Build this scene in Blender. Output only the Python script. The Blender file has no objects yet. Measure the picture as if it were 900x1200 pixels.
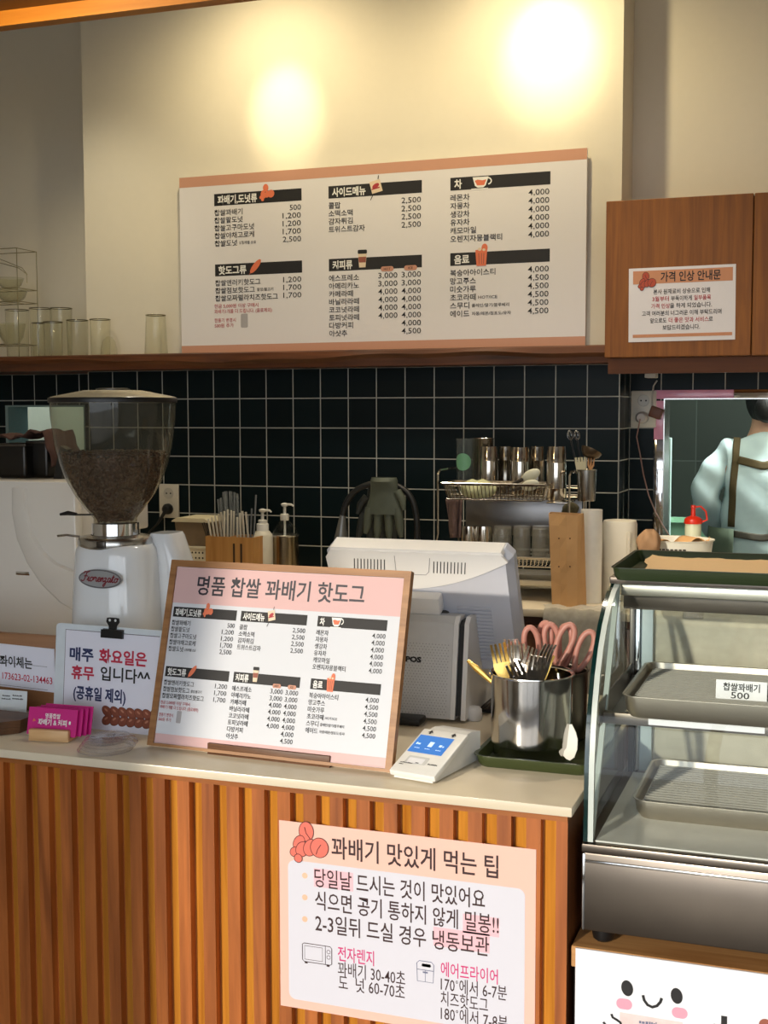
import bpy, bmesh, math, random
from mathutils import Vector, Matrix, Quaternion
random.seed(7)
SC = bpy.context.scene
COL = SC.collection
PI = math.pi

# ------------------------------------------------------------------ camera
CAM_F, CAM_YAW, CAM_PITCH, CAM_ROLL = 1485.17, 0.3402048, 0.0792066, -0.0021520
EYE = Vector((0, 0, 1.5))
_cy, _sy, _cp, _sp = math.cos(CAM_YAW), math.sin(CAM_YAW), math.cos(CAM_PITCH), math.sin(CAM_PITCH)
FWD = Vector((-_sy * _cp, _cy * _cp, -_sp))
_R = Vector((_cy, _sy, 0)); _U = _R.cross(FWD)
RGT = math.cos(CAM_ROLL) * _R + math.sin(CAM_ROLL) * _U
UPV = -math.sin(CAM_ROLL) * _R + math.cos(CAM_ROLL) * _U
cam_data = bpy.data.cameras.new('camera')
cam = bpy.data.objects.new('camera', cam_data); COL.objects.link(cam)
cam_data.sensor_fit = 'VERTICAL'; cam_data.sensor_height = 36.0
cam_data.lens = CAM_F / 1200 * 36.0
cam_data.clip_start = 0.02
cam.matrix_world = Matrix(((RGT.x, UPV.x, -FWD.x, EYE.x), (RGT.y, UPV.y, -FWD.y, EYE.y), (RGT.z, UPV.z, -FWD.z, EYE.z), (0, 0, 0, 1)))
SC.camera = cam

def ray(x, y): return FWD + (x - 450) / CAM_F * RGT - (y - 600) / CAM_F * UPV
def at(x, y, Y): d = ray(x, y); return EYE + d * (Y / d.y)
def atz(x, y, Z): d = ray(x, y); return EYE + d * ((Z - EYE.z) / d.z)

# ------------------------------------------------------------------ world, sun, exposure
SC.view_settings.view_transform = 'Standard'
SC.view_settings.look = 'None'
SC.view_settings.gamma = 1.0
SC.view_settings.use_curve_mapping = False
SC.view_settings.exposure = 0.0
SC.cycles.transparent_max_bounces = 40
SC.cycles.max_bounces = 10
world = bpy.data.worlds.new('sky'); SC.world = world; world.use_nodes = True
bg = world.node_tree.nodes['Background']
bg.inputs['Color'].default_value = (0.86, 0.93, 1.0, 1); bg.inputs['Strength'].default_value = 3.0

def lamp(name, kind, loc, energy, color, aim=None, **kw):
    d = bpy.data.lights.new(name, kind); d.energy = energy; d.color = color
    for k, v in kw.items(): setattr(d, k, v)
    o = bpy.data.objects.new(name, d); COL.objects.link(o); o.location = loc
    if aim is not None:
        o.rotation_euler = (Vector(aim) - Vector(loc)).to_track_quat('-Z', 'Y').to_euler()
    return o
SUN_DIR = Vector((0.30, 1.0, -0.25)).normalized()
sun = lamp('sun', 'SUN', (-2, -6, 5), 2.9, (1.0, 0.90, 0.74), angle=math.radians(1.4))
sun.rotation_euler = SUN_DIR.to_track_quat('-Z', 'Y').to_euler()
# daylight through the shop front (guides sky light into the room, gives none of its own)
por = lamp('window_daylight', 'AREA', (-0.5, -1.36, 1.35), 1.0, (1, 1, 1), aim=(-0.5, 4, 1.35), shape='RECTANGLE', size=4.6, size_y=2.5)
por.data.cycles.is_portal = True
# spot lamps of the shop aimed at the wall above the menu board
WARM = (1.0, 0.83, 0.50); YW0 = 3.96
h1, h2 = at(335, 130, 3.96), at(645, 62, 3.96)
for hx, hz_, e in ((h2.x, h2.z, 1.0), (h1.x, h1.z, 0.85)):
    pos = (hx - 0.02, 3.50, 2.90)
    lamp('wall_spot', 'SPOT', pos, 34 * e, WARM, aim=(hx, YW0, hz_), spot_size=math.radians(40 if e == 1 else 30), spot_blend=1.0, shadow_soft_size=0.03)
    lamp('wall_spot_spill', 'SPOT', pos, 26 * e, WARM, aim=(hx, YW0, 2.1), spot_size=math.radians(150), spot_blend=1.0, shadow_soft_size=0.03)
lamp('wall_spot', 'SPOT', (-2.45, 3.25, 2.90), 17, (1.0, 0.87, 0.60), aim=(-2.45, 3.99, 1.80), spot_size=math.radians(62), spot_blend=1.0, shadow_soft_size=0.05)
lamp('wall_spot', 'SPOT', (0.45, 3.4, 2.90), 4, (1.0, 0.86, 0.62), aim=(0.2, 4.17, 2.2), spot_size=math.radians(110), spot_blend=1.0, shadow_soft_size=0.05)
for px_, py_, e in ((-1.55, 3.02, 26), (-0.62, 3.02, 50), (0.25, 2.75, 30)):
    lamp('ceiling_downlight', 'SPOT', (px_, py_, 2.93), e, (1.0, 0.90, 0.74), aim=(px_, py_, 0), spot_size=math.radians(95), spot_blend=0.7, shadow_soft_size=0.05)
lamp('fascia_fill_spot', 'SPOT', (-1.45, 1.75, 2.27), 14, (1.0, 0.74, 0.36), aim=(-1.3, 2.2, 2.27), spot_size=math.radians(160), spot_blend=1.0, shadow_soft_size=0.03)  # unseen spot added in front of the fascia to brighten it
lamp('kitchen_lamp', 'AREA', (0.15, 4.95, 2.55), 90, (0.90, 1.0, 0.98), aim=(0.05, 4.9, 0), shape='RECTANGLE', size=0.5, size_y=0.25)
lamp('kitchen_lamp', 'AREA', (-3.2, 4.9, 2.55), 26, (0.80, 1.0, 1.0), aim=(-3.2, 5.0, 0), shape='RECTANGLE', size=0.8, size_y=0.25)

# ------------------------------------------------------------------ materials
def lin(c):
    if isinstance(c, (int, float)): c = (c, c, c)
    return tuple(((v / 255) / 12.92 if v / 255 <= 0.04045 else ((v / 255 + 0.055) / 1.055) ** 2.4) for v in c) + (1,)
MATS = {}
def nm(name):
    m = bpy.data.materials.new(name); m.use_nodes = True
    nt = m.node_tree; b = nt.nodes['Principled BSDF']
    return m, nt, b
def plain(name, c, rough=0.5, metal=0.0, spec=0.5, bump=0.0, bscale=60, var=0.06, coat=0.0, sheen=0.0, trans=0.0):
    """procedural material: base colour with a faint noise variation and bump"""
    if name in MATS: return MATS[name]
    m, nt, b = nm(name)
    c = lin(c)
    tc = nt.nodes.new('ShaderNodeTexCoord'); nz = nt.nodes.new('ShaderNodeTexNoise')
    nz.inputs['Scale'].default_value = bscale; nz.inputs['Detail'].default_value = 3
    nt.links.new(tc.outputs['Object'], nz.inputs['Vector'])
    mx = nt.nodes.new('ShaderNodeMix'); mx.data_type = 'RGBA'
    mx.inputs[6].default_value = tuple(v * (1 - var) for v in c[:3]) + (1,)
    mx.inputs[7].default_value = tuple(min(1, v * (1 + var)) for v in c[:3]) + (1,)
    nt.links.new(nz.outputs['Fac'], mx.inputs[0]); nt.links.new(mx.outputs[2], b.inputs['Base Color'])
    b.inputs['Roughness'].default_value = rough; b.inputs['Metallic'].default_value = metal
    b.inputs['Specular IOR Level'].default_value = spec
    b.inputs['Coat Weight'].default_value = coat
    if sheen: b.inputs['Sheen Weight'].default_value = sheen
    if trans: b.inputs['Transmission Weight'].default_value = trans
    if bump:
        bp = nt.nodes.new('ShaderNodeBump'); bp.inputs['Strength'].default_value = bump; bp.inputs['Distance'].default_value = 0.002
        nt.links.new(nz.outputs['Fac'], bp.inputs['Height']); nt.links.new(bp.outputs['Normal'], b.inputs['Normal'])
    MATS[name] = m
    return m
def wood(name, c1, c2, axis='Z', scale=1.0, rough=0.45, knots=0.0):
    if name in MATS: return MATS[name]
    m, nt, b = nm(name)
    tc = nt.nodes.new('ShaderNodeTexCoord'); mp = nt.nodes.new('ShaderNodeMapping')
    s = [26 * scale] * 3; s['XYZ'.index(axis)] = 1.6 * scale
    mp.inputs['Scale'].default_value = s
    nt.links.new(tc.outputs['Object'], mp.inputs['Vector'])
    n1 = nt.nodes.new('ShaderNodeTexNoise'); n1.inputs['Scale'].default_value = 1.0; n1.inputs['Detail'].default_value = 6; n1.inputs['Distortion'].default_value = 1.2
    nt.links.new(mp.outputs[0], n1.inputs['Vector'])
    n2 = nt.nodes.new('ShaderNodeTexNoise'); n2.inputs['Scale'].default_value = 5.0; n2.inputs['Detail'].default_value = 4
    nt.links.new(mp.outputs[0], n2.inputs['Vector'])
    ad = nt.nodes.new('ShaderNodeMath'); ad.operation = 'MULTIPLY_ADD'; ad.inputs[1].default_value = 0.35; nt.links.new(n2.outputs['Fac'], ad.inputs[0]); nt.links.new(n1.outputs['Fac'], ad.inputs[2])
    cr = nt.nodes.new('ShaderNodeValToRGB'); cr.color_ramp.elements[0].position = 0.45; cr.color_ramp.elements[1].position = 0.9
    cr.color_ramp.elements[0].color = lin(c1); cr.color_ramp.elements[1].color = lin(c2)
    nt.links.new(ad.outputs[0], cr.inputs[0]); nt.links.new(cr.outputs[0], b.inputs['Base Color'])
    b.inputs['Roughness'].default_value = rough
    bp = nt.nodes.new('ShaderNodeBump'); bp.inputs['Strength'].default_value = 0.15; bp.inputs['Distance'].default_value = 0.001
    nt.links.new(ad.outputs[0], bp.inputs['Height']); nt.links.new(bp.outputs['Normal'], b.inputs['Normal'])
    MATS[name] = m
    return m
def thin_glass(name, tint=(250, 252, 250), rough=0.02, haze=0.0, edge=0.25, hazec=(235, 238, 236)):
    """a pane or glass wall: clear through, reflecting at grazing angles"""
    if name in MATS: return MATS[name]
    m, nt, b = nm(name); nt.nodes.remove(b)
    out = nt.nodes['Material Output']
    tr = nt.nodes.new('ShaderNodeBsdfTransparent'); tr.inputs[0].default_value = lin(tint)
    gl = nt.nodes.new('ShaderNodeBsdfGlossy'); gl.inputs['Roughness'].default_value = rough
    lw = nt.nodes.new('ShaderNodeLayerWeight'); lw.inputs['Blend'].default_value = 0.5
    pw = nt.nodes.new('ShaderNodeMath'); pw.operation = 'POWER'; pw.inputs[1].default_value = 5.5 - 5 * edge; nt.links.new(lw.outputs['Facing'], pw.inputs[0])
    mp = nt.nodes.new('ShaderNodeMapRange'); mp.inputs['To Min'].default_value = 0.03; mp.inputs['To Max'].default_value = 0.8
    nt.links.new(pw.outputs[0], mp.inputs[0])
    mx = nt.nodes.new('ShaderNodeMixShader'); nt.links.new(mp.outputs[0], mx.inputs[0]); nt.links.new(tr.outputs[0], mx.inputs[1]); nt.links.new(gl.outputs[0], mx.inputs[2])
    last = mx
    if haze:
        df = nt.nodes.new('ShaderNodeBsdfDiffuse'); df.inputs[0].default_value = lin(hazec)
        nz = nt.nodes.new('ShaderNodeTexNoise'); nz.inputs['Scale'].default_value = 14
        mr = nt.nodes.new('ShaderNodeMapRange'); mr.inputs['To Min'].default_value = haze * 0.7; mr.inputs['To Max'].default_value = haze * 1.3
        nt.links.new(nz.outputs['Fac'], mr.inputs[0])
        m2 = nt.nodes.new('ShaderNodeMixShader'); nt.links.new(mr.outputs[0], m2.inputs[0]); nt.links.new(mx.outputs[0], m2.inputs[1]); nt.links.new(df.outputs[0], m2.inputs[2]); last = m2
    nt.links.new(last.outputs[0], out.inputs['Surface'])
    MATS[name] = m
    return m
def tile_mat(name, axis, off, zoff, tile=(7, 19, 22), grout=(176, 176, 170), pitch=0.1, gw=0.0034):
    m, nt, b = nm(name)
    tc = nt.nodes.new('ShaderNodeTexCoord'); sp = nt.nodes.new('ShaderNodeSeparateXYZ'); nt.links.new(tc.outputs['Object'], sp.inputs[0])
    def M(op, a, bb=None):
        n = nt.nodes.new('ShaderNodeMath'); n.operation = op
        for i, v in enumerate((a, bb)):
            if v is None: continue
            if isinstance(v, (int, float)): n.inputs[i].default_value = v
            else: nt.links.new(v, n.inputs[i])
        return n.outputs[0]
    def dist(src, o):
        t = M('DIVIDE', M('SUBTRACT', src, o), pitch)
        fr = M('FRACT', t); return M('MINIMUM', fr, M('SUBTRACT', 1.0, fr)), M('FLOOR', t)
    da, ia = dist(sp.outputs[axis], off); dz, iz = dist(sp.outputs['Z'], zoff)
    d = M('MINIMUM', da, dz)
    edge = nt.nodes.new('ShaderNodeMapRange'); edge.inputs['From Min'].default_value = gw / pitch / 2 * 0.8; edge.inputs['From Max'].default_value = gw / pitch / 2 * 1.25
    nt.links.new(d, edge.inputs[0])
    wn = nt.nodes.new('ShaderNodeTexWhiteNoise'); wn.noise_dimensions = '2D'
    cx = nt.nodes.new('ShaderNodeCombineXYZ'); nt.links.new(ia, cx.inputs[0]); nt.links.new(iz, cx.inputs[1]); nt.links.new(cx.outputs[0], wn.inputs['Vector'])
    tcol = nt.nodes.new('ShaderNodeMix'); tcol.data_type = 'RGBA'
    tcol.inputs[6].default_value = lin(tile); tcol.inputs[7].default_value = lin(tuple(v * 1.25 for v in tile)); nt.links.new(wn.outputs['Value'], tcol.inputs[0])
    mx = nt.nodes.new('ShaderNodeMix'); mx.data_type = 'RGBA'; mx.inputs[6].default_value = lin(grout)
    nt.links.new(edge.outputs[0], mx.inputs[0]); nt.links.new(tcol.outputs[2], mx.inputs[7]); nt.links.new(mx.outputs[2], b.inputs['Base Color'])
    rr = nt.nodes.new('ShaderNodeMapRange'); rr.inputs['To Min'].default_value = 0.9; rr.inputs['To Max'].default_value = 0.38; nt.links.new(edge.outputs[0], rr.inputs[0]); nt.links.new(rr.outputs[0], b.inputs['Roughness'])
    b.inputs['Specular IOR Level'].default_value = 0.14
    bp = nt.nodes.new('ShaderNodeBump'); bp.inputs['Strength'].default_value = 0.5; bp.inputs['Distance'].default_value = 0.002
    nt.links.new(edge.outputs[0], bp.inputs['Height']); nt.links.new(bp.outputs['Normal'], b.inputs['Normal'])
    return m
def emit(name, c, s):
    m, nt, b = nm(name); b.inputs['Base Color'].default_value = lin(c); b.inputs['Emission Color'].default_value = lin(c); b.inputs['Emission Strength'].default_value = s
    return m
PLASTER = plain('plaster', (222, 214, 196), 0.85, bump=0.12, bscale=35, var=0.02)
CEIL = plain('ceiling_paint', (225, 222, 214), 0.9)
FLOOR = plain('floor_tile', (98, 90, 82), 0.5, bscale=3, var=0.15)
STEEL = plain('steel', (190, 188, 184), 0.24, 1.0, bscale=90, var=0.08)
STEELB = plain('brushed_steel', (172, 166, 158), 0.34, 1.0, bscale=14, var=0.10, bump=0.03)
STEELD = plain('dark_steel', (92, 88, 84), 0.34, 1.0)
CHROME = plain('chrome', (215, 215, 215), 0.08, 1.0)
BLACK = plain('black_plastic', (14, 14, 15), 0.4)
WHITE = plain('white_plastic', (228, 228, 226), 0.35)
CREAM = plain('cream_plastic', (214, 206, 186), 0.45)
PAPER = plain('paper', (232, 232, 236), 0.7, var=0.01)
INK = plain('ink', (26, 24, 26), 0.6)
INKW = plain('white_ink', (236, 234, 230), 0.6)
GLASS = thin_glass('clear_glass', edge=0.35)
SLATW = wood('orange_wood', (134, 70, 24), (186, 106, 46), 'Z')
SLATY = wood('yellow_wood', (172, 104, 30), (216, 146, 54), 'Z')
WOODX = wood('orange_wood_rail', (124, 66, 22), (172, 102, 42), 'X')
CABW = wood('cabinet_wood', (114, 62, 8), (142, 84, 18), 'Z', 1.6, 0.6)
SHELFW = wood('shelf_wood', (56, 27, 10), (112, 62, 28), 'X', 0.8)
OAK = wood('oak', (138, 92, 50), (176, 126, 78), 'X', 1.3)
LIGHTW = wood('pale_wood', (206, 160, 108), (226, 186, 136), 'X', 1.2)
DARKW = wood('dark_wood', (70, 42, 20), (104, 66, 34), 'X')
GOLD = plain('gold', (226, 186, 104), 0.26, 1.0)

# ------------------------------------------------------------------ mesh builder
class MB:
    def __init__(s): s.v = []; s.f = []; s.s = []
    def add(s, vs, fs, smooth=False):
        n = len(s.v); s.v += [Vector(p) for p in vs]
        s.f += [tuple(i + n for i in f) for f in fs]; s.s += [smooth] * len(fs); return s
    def box(s, a, b, bev=0.0, seg=2):
        a = Vector(a); b = Vector(b); lo = Vector(map(min, a, b)); hi = Vector(map(max, a, b))
        if not bev:
            x0, y0, z0 = lo; x1, y1, z1 = hi
            return s.add([(x0, y0, z0), (x1, y0, z0), (x1, y1, z0), (x0, y1, z0), (x0, y0, z1), (x1, y0, z1), (x1, y1, z1), (x0, y1, z1)],
                         [(0, 3, 2, 1), (4, 5, 6, 7), (0, 1, 5, 4), (1, 2, 6, 5), (2, 3, 7, 6), (3, 0, 4, 7)])
        bm = bmesh.new(); bmesh.ops.create_cube(bm, size=1)
        for v in bm.verts: v.co = Vector(((lo.x + hi.x) / 2 + v.co.x * (hi.x - lo.x), (lo.y + hi.y) / 2 + v.co.y * (hi.y - lo.y), (lo.z + hi.z) / 2 + v.co.z * (hi.z - lo.z)))
        bmesh.ops.bevel(bm, geom=list(bm.edges), offset=min(bev, min(hi - lo) * 0.49), segments=seg, profile=0.5, affect='EDGES')
        return s.bm(bm, seg > 1)
    def bm(s, bm, smooth=False):
        bm.verts.ensure_lookup_table(); bm.verts.index_update()
        s.add([v.co.copy() for v in bm.verts], [tuple(v.index for v in f.verts) for f in bm.faces], smooth); bm.free(); return s
    def lathe(s, prof, c=(0, 0, 0), seg=32, smooth=True, axis=None):
        """prof: [(r, h)] along z (or along the given axis) from c"""
        c = Vector(c); q = Vector((0, 0, 1)).rotation_difference(Vector(axis)) if axis is not None else None
        vs = []; fs = []; n = len(prof)
        for r, h in prof:
            for k in range(seg):
                a = 2 * PI * k / seg; p = Vector((r * math.cos(a), r * math.sin(a), h))
                if q: p = q @ p
                vs.append(c + p)
        for i in range(n - 1):
            for k in range(seg):
                k2 = (k + 1) % seg; fs.append((i * seg + k, i * seg + k2, (i + 1) * seg + k2, (i + 1) * seg + k))
        if prof[0][0] > 1e-6: fs.append(tuple(reversed(range(seg))))
        if prof[-1][0] > 1e-6: fs.append(tuple(range((n - 1) * seg, n * seg)))
        return s.add(vs, fs, smooth)
    def cyl(s, p0, p1, r0, r1=None, seg=16):
        p0 = Vector(p0); p1 = Vector(p1); d = p1 - p0
        return s.lathe([(r0, 0), (r0 if r1 is None else r1, d.length)], p0, seg, True, d.normalized())
    def shell(s, prof, t, c=(0, 0, 0), seg=32, axis=None):
        """open vessel: outer profile bottom->rim, wall thickness t"""
        inner = [(max(r - t, 0.0005), max(h, prof[0][1] + t)) for r, h in reversed(prof)]
        return s.lathe([(0.0, prof[0][1])] + list(prof) + inner + [(0.0, prof[0][1] + t)], c, seg, True, axis)
    def tube(s, pts, r, seg=8, closed=False):
        pts = [Vector(p) for p in pts]; n = len(pts); vs = []; fs = []
        rr = r if isinstance(r, (list, tuple)) else [r] * n
        up = None
        for i, p in enumerate(pts):
            a = pts[(i - 1) % n] if closed or i > 0 else p; b = pts[(i + 1) % n] if closed or i < n - 1 else p
            t = (b - a).normalized() if (b - a).length > 1e-9 else Vector((0, 0, 1))
            if up is None: up = t.orthogonal().normalized()
            up = (up - t * up.dot(t)); up = up.normalized() if up.length > 1e-6 else t.orthogonal().normalized()
            w = t.cross(up)
            for k in range(seg):
                an = 2 * PI * k / seg; vs.append(p + (up * math.cos(an) + w * math.sin(an)) * rr[i])
        m = n if closed else n - 1
        for i in range(m):
            j = (i + 1) % n
            for k in range(seg):
                k2 = (k + 1) % seg; fs.append((i * seg + k, i * seg + k2, j * seg + k2, j * seg + k))
        if not closed: fs.append(tuple(reversed(range(seg)))); fs.append(tuple(range((n - 1) * seg, n * seg)))
        return s.add(vs, fs, True)
    def prism(s, poly, o, u, v, w, smooth=False):
        """polygon (2D) in plane o,u,v extruded by vector w"""
        o, u, v, w = map(Vector, (o, u, v, w)); n = len(poly)
        a = [o + u * p[0] + v * p[1] for p in poly]; vs = a + [p + w for p in a]
        fs = [tuple(reversed(range(n))), tuple(range(n, 2 * n))] + [(i, (i + 1) % n, n + (i + 1) % n, n + i) for i in range(n)]
        return s.add(vs, fs, smooth)
    def ell(s, c, rx, ry, rz, seg=20, rings=12):
        c = Vector(c); vs = [c + Vector((0, 0, -rz))]; fs = []
        for i in range(1, rings):
            t = -PI / 2 + PI * i / rings
            for k in range(seg):
                a = 2 * PI * k / seg; vs.append(c + Vector((rx * math.cos(t) * math.cos(a), ry * math.cos(t) * math.sin(a), rz * math.sin(t))))
        vs.append(c + Vector((0, 0, rz))); L = len(vs) - 1
        for k in range(seg):
            k2 = (k + 1) % seg; fs.append((0, 1 + k2, 1 + k)); fs.append((L, L - seg + k, L - seg + k2))
        for i in range(rings - 2):
            for k in range(seg):
                k2 = (k + 1) % seg; a = 1 + i * seg; fs.append((a + k, a + k2, a + seg + k2, a + seg + k))
        return s.add(vs, fs, True)
    def strip(s, rows, smooth=True, closed=False):
        """grid surface from rows of points"""
        n = len(rows[0]); vs = [p for r in rows for p in r]; fs = []
        for i in range(len(rows) - 1):
            for k in range(n if closed else n - 1):
                k2 = (k + 1) % n; fs.append((i * n + k, i * n + k2, (i + 1) * n + k2, (i + 1) * n + k))
        return s.add(vs, fs, smooth)
    def xf(s, m):
        s.v = [m @ p for p in s.v]; return s
    def build(s, name, mat, parent=None, local=False, fix=True):
        off = Vector((0, 0, 0))
        if parent is not None and not local:
            p = parent
            while p is not None: off += Vector(p.location); p = p.parent
        me = bpy.data.meshes.new(name)
        me.from_pydata([tuple(p - off) for p in s.v], [], s.f)
        me.polygons.foreach_set('use_smooth', s.s); me.materials.append(mat)
        if fix:
            bm = bmesh.new(); bm.from_mesh(me); bmesh.ops.recalc_face_normals(bm, faces=bm.faces); bm.to_mesh(me); bm.free()
        me.update()
        if any(s.s):
            try: me.set_sharp_from_angle(angle=math.radians(38))
            except Exception: pass
        o = bpy.data.objects.new(name, me); COL.objects.link(o); o.parent = parent
        return o
def tag(o, label=None, cat=None, group=None, kind=None):
    for k, v in (('label', label), ('category', cat), ('group', group), ('kind', kind)):
        if v: o[k] = v
    return o
def thing(name, label, cat, loc=(0, 0, 0), rotz=0.0, group=None):
    o = bpy.data.objects.new(name, None); COL.objects.link(o); o.location = loc; o.rotation_euler = (0, 0, rotz); o.empty_display_size = 0.05
    return tag(o, label, cat, group)
def dup(root, loc, rot=(0, 0, 0), label=None, group=None, scale=None):
    def cp(o, par):
        c = o.copy(); COL.objects.link(c); c.parent = par
        for ch in kids.get(o, []): cp(ch, c)
        return c
    kids = {}
    for o in list(COL.objects):
        if o.parent is not None: kids.setdefault(o.parent, []).append(o)
    r = cp(root, None); r.location = loc; r.rotation_euler = rot
    if scale: r.scale = scale
    if label: r['label'] = label
    if group: r['group'] = group
    return r
def struct(o): o['kind'] = 'structure'; return o

# ------------------------------------------------------------------ print on flat things
_tcache = {}; _tobj = None
def glyphs(txt, bold, shear=0.0):
    key = (txt, bold, shear)
    if key in _tcache: return _tcache[key]
    global _tobj
    if _tobj is None:
        cu = bpy.data.curves.new('t', 'FONT'); cu.size = 1.0; cu.resolution_u = 2; cu.fill_mode = 'FRONT'; _tobj = bpy.data.objects.new('t', cu)
    cu = _tobj.data; cu.body = txt; cu.offset = bold; cu.shear = shear
    me = _tobj.to_mesh()
    vs = [v.co.copy() for v in me.vertices]; fs = [tuple(p.vertices) for p in me.polygons]
    _tobj.to_mesh_clear()
    x0 = min((v.x for v in vs), default=0); x1 = max((v.x for v in vs), default=1)
    _tcache[key] = (vs, fs, x0, x1); return _tcache[key]
class Sheet:
    """a printed surface: origin, right, up; N points to the viewer"""
    def __init__(s, o, u, v):
        s.o = Vector(o); s.u = Vector(u).normalized(); s.v = Vector(v).normalized(); s.n = s.u.cross(s.v).normalized()
    def p(s, a, b, l=0.0): return s.o + s.u * a + s.v * b + s.n * l
    def px(s, x, y):
        d = ray(x, y); t = (s.o - EYE).dot(s.n) / d.dot(s.n); q = EYE + d * t - s.o
        return q.dot(s.u), q.dot(s.v)
    def text(s, mb, txt, a, b, size, align='L', w=None, bold=0.012, lift=0.0006, shear=0.0):
        vs, fs, x0, x1 = glyphs(txt, bold, shear)
        if x1 <= x0: return
        sx = size if w is None else w / (x1 - x0)
        W = (x1 - x0) * sx
        ox = a - x0 * sx if align == 'L' else (a - W - x0 * sx if align == 'R' else a - W / 2 - x0 * sx)
        mb.add([s.p(ox + p.x * sx, b - 0.37 * size + p.y * size, lift) for p in vs], fs)
    def tpx(s, mb, txt, x0, y0, x1, y1, size_px, **kw):
        a0, b0 = s.px(x0, y0); a1, b1 = s.px(x1, y1); _, bb = s.px(x0, y0 + size_px)
        s.text(mb, txt, a0, (b0 + b1) / 2 if kw.pop('level', True) else b0, b0 - bb, w=a1 - a0, **kw)
    def rect(s, mb, a0, b0, a1, b1, lift=0.0003): mb.add([s.p(a0, b0, lift), s.p(a1, b0, lift), s.p(a1, b1, lift), s.p(a0, b1, lift)], [(0, 1, 2, 3)])
    def poly(s, mb, pts, lift=0.0003): mb.add([s.p(a, b, lift) for a, b in pts], [tuple(range(len(pts)))])
    def rrect(s, mb, a0, b0, a1, b1, r, lift=0.0003):
        pts = []
        for cx, cy, st in ((a1 - r, b1 - r, 0), (a0 + r, b1 - r, 90), (a0 + r, b0 + r, 180), (a1 - r, b0 + r, 270)):
            for k in range(7): an = math.radians(st + 15 * k); pts.append((cx + r * math.cos(an), cy + r * math.sin(an)))
        s.poly(mb, pts, lift)
    def oval(s, mb, a, b, ra, rb, rot=0.0, lift=0.0004, n=24):
        c, q = math.cos(rot), math.sin(rot)
        s.poly(mb, [(a + ra * math.cos(t) * c - rb * math.sin(t) * q, b + ra * math.cos(t) * q + rb * math.sin(t) * c) for t in (2 * PI * k / n for k in range(n))], lift)
    def line(s, mb, pts, w, lift=0.0007, closed=False):
        n = len(pts); L = []; R = []
        for i in range(n):
            a = pts[(i - 1) % n] if closed or i else pts[i]; b = pts[(i + 1) % n] if closed or i < n - 1 else pts[i]
            d = Vector((b[0] - a[0], b[1] - a[1])); d = d.normalized() if d.length else Vector((1, 0))
            L.append(s.p(pts[i][0] - d.y * w / 2, pts[i][1] + d.x * w / 2, lift)); R.append(s.p(pts[i][0] + d.y * w / 2, pts[i][1] - d.x * w / 2, lift))
        if closed: L.append(L[0]); R.append(R[0])
        mb.strip([L, R], False)
    def slab(s, mb, a0, b0, a1, b1, t, bev=0.0):
        """solid board whose front face is the sheet plane"""
        m2 = MB().box((a0, -t, b0), (a1, 0, b1), bev)
        mb.add([s.p(q.x, q.z, q.y) for q in m2.v], m2.f, bev > 0)
def dashes(s, mb, a, b, w, h, seed=1, lift=.0006):
    """print too small to read: a row of short ink marks"""
    rg = random.Random(seed); x = a
    while x < a + w - h * .3:
        L = min(h * rg.uniform(.5, 1.1), a + w - x); s.rect(mb, x, b - h / 2, x + L * .75, b - h / 2 + h * rg.uniform(.55, 1), lift); x += L
def donut_icon(s, fill, edge, a, b, w, lw=None, lift=0.0008):
    """twisted doughnut drawing, about w wide, centred on a, b"""
    k = w / 44.0; lw = lw or 1.1 * k
    lobes = [(-4, 16, 8.5, 11, 0.0), (-13, 2, 6, 9, -0.5), (-18, -9, 6, 5, 0.6), (-9, -5, 7, 9, -0.55), (1, -2, 7.5, 10, -0.5), (12, -1, 10.5, 11, -0.3), (-14, -16, 4.5, 4.5, 0)]
    for i, (x, y, ra, rb, ro) in enumerate(lobes):
        if edge is not None: s.oval(edge, a + x * k, b + y * k, ra * k + lw, rb * k + lw, ro, lift + i * 4e-5)
        s.oval(fill, a + x * k, b + y * k, ra * k, rb * k, ro, lift + i * 4e-5 + 2e-5)
    if edge is not None:
        top = lift + 4e-4
        s.line(edge, [(a - 6 * k, b + 21 * k), (a - 4 * k, b + 14 * k), (a + 1 * k, b + 8 * k)], lw, top)
        s.line(edge, [(a + 14 * k, b + 3 * k), (a + 10 * k, b - 3 * k), (a + 8 * k, b - 9 * k)], lw, top)

# ================================================================== the room
YW, YR = 3.96, 4.17            # tiled pier face, recessed wall face
XPL, XPR = at(103, 440, YW).x, at(725.5, 470, YW).x
ZT = at(400, 431, YW).z        # top of the tiles
ZC = 2.95
floor = struct(MB().box((-3.4, -1.5, -0.1), (2.4, 6.4, 0)).build('floor', FLOOR))
ceiling = struct(MB().box((-3.4, -1.5, ZC), (2.4, 4.4, ZC + 0.1)).build('ceiling', CEIL))
# rear wall: plastered pier above, tiles below
struct(MB().box((XPL, YW, ZT), (XPR, YR + 0.02, ZC)).build('wall_back', PLASTER))
xg, zg = at(220.1, 466.5, YW).x, at(400, 466.5, YW).z
TX = tile_mat('green_tile', 'X', xg, zg)
struct(MB().box((XPL, YW, 0), (XPR, YR + 0.02, ZT)).build('wall_back_tiles', TX))
TY = tile_mat('green_tile_side', 'Y', YW, zg)
struct(MB().box((XPR, YW + 0.001, 0), (XPR + 0.002, YR, ZT)).build('wall_return_tiles', TY))
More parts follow.
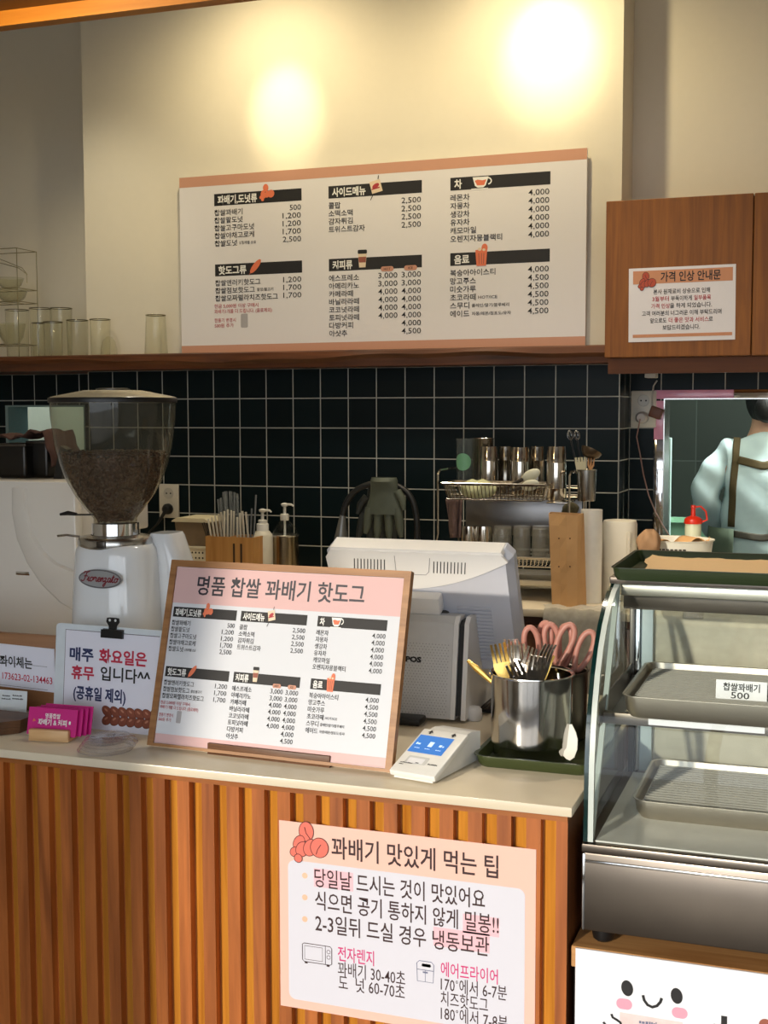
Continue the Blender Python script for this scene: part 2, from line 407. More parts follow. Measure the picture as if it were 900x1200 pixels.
# recessed wall right of the pier, with the kitchen hatch in it
TR = tile_mat('green_tile_right', 'X', at(775, 445, YR).x, zg)
OX0, OX1, OZ0, OZ1 = at(778, 500, YR).x, 0.62, 0.98, at(800, 467, YR).z
m = MB()
for a, b in (((XPR + .002, 0), (OX0, ZT)), ((OX1, 0), (2.4, ZT)), ((OX0, OZ1), (OX1, ZT)), ((OX0, 0), (OX1, OZ0))):
    m.box((a[0], YR, a[1]), (b[0], YR + 0.12, b[1]))
struct(m.build('wall_right_tiles', TR))
struct(MB().box((XPR, YR, ZT), (2.4, YR + 0.12, ZC)).build('wall_right_plaster', PLASTER))
# recessed wall left of the pier, with a second hatch
TL = tile_mat('green_tile_left', 'X', at(66, 440, YR).x, zg)
LX0, LX1, LZ0, LZ1 = at(8, 520, YR).x, at(100, 500, YR).x, 1.05, at(40, 475, YR).z
m = MB()
for a, b in (((-3.4, 0), (LX0, ZT)), ((LX1, 0), (XPL, ZT)), ((LX0, LZ1), (LX1, ZT)), ((LX0, 0), (LX1, LZ0))):
    m.box((a[0], YR, a[1]), (b[0], YR + 0.12, b[1]))
struct(m.build('wall_left_tiles', TL))
struct(MB().box((-3.4, YR, ZT), (XPL, YR + 0.12, ZC)).build('wall_left_plaster', PLASTER))
struct(MB().box((-3.5, -1.5, 0), (-3.4, 6.4, ZC)).build('wall_west', PLASTER))
struct(MB().box((2.4, -1.5, 0), (2.5, 6.4, ZC)).build('wall_east', PLASTER))
# kitchen behind
KT = tile_mat('kitchen_tile', 'X', 0.03, 0.98, tile=(34, 38, 34), grout=(54, 60, 55), pitch=0.3, gw=0.004)
struct(MB().box((-1.2, 5.75, 0), (2.4, 5.85, 2.7)).build('wall_kitchen', KT))
struct(MB().box((-3.4, 5.75, 0), (-1.2, 5.85, 2.7)).build('wall_kitchen_left', plain('kitchen_paint', (88, 122, 124), 0.6)))
struct(MB().box((-1.25, YR + 0.13, 0), (-1.2, 5.75, 2.7)).build('wall_kitchen_partition', plain('kitchen_partition', (60, 70, 66), 0.7)))
struct(MB().box((-3.4, YR + 0.13, 2.7), (2.4, 5.85, 2.78)).build('ceiling_kitchen', CEIL))
# shop front behind the camera
m = MB()
WX0, WX1, WZ0, WZ1 = -2.09, 1.8, 0.12, 2.6  # left edge of the opening shaped to end the sun on the slats
for a, b in (((-3.4, 0), (WX0, ZC)), ((WX1, 0), (2.4, ZC)), ((WX0, 0), (WX1, WZ0)), ((WX0, WZ1), (WX1, ZC))):
    m.box((a[0], -1.5, a[1]), (b[0], -1.4, b[1]))
struct(m.build('wall_front', PLASTER))
m = MB()
for x in (WX0 + .03, -0.42, 0.62, WX1 - .03): m.box((x - .025, -1.48, WZ0), (x + .025, -1.42, WZ1))
for z in (WZ0 + .025, 2.2, WZ1 - .025): m.box((WX0, -1.48, z - .025), (WX1, -1.42, z + .025))
struct(m.build('window_1', plain('window_frame', (60, 58, 56), 0.4)))
struct(MB().box((-9, -9, -0.12), (7, -1.5, -0.02)).build('street', plain('street_paving', (150, 146, 140), 0.9)))

# ------------------------------------------------------------------ canopy over the counter
zb = at(0, 37, 2.2).z
cn = MB().box((-3.4, 0.9, zb + 0.029), (0.9, 2.2, zb + 0.07)).build('trim_1', DARKW); struct(cn)
fas = MB().box((-3.4, 2.17, zb), (0.9, 2.2, zb + 0.0289)).build('trim_2', wood('fascia_wood', (176, 106, 30), (206, 138, 50), 'X')); struct(fas)

# ------------------------------------------------------------------ wall shelf
YS = 3.80
sh = thing('wall_shelf', 'long dark wooden live-edge shelf carrying the big menu board and drinking glasses', 'shelf', (-1.7, YS, 1.66))
zs1, zs0 = at(350, 411, YS).z, at(350, 430, YS).z
rows = []
N = 140
for i in range(N + 1):
    x = -3.39 + (XPR - 0.006 + 3.39) * i / N
    w = 0.006 * math.sin(x * 9) + 0.004 * math.sin(x * 23 + 1)
    zm = zs1 - 0.022 + 0.008 * math.sin(x * 4.1) + 0.003 * math.sin(x * 17)
    yb = YW - 0.002 if XPL - .01 < x else YR - 0.002
    rows.append([Vector((x, yb, zs0)), Vector((x, YS + 0.012, zs0)), Vector((x, YS + 0.008, zm - 0.012)), Vector((x, YS - 0.004 + w * .5, zm)), Vector((x, YS + w * .4, zs1 - 0.004)), Vector((x, YS + 0.008 + w * .4, zs1)), Vector((x, yb, zs1))])
m = MB().strip(rows, False, True)
m.f += [tuple(range(7)), tuple(range(len(rows) * 7 - 7, len(rows) * 7))]; m.s += [False, False]
m.build('board', SHELFW, sh)
ZS = zs1

# ------------------------------------------------------------------ wall cabinet, top right
YC = 3.68
c0, c1 = at(711.5, 236, YC), at(709.8, 419, YC)
gx = at(882, 320, YC).x
cab = thing('wall_cabinet', 'brown wooden wall cabinet at top right with a paper notice on its door', 'cabinet', (0, 3.9, c1.z))
x0 = XPR + 0.003
MB().box((x0, YC + 0.02, c1.z), (1.25, YR - 0.002, c0.z - 0.004)).build('carcass', CABW, cab)
for a, b in ((x0 - 0.002, gx - 0.0015), (gx + 0.0015, gx + 0.405), (gx + 0.408, 1.25)):
    d = MB().box((a, YC, c1.z), (b, YC + 0.0195, c0.z), 0.0015, 1).build('door', CABW, cab)
rl = MB().box((XPR + .003, YC + 0.05, at(800, 437, YC + .05).z), (1.25, YC + 0.075, c1.z - 0.001)).build('lower_rail', wood('rail_wood', (98, 50, 10), (120, 66, 18), 'X', 1, .6), cab)

# ------------------------------------------------------------------ menus
def menu_table(s, k, names, mk, red=True, X=(0.0, 0.418, 0.835), W=0.322):
    """print the three-column price table; k = metres per unit of the wall board"""
    bar, ink, wht, rd, og, br, cr = (mk(n) for n in ('bars', 'ink', 'white', 'red', 'orange', 'brown', 'cream'))
    B = 0.040; R2 = -0.236
    T = lambda mb, t, a, b, sz, al='L', w=None, bold=0.012, l=0.0007: s.text(mb, t, a * k, b * k, sz * k, al, None if w is None else w * k, bold, l)
    for r in (0, R2):
        for x in X: s.rect(bar, x * k, (r - B) * k, (x + W) * k, r * k, 0.0003)
    heads = (('꽈배기,도넛류', 0, 0, 0.147), ('사이드메뉴', 1, 0, 0.117), ('차', 2, 0, 0.025), ('핫도그류', 0, R2, 0.105), ('커피류', 1, R2, 0.07), ('음료', 2, R2, 0.05))
    for t, c, r, w in heads: T(wht, t, X[c] + 0.013, r - 0.021, 0.031, w=w, bold=0.03, l=0.0009)
    lists = {
        (0, 0): (('찹쌀꽈배기', '500'), ('찹쌀팥도넛', '1,200'), ('찹쌀고구마도넛', '1,200'), ('찹쌀야채고로케', '1,700'), ('찹쌀도넛', '2,500')),
        (1, 0): (('콜팝', '2,500'), ('소떡소떡', '2,500'), ('감자튀김', '2,500'), ('트위스트감자', '2,500')),
        (2, 0): (('레몬차', '4,000'), ('자몽차', '4,000'), ('생강차', '4,000'), ('유자차', '4,000'), ('캐모마일', '4,000'), ('오렌지자몽블랙티', '4,000')),
        (0, R2): (('찹쌀앤러키핫도그', '1,200'), ('찹쌀점보핫도그', '1,700'), ('찹쌀모짜렐라치즈핫도그', '1,700')),
        (1, R2): (('에스프레소', '3,000'), ('아메리카노', '3,000'), ('카페라떼', '4,000'), ('바닐라라떼', '4,000'), ('코코넛라떼', '4,000'), ('토피넛라떼', '4,000'), ('다방커피', '4,000'), ('아샷추', '4,500')),
        (2, R2): (('복숭아아이스티', '4,000'), ('망고주스', '4,500'), ('미숫가루', '4,500'), ('초코라떼', '4,500'), ('스무디', '4,500'), ('에이드', '4,500')),
    }
    small = {(0, 0, 4): ('5개/개별 소요', 0.062), (0, R2, 1): ('팥앙/불고기', 0.06), (2, R2, 3): ('HOT/ICE', 0.062), (2, R2, 4): ('플레인/딸기/블루베리', 0.122), (2, R2, 5): ('자몽/레몬/청포도/유자', 0.128)}
    for (c, r), its in lists.items():
        for i, (a, p) in enumerate(its):
            y = r - 0.063 - 0.0258 * i; w = 0.0212 * len(a)
            T(ink, a, X[c], y, 0.0225, w=w)
            T(ink, p, X[c] + W - 0.003, y + 0.003, 0.0255, 'R', w=0.066 if len(p) > 3 else 0.04, bold=0.004)
            if c == 1 and r == R2 and i < 6: T(ink, p, X[c] + W - 0.083, y + 0.003, 0.0255, 'R', w=0.066, bold=0.004)
            if (c, r, i) in small:
                t, w2 = small[(c, r, i)]; T(ink, t, X[c] + w + 0.008, y - 0.001, 0.0125, w=w2)
    if red:
        for t, y, w in (('현금 5,000원 이상 구매시', -0.377, 0.165), ('꽈배기1개를 더 드립니다. (음료제외)', -0.395, 0.215), ('캔용기 변경시', -0.425, 0.08), ('500원 추가', -0.443, 0.072)):
            T(rd, t, -0.004, y, 0.0155, w=w, bold=0.008)
        s.rrect(mk('grey'), 0.095 * k, -0.452 * k, 0.121 * k, -0.405 * k, 0.005 * k)
    # drawings on the bars
    donut_icon(s, og, None, 0.197 * k, -0.010 * k, 0.052 * k, lift=0.0010)
    s.oval(og, 0.152 * k, (R2 - 0.012) * k, 0.029 * k, 0.010 * k, 0.85, 0.0010); s.line(br, [(0.128 * k, (R2 - .040) * k), (0.133 * k, (R2 - .034) * k)], 0.003 * k, 0.001)
    bx, by = (X[1] + 0.165) * k, -0.012 * k
    s.poly(cr, [(bx - .022 * k, by + .016 * k), (bx + .014 * k, by + .024 * k), (bx + .024 * k, by - .014 * k), (bx - .012 * k, by - .022 * k)], 0.0010)
    s.oval(rd, bx, by + .003 * k, 0.013 * k, 0.007 * k, 0.5, 0.0012); s.line(rd, [(bx - .014 * k, by - .008 * k), (bx + .014 * k, by - .002 * k)], .004 * k, .0012)
    s.line(ink, [(bx + .010 * k, by + .036 * k), (bx + .008 * k, by + .024 * k)], 0.0025 * k, 0.001); s.line(ink, [(bx - .008 * k, by - .022 * k), (bx - .018 * k, by - .042 * k)], 0.0025 * k, 0.001)
    cx, cyy = (X[2] + 0.100) * k, -0.020 * k       # tea cup
    s.poly(wht, [(cx - .027 * k, cyy + .017 * k), (cx + .025 * k, cyy + .017 * k), (cx + .016 * k, cyy - .010 * k), (cx + .008 * k, cyy - .016 * k), (cx - .010 * k, cyy - .016 * k), (cx - .019 * k, cyy - .010 * k)], 0.0010)
    s.poly(og, [(cx - .020 * k, cyy + .006 * k), (cx - .010 * k, cyy + .009 * k), (cx + .004 * k, cyy + .006 * k), (cx + .018 * k, cyy + .008 * k), (cx + .011 * k, cyy - .009 * k), (cx - .012 * k, cyy - .009 * k)], 0.0012)
    s.line(wht, [(cx + .022 * k + .012 * k * math.cos(t), cyy + .003 * k + .010 * k * math.sin(t)) for t in (-1.4 + .4 * i for i in range(8))], .004 * k, .001)
    s.rect(wht, cx - .031 * k, cyy - .022 * k, cx + .024 * k, cyy - .018 * k, .001)
    px_, py_ = (X[1] + 0.118) * k, R2 * k           # paper coffee cup
    s.rrect(ink, px_ - .016 * k, py_ + .012 * k, px_ + .016 * k, py_ + .025 * k, .004 * k, .0010)
    s.poly(cr, [(px_ - .015 * k, py_ + .012 * k), (px_ + .015 * k, py_ + .012 * k), (px_ + .011 * k, py_ - .032 * k), (px_ - .011 * k, py_ - .032 * k)], .0010)
    s.poly(br, [(px_ - .0135 * k, py_ + .002 * k), (px_ + .0135 * k, py_ + .002 * k), (px_ + .0115 * k, py_ - .016 * k), (px_ - .0115 * k, py_ - .016 * k)], .0012)
    for x, t in ((X[1] + W - 0.118, 'HOT'), (X[1] + W - 0.038, 'ICE')):
        s.rrect(mk('peach'), (x - .022) * k, (R2 - B - .008) * k, (x + .022) * k, (R2 - B + .008) * k, .0078 * k, .0010); T(ink, t, x, R2 - B, .011, 'C', l=.0013)
    jx, jy = (X[2] + 0.103) * k, (R2 - 0.010) * k     # juice glass
    s.poly(og, [(jx - .020 * k, jy + .016 * k), (jx + .019 * k, jy + .020 * k), (jx + .015 * k, jy - .034 * k), (jx - .016 * k, jy - .034 * k)], .0010)
    s.oval(og, jx + .010 * k, jy + .022 * k, .010 * k, .013 * k, 0, .0011); s.oval(cr, jx - .006 * k, jy + .018 * k, .006 * k, .005 * k, 0, .0012); s.oval(cr, jx + .008 * k, jy + .016 * k, .005 * k, .004 * k, 0, .0012)
    for q in (-.009, 0, .008): s.line(br, [(jx + q * k, jy + .006 * k), (jx + q * .8 * k, jy - .028 * k)], .0022 * k, .0012)
INKS = {'bars': ('header_bar', INK), 'ink': ('lettering', INK), 'white': ('header_lettering', INKW), 'red': ('red_lettering', plain('red_ink', (176, 52, 58), 0.6)),
        'orange': ('orange_print', plain('orange_ink', (222, 116, 80), 0.6)), 'brown': ('brown_print', plain('brown_ink', (150, 84, 66), 0.6)), 'cream': ('cream_print', plain('cream_ink', (226, 204, 176), 0.6)), 'peach': ('pill_print', plain('pill_ink', (196, 140, 116), .6)), 'grey': ('grey_print', plain('grey_ink', (168, 164, 166), 0.6))}
PEACH = plain('peach_ink', (200, 148, 122), 0.6, var=0.02)
PINKB = plain('pink_ink', (228, 190, 182), 0.6, var=0.02)
def menu(root, s, k, red=True, **kw):
    d = {}
    menu_table(s, k, None, lambda n: d.setdefault(n, MB()), red, **kw)
    for n, mb in d.items():
        if mb.v: mb.build(INKS[n][0], INKS[n][1], root, fix=False)
# the wall board
YB = 3.93
wb = thing('menu_board', 'large white wall menu board with three price columns, standing on the wooden shelf', 'menu board', (-1.43, YB, ZS))
s = Sheet((-2.0, YB, 2.236), (1, 0, 0.0025), (0, 0, 1))
bl, tr = s.px(213.5, 412.5), s.px(688, 174.5)
m = MB(); s.slab(m, bl[0], ZS - 2.236 + 0.001, tr[0], tr[1], 0.012); m.build('panel', plain('menu_white', (226, 222, 222), 0.55, var=0.01), wb)
m = MB(); s.rect(m, bl[0], tr[1] - 0.034, tr[0], tr[1], 0.0002); s.rect(m, bl[0], ZS - 2.236 + 0.001, tr[0], ZS - 2.236 + 0.031, 0.0002); m.build('peach_border', PEACH, wb)
menu(wb, s, 1.0)
# notice on the cabinet door
def px_sheet(Y, x, y): return Sheet(at(x, y, Y), (1, 0, 0), (0, 0, 1))
s = px_sheet(YC - 0.0012, 737, 315)
nt_ = thing('paper_notice', 'paper price notice with a brown heading band, taped to the wooden wall cabinet', 'notice', (s.o.x, s.o.y, s.o.z - .2))
W_, H_ = s.px(862.5, 309)[0], 0.208
def rot_in(s, ang): c_, q_ = math.cos(ang), math.sin(ang); u = s.u * c_ + s.v * q_; v = s.v * c_ - s.u * q_; return Sheet(s.o, u, v)
s = rot_in(s, math.radians(0.4))
m = MB(); s.slab(m, 0, -H_, W_, 0, 0.0008); m.build('sheet', plain('notice_paper', (222, 216, 216), 0.7, var=0.02), nt_)
m = MB(); s.rect(m, 0.012, -0.045, W_ - 0.008, -0.008); s.rect(m, 0.012, -H_ + .012, W_ - .008, -H_ + .021); m.build('brown_band', plain('tan_ink', (196, 134, 96), 0.6), nt_)
k_, r_ = MB(), MB(); cx = W_ / 2
s.text(k_, '가격 인상 안내문', cx - 0.078 + .02, -0.027, 0.03, w=0.165, bold=0.02)
L = 0.0155
for i, parts in enumerate(([('본사 원재료비 상승으로 인해', 0)], [('3월부터', 1), (' 부득이하게 ', 0), ('일부품목', 1)], [('가격 인상', 1), ('을 하게 되었습니다.', 0)], [('고객 여러분의 너그러운 이해 부탁드리며', 0)], [('앞으로도 ', 0), ('더 좋은 맛과 서비스', 1), ('로', 0)], [('보답드리겠습니다.', 0)])):
    ws = [sum(0.0115 if ch != ' ' else 0.006 for ch in t) for t, _ in parts]; x = cx - sum(ws) / 2
    for (t, rc), w in zip(parts, ws):
        lead = 0.006 if t[0] == ' ' else 0
        trail = 0.006 if t[-1] == ' ' else 0
        s.text(r_ if rc else k_, t.strip(), x + lead, -0.068 - 0.0202 * i, L, w=w - lead - trail, bold=0.012); x += w
k_.build('lettering', INK, nt_, fix=False); r_.build('red_lettering', INKS['red'][1], nt_, fix=False)
f_, e_ = MB(), MB(); donut_icon(s, f_, e_, 0.052, -0.041, 0.047); e_.build('doughnut_outline', INK, nt_, fix=False); f_.build('doughnut_print', plain('red_brown_ink', (176, 70, 44), 0.6), nt_, fix=False)

# ================================================================== front counter
ZCT = 0.92
YF = 1.82
CXR = at(665, 1010, YF).x
ct = thing('counter', 'front counter clad in vertical orange-brown wooden slats', 'counter', (-1.7, 2.1, 0))
zt1 = at(330, 929 - 1.5, YF).z; zt2 = at(330, 920.6, YF).z
m = MB(); prof = [(0, .016), (.0212, 0), (.0432, 0), (.0434, .016)]
xs0 = at(16, 1100, 1.836).x - 0.0434
pts = []
i0 = -int((xs0 + 3.2) / 0.0453) - 1
i = i0
while True:
    xx = xs0 + 0.0453 * i
    if xx > CXR - 0.02: break
    for a, d in prof: pts.append((min(xx + a, CXR), YF + d))
    i += 1
if pts[-1][0] < CXR - .001: pts += [(CXR - 0.0005, YF + .016)] 
pts[-1] = (CXR, YF); pts[-2] = (pts[-2][0], YF)
pts = [p for j, p in enumerate(pts) if j == 0 or p[0] > pts[j - 1][0] - 1e-6]
rows = [[Vector((x, y, 0.06)) for x, y in pts], [Vector((x, y, zt1)) for x, y in pts]]
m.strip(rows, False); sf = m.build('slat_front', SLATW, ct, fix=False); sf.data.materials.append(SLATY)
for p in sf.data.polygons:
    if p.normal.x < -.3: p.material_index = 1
MB().box((-3.25, YF + 0.0165, 0.06), (CXR - 0.012, 2.5, zt1)).build('body', DARKW, ct)
MB().box((CXR - 0.0115, YF + 0.0005, 0.06), (CXR, 2.5, zt1)).build('end_panel', wood('end_panel_wood', (92, 50, 20), (124, 70, 30), 'Z'), ct)
MB().box((-3.25, YF - 0.002, zt1 + .0003), (CXR, 2.5, ZCT - 0.0155)).build('top_rail', WOODX, ct)
MB().box((-3.25, YF + 0.05, 0), (CXR, 2.45, 0.0595)).build('plinth', BLACK, ct)
wt = thing('worktop', 'cream stone worktop with a white front edge on the slatted counter', 'worktop', (-1.7, 2.1, ZCT - 0.015))
MB().box((-3.25, 1.805, ZCT - 0.015), (at(670.3, 947, 1.805).x, 2.56, ZCT), 0.002).build('slab', plain('cream_stone', (222, 208, 182), 0.22, bscale=8, var=0.05), wt)

# tip poster on the slats
YP = YF - 0.0012
s = px_sheet(YP, 327, 961)
tp = thing('tip_poster', 'peach and white poster of eating tips fixed to the slatted counter front', 'poster', (s.o.x + .2, YP, s.o.z - .3))
Wp = s.px(628.3, 997)[0]; Hp = -s.px(328.9, 1178)[1]
m = MB(); s.slab(m, 0, -Hp, Wp, 0, 0.001); m.build('sheet', plain('poster_peach', (238, 190, 174), 0.45, var=0.01), tp)
m = MB(); a0, b0 = s.px(337.5, 1007); a1, b1 = s.px(338, 1169.5); s.rrect(m, a0, b1, s.px(615.5, 1040)[0], b0, 0.012); m.build('white_panel', plain('poster_white', (214, 212, 222), 0.45, var=0.01), tp)
k_, p_, hl, bu, bl_ = MB(), MB(), MB(), MB(), MB()
for x0, y0, x1, y1 in ((368, 1028, 414, 1033), (542.5, 1082, 585, 1086), (508, 1098, 573.8, 1104)):
    a0, b0 = s.px(x0, y0); a1, b1 = s.px(x1, y1); bm_ = (b0 + b1) / 2
    s.rect(hl, a0, bm_ - .0155, a1, bm_ + .0145, 0.0005)
s.tpx(k_, '꽈배기 맛있게 먹는 팁', 388.6, 993.5, 584, 1015.5, 28, bold=0.012)
s.tpx(k_, '당일날 드시는 것이 맛있어요', 368.6, 1029, 568.5, 1053, 24, bold=0.009)
s.tpx(k_, '식으면 공기 통하지 않게 밀봉!!', 369.3, 1055.5, 584.7, 1083, 24, bold=0.009)
s.tpx(k_, '2-3일뒤 드실 경우 냉동보관', 369.6, 1082.5, 573.3, 1108, 24, bold=0.009)
s.tpx(p_, '전자렌지', 396, 1117.5, 438.5, 1123, 19, bold=0.008)
s.tpx(k_, '꽈배기 30-40초', 396, 1135.7, 475, 1146, 19, bold=0.004)
s.tpx(k_, '도  넛 60-70초', 397, 1151.8, 474.5, 1162, 19, bold=0.004)
s.tpx(p_, '에어프라이어', 516.6, 1135.5, 583.5, 1144.5, 19, bold=0.008)
s.tpx(k_, '170˚에서 6-7분', 516.6, 1152.5, 594, 1164, 19, bold=0.004)
s.tpx(k_, '치즈핫도그', 516.6, 1169.5, 572, 1178, 19, bold=0.004)
s.tpx(k_, '180˚에서 7-8분', 516.6, 1187, 595, 1199, 19, bold=0.004)
for x, y in ((357.3, 1026), (357.3, 1051.5), (357.3, 1077)):
    a, b = s.px(x, y); s.oval(bu, a, b, .0048, .0048)
# microwave and air fryer drawings
a0, b1 = s.px(354.5, 1104.5); a1, b0 = s.px(389, 1132)
s.line(k_, [(a0, b0 + .004), (a0, b1 - .002), (a0 + .003, b1), (a1 - .003, b1), (a1, b1 - .003), (a1, b0 + .003), (a1 - .003, b0 + .001), (a0 + .003, b0 + .001)], .0012, closed=True)
s.line(k_, [(a0 + .004, b0 + .005), (a0 + .004, b1 - .004), (a1 - .016, b1 - .004), (a1 - .016, b0 + .005)], .0009, closed=True); s.line(k_, [(a1 - .011, b0 + .001), (a1 - .011, b1)], .0009)
for q in (.011, .020): s.line(k_, [(a1 - .0055 + .003 * math.cos(t * .6), b1 - .010 - q + .012 + .003 * math.sin(t * .6)) for t in range(11)], .0008)
for q in (a0 + .004, a1 - .009): s.rect(k_, q, b0 - .002, q + .005, b0 + .001, .0007)
a0, b1 = s.px(488.5, 1125); a1, b0 = s.px(508.5, 1152)
s.line(bl_, [(a0 + .001, b0), (a0, b1 - .004), (a0 + .004, b1), (a1 - .004, b1), (a1, b1 - .004), (a1 - .001, b0)], .0011, closed=True)
s.line(bl_, [(a0, b1 - .014), (a1, b1 - .014)], .0011); s.line(bl_, [((a0 + a1) / 2, b0), ((a0 + a1) / 2, b1 - .014)], .0008); s.rrect(bl_, a0 + .008, b1 - .009, a1 - .005, b1 - .004, .002); s.rect(bl_, (a0 + a1) / 2 - .004, b1 - .019, (a0 + a1) / 2 + .004, b1 - .0165, .0006)
k_.build('lettering', plain('brown_ink_dark', (58, 34, 36), 0.6), tp, fix=False); p_.build('magenta_lettering', plain('magenta_ink', (206, 44, 116), 0.6), tp, fix=False)
hl.build('highlight_print', plain('highlight_pink', (238, 186, 196), 0.6), tp, fix=False); bu.build('bullet_print', plain('bullet_peach', (238, 188, 158), 0.6), tp, fix=False); bl_.build('air_fryer_print', plain('slate_ink', (108, 112, 140), 0.6), tp, fix=False)
f_, e_ = MB(), MB(); a, b = s.px(363, 991); donut_icon(s, f_, e_, a, b, 0.062, 0.0012); e_.build('doughnut_outline', plain('maroon_ink', (66, 24, 26), 0.6), tp, fix=False); f_.build('doughnut_print', plain('coral_ink', (230, 112, 96), 0.6), tp, fix=False)

# table menu in its wooden frame
bL, bR, tL, tR_ = atz(172, 873, .925), atz(458.5, 905.5, .925), at(189.5, 656.5, 1.985), at(475.5, 668, 1.965)
u = (bR - bL).normalized(); n_ = u.cross(((tL + tR_) / 2 - (bL + bR) / 2)).normalized(); v = n_.cross(u).normalized()
s = Sheet(bL, u, v); Wm = (bR - bL).length; Hm = ((tL + tR_) / 2 - (bL + bR) / 2).length
ms = thing('table_menu', 'wood-framed table menu with a pink heading, leaning in a wooden foot on the worktop', 'menu stand', ((bL.x + bR.x) / 2, (bL.y + bR.y) / 2 + .02, ZCT))
fw = 0.0115
m = MB()
for a0, b0, a1, b1 in ((0, 0, fw, Hm), (Wm - fw, 0, Wm, Hm), (fw, 0, Wm - fw, fw * .45), (fw, Hm - fw, Wm - fw, Hm)): s.slab(m, a0, b0, a1, b1, 0.014)
m.build('frame', OAK, ms)
m = MB(); m2 = MB().box((fw + .0002, -.012, fw * .45 + .0002), (Wm - fw - .0002, -.004, Hm - fw - .0002)); m.add([s.p(q.x, q.z, q.y) for q in m2.v], m2.f); m.build('panel', plain('gloss_print', (222, 224, 230), 0.10, var=0.01, spec=0.55, coat=0.5), ms)
q = Sheet(s.p(0, 0, -0.004), s.u, s.v)
hb = q.px(185, 711)[1]; hb2 = q.px(466, 716)[1]; hb = (hb + hb2) / 2
m = MB(); q.rect(m, fw + .0005, hb, Wm - fw - .0005, Hm - fw - .0005, .0003); q.rect(m, fw + .0005, fw * .45 + .0005, Wm - fw - .0005, .022, .0003); m.build('pink_band', plain('pink_gloss', (226, 188, 186), 0.12, var=0.01, coat=0.5), ms)
m = MB(); a0, b0 = q.px(231, 689); a1, b1 = q.px(428, 694); q.text(m, '명품 찹쌀 꽈배기 핫도그', a0, (b0 + b1) / 2, 0.037, w=a1 - a0, bold=0.016); m.build('heading_lettering', plain('navy_ink', (40, 36, 48), 0.5), ms, fix=False)
a0, b0 = q.px(204, 711.5); a1, b1 = q.px(458, 722.5); kk = (a1 - a0) / 1.157
mq = Sheet(q.p(a0, hb - 0.007), s.u, s.v); mq.v = mq.v * 1.25; menu(ms, mq, kk, X=(0.0, .379, .789), W=.355)
fl, fr = atz(243, 884, ZCT), atz(385, 901, ZCT)
m = MB(); w2 = (fr - fl).length; fs_ = Sheet(fl + Vector((0, 0, 0.0005)), u, (0, 0, 1)); fs_.slab(m, 0, 0, w2, 0.019, 0.012, .001); fs_.slab(m, 0.0, 0, w2, 0.0045, 0.05); m.build('foot', wood('foot_wood', (84, 52, 30), (130, 88, 54), 'X'), ms)
# closed-on-Tuesday sign
Yc = 1.985
s0 = Sheet(at(66, 846, Yc), (math.cos(-.06), math.sin(-.06), 0), (0, math.sin(.10), math.cos(.10)))
cs = thing('holiday_sign', 'white board with a weekly closing-day paper held by a black binder clip', 'sign', tuple(at(120, 860, Yc).xy) + (ZCT,))
a0, b0 = s0.px(64, 800); a1, b1 = s0.px(120, 733.5); b0 = (ZCT - s0.o.z) / s0.v.z + .003
m = MB(); pts = []
x0, x1, z0, z1, r = a0, a0 + 0.235, b0, b1, 0.008
for cx, cyy, st in ((x1 - r, z1 - r, 0), (x0 + r, z1 - r, 90), (x0 + r, z0 + r, 180), (x1 - r, z0 + r, 270)):
    for k in range(6): an = math.radians(st + 18 * k); pts.append((cx + r * math.cos(an), cyy + r * math.sin(an)))
m.prism(pts, s0.p(0, 0, -0.006), s0.u, s0.v, s0.n * 0.006); m.build('board', plain('sign_white', (214, 222, 228), 0.3), cs)
a0, b1 = s0.px(78, 737.5); b0 = s0.px(80, 858)[1]
m = MB(); s0.rect(m, a0, b0, a0 + .205, b1, .0006); m.build('paper', plain('sign_paper', (228, 228, 240), 0.6, var=.01), cs, fix=False)
m = MB(); s0.line(m, [(a0, b0), (a0, b1), (a0 + .205, b1)], .0012, .0008); m.build('paper_edge', plain('edge_ink', (88, 74, 84), .6), cs, fix=False)
nv, rd_, bk = MB(), MB(), MB()
s0.tpx(nv, '매주', 82.5, 766, 110.5, 767.5, 17, bold=.03, lift=.0013); s0.tpx(rd_, '화요일은', 117, 768, 173, 772.5, 18, bold=.03, lift=.0013)
s0.tpx(rd_, '휴무', 84.5, 787.5, 111, 789, 17, bold=.03, lift=.0013); s0.tpx(bk, '입니다^^', 118.5, 789, 177, 793, 18, bold=.02, lift=.0013)
s0.tpx(nv, '(공휴일 제외)', 86.5, 811.5, 148, 815.5, 17, bold=.03, lift=.0013)
nv.build('navy_lettering', plain('navy_ink2', (36, 46, 92), .6), cs, fix=False); rd_.build('red_lettering', plain('red_ink2', (190, 34, 66), .6), cs, fix=False); bk.build('black_lettering', INK, cs, fix=False)
m, d_, h_ = MB(), MB(), MB()
for row, yy in ((0, 833), (1, 843)):
    for j in range(7):
        a, b = s0.px(126 + j * 9.5, yy + j * .8); s0.oval(d_, a, b, .0124, .0088, .6 if row else -.6, .0014 + .00005 * j); s0.oval(m, a, b, .0115, .0080, .6 if row else -.6, .00142 + .00005 * j)
        s0.oval(h_, a - .002, b + .0025, .0042, .0018, .6 if row else -.6, .00144 + .00005 * j)
m.build('doughnut_print', plain('bread_ink', (136, 72, 50), .6, var=.25, bscale=120), cs, fix=False); h_.build('doughnut_shine_print', plain('bread_light_ink', (186, 124, 96), .6), cs, fix=False); d_.build('doughnut_edge_print', plain('bread_edge_ink', (84, 40, 28), .6), cs, fix=False)
m = MB(); a, b = s0.px(133.5, 742.5)
m.add([], []); KC = 1.36; z = [(KC * p, KC * q_) for p, q_ in ((-.017, -.0055), (.017, -.0055), (.017, .0055), (.007, .006), (-.007, .006), (-.017, .0055))]
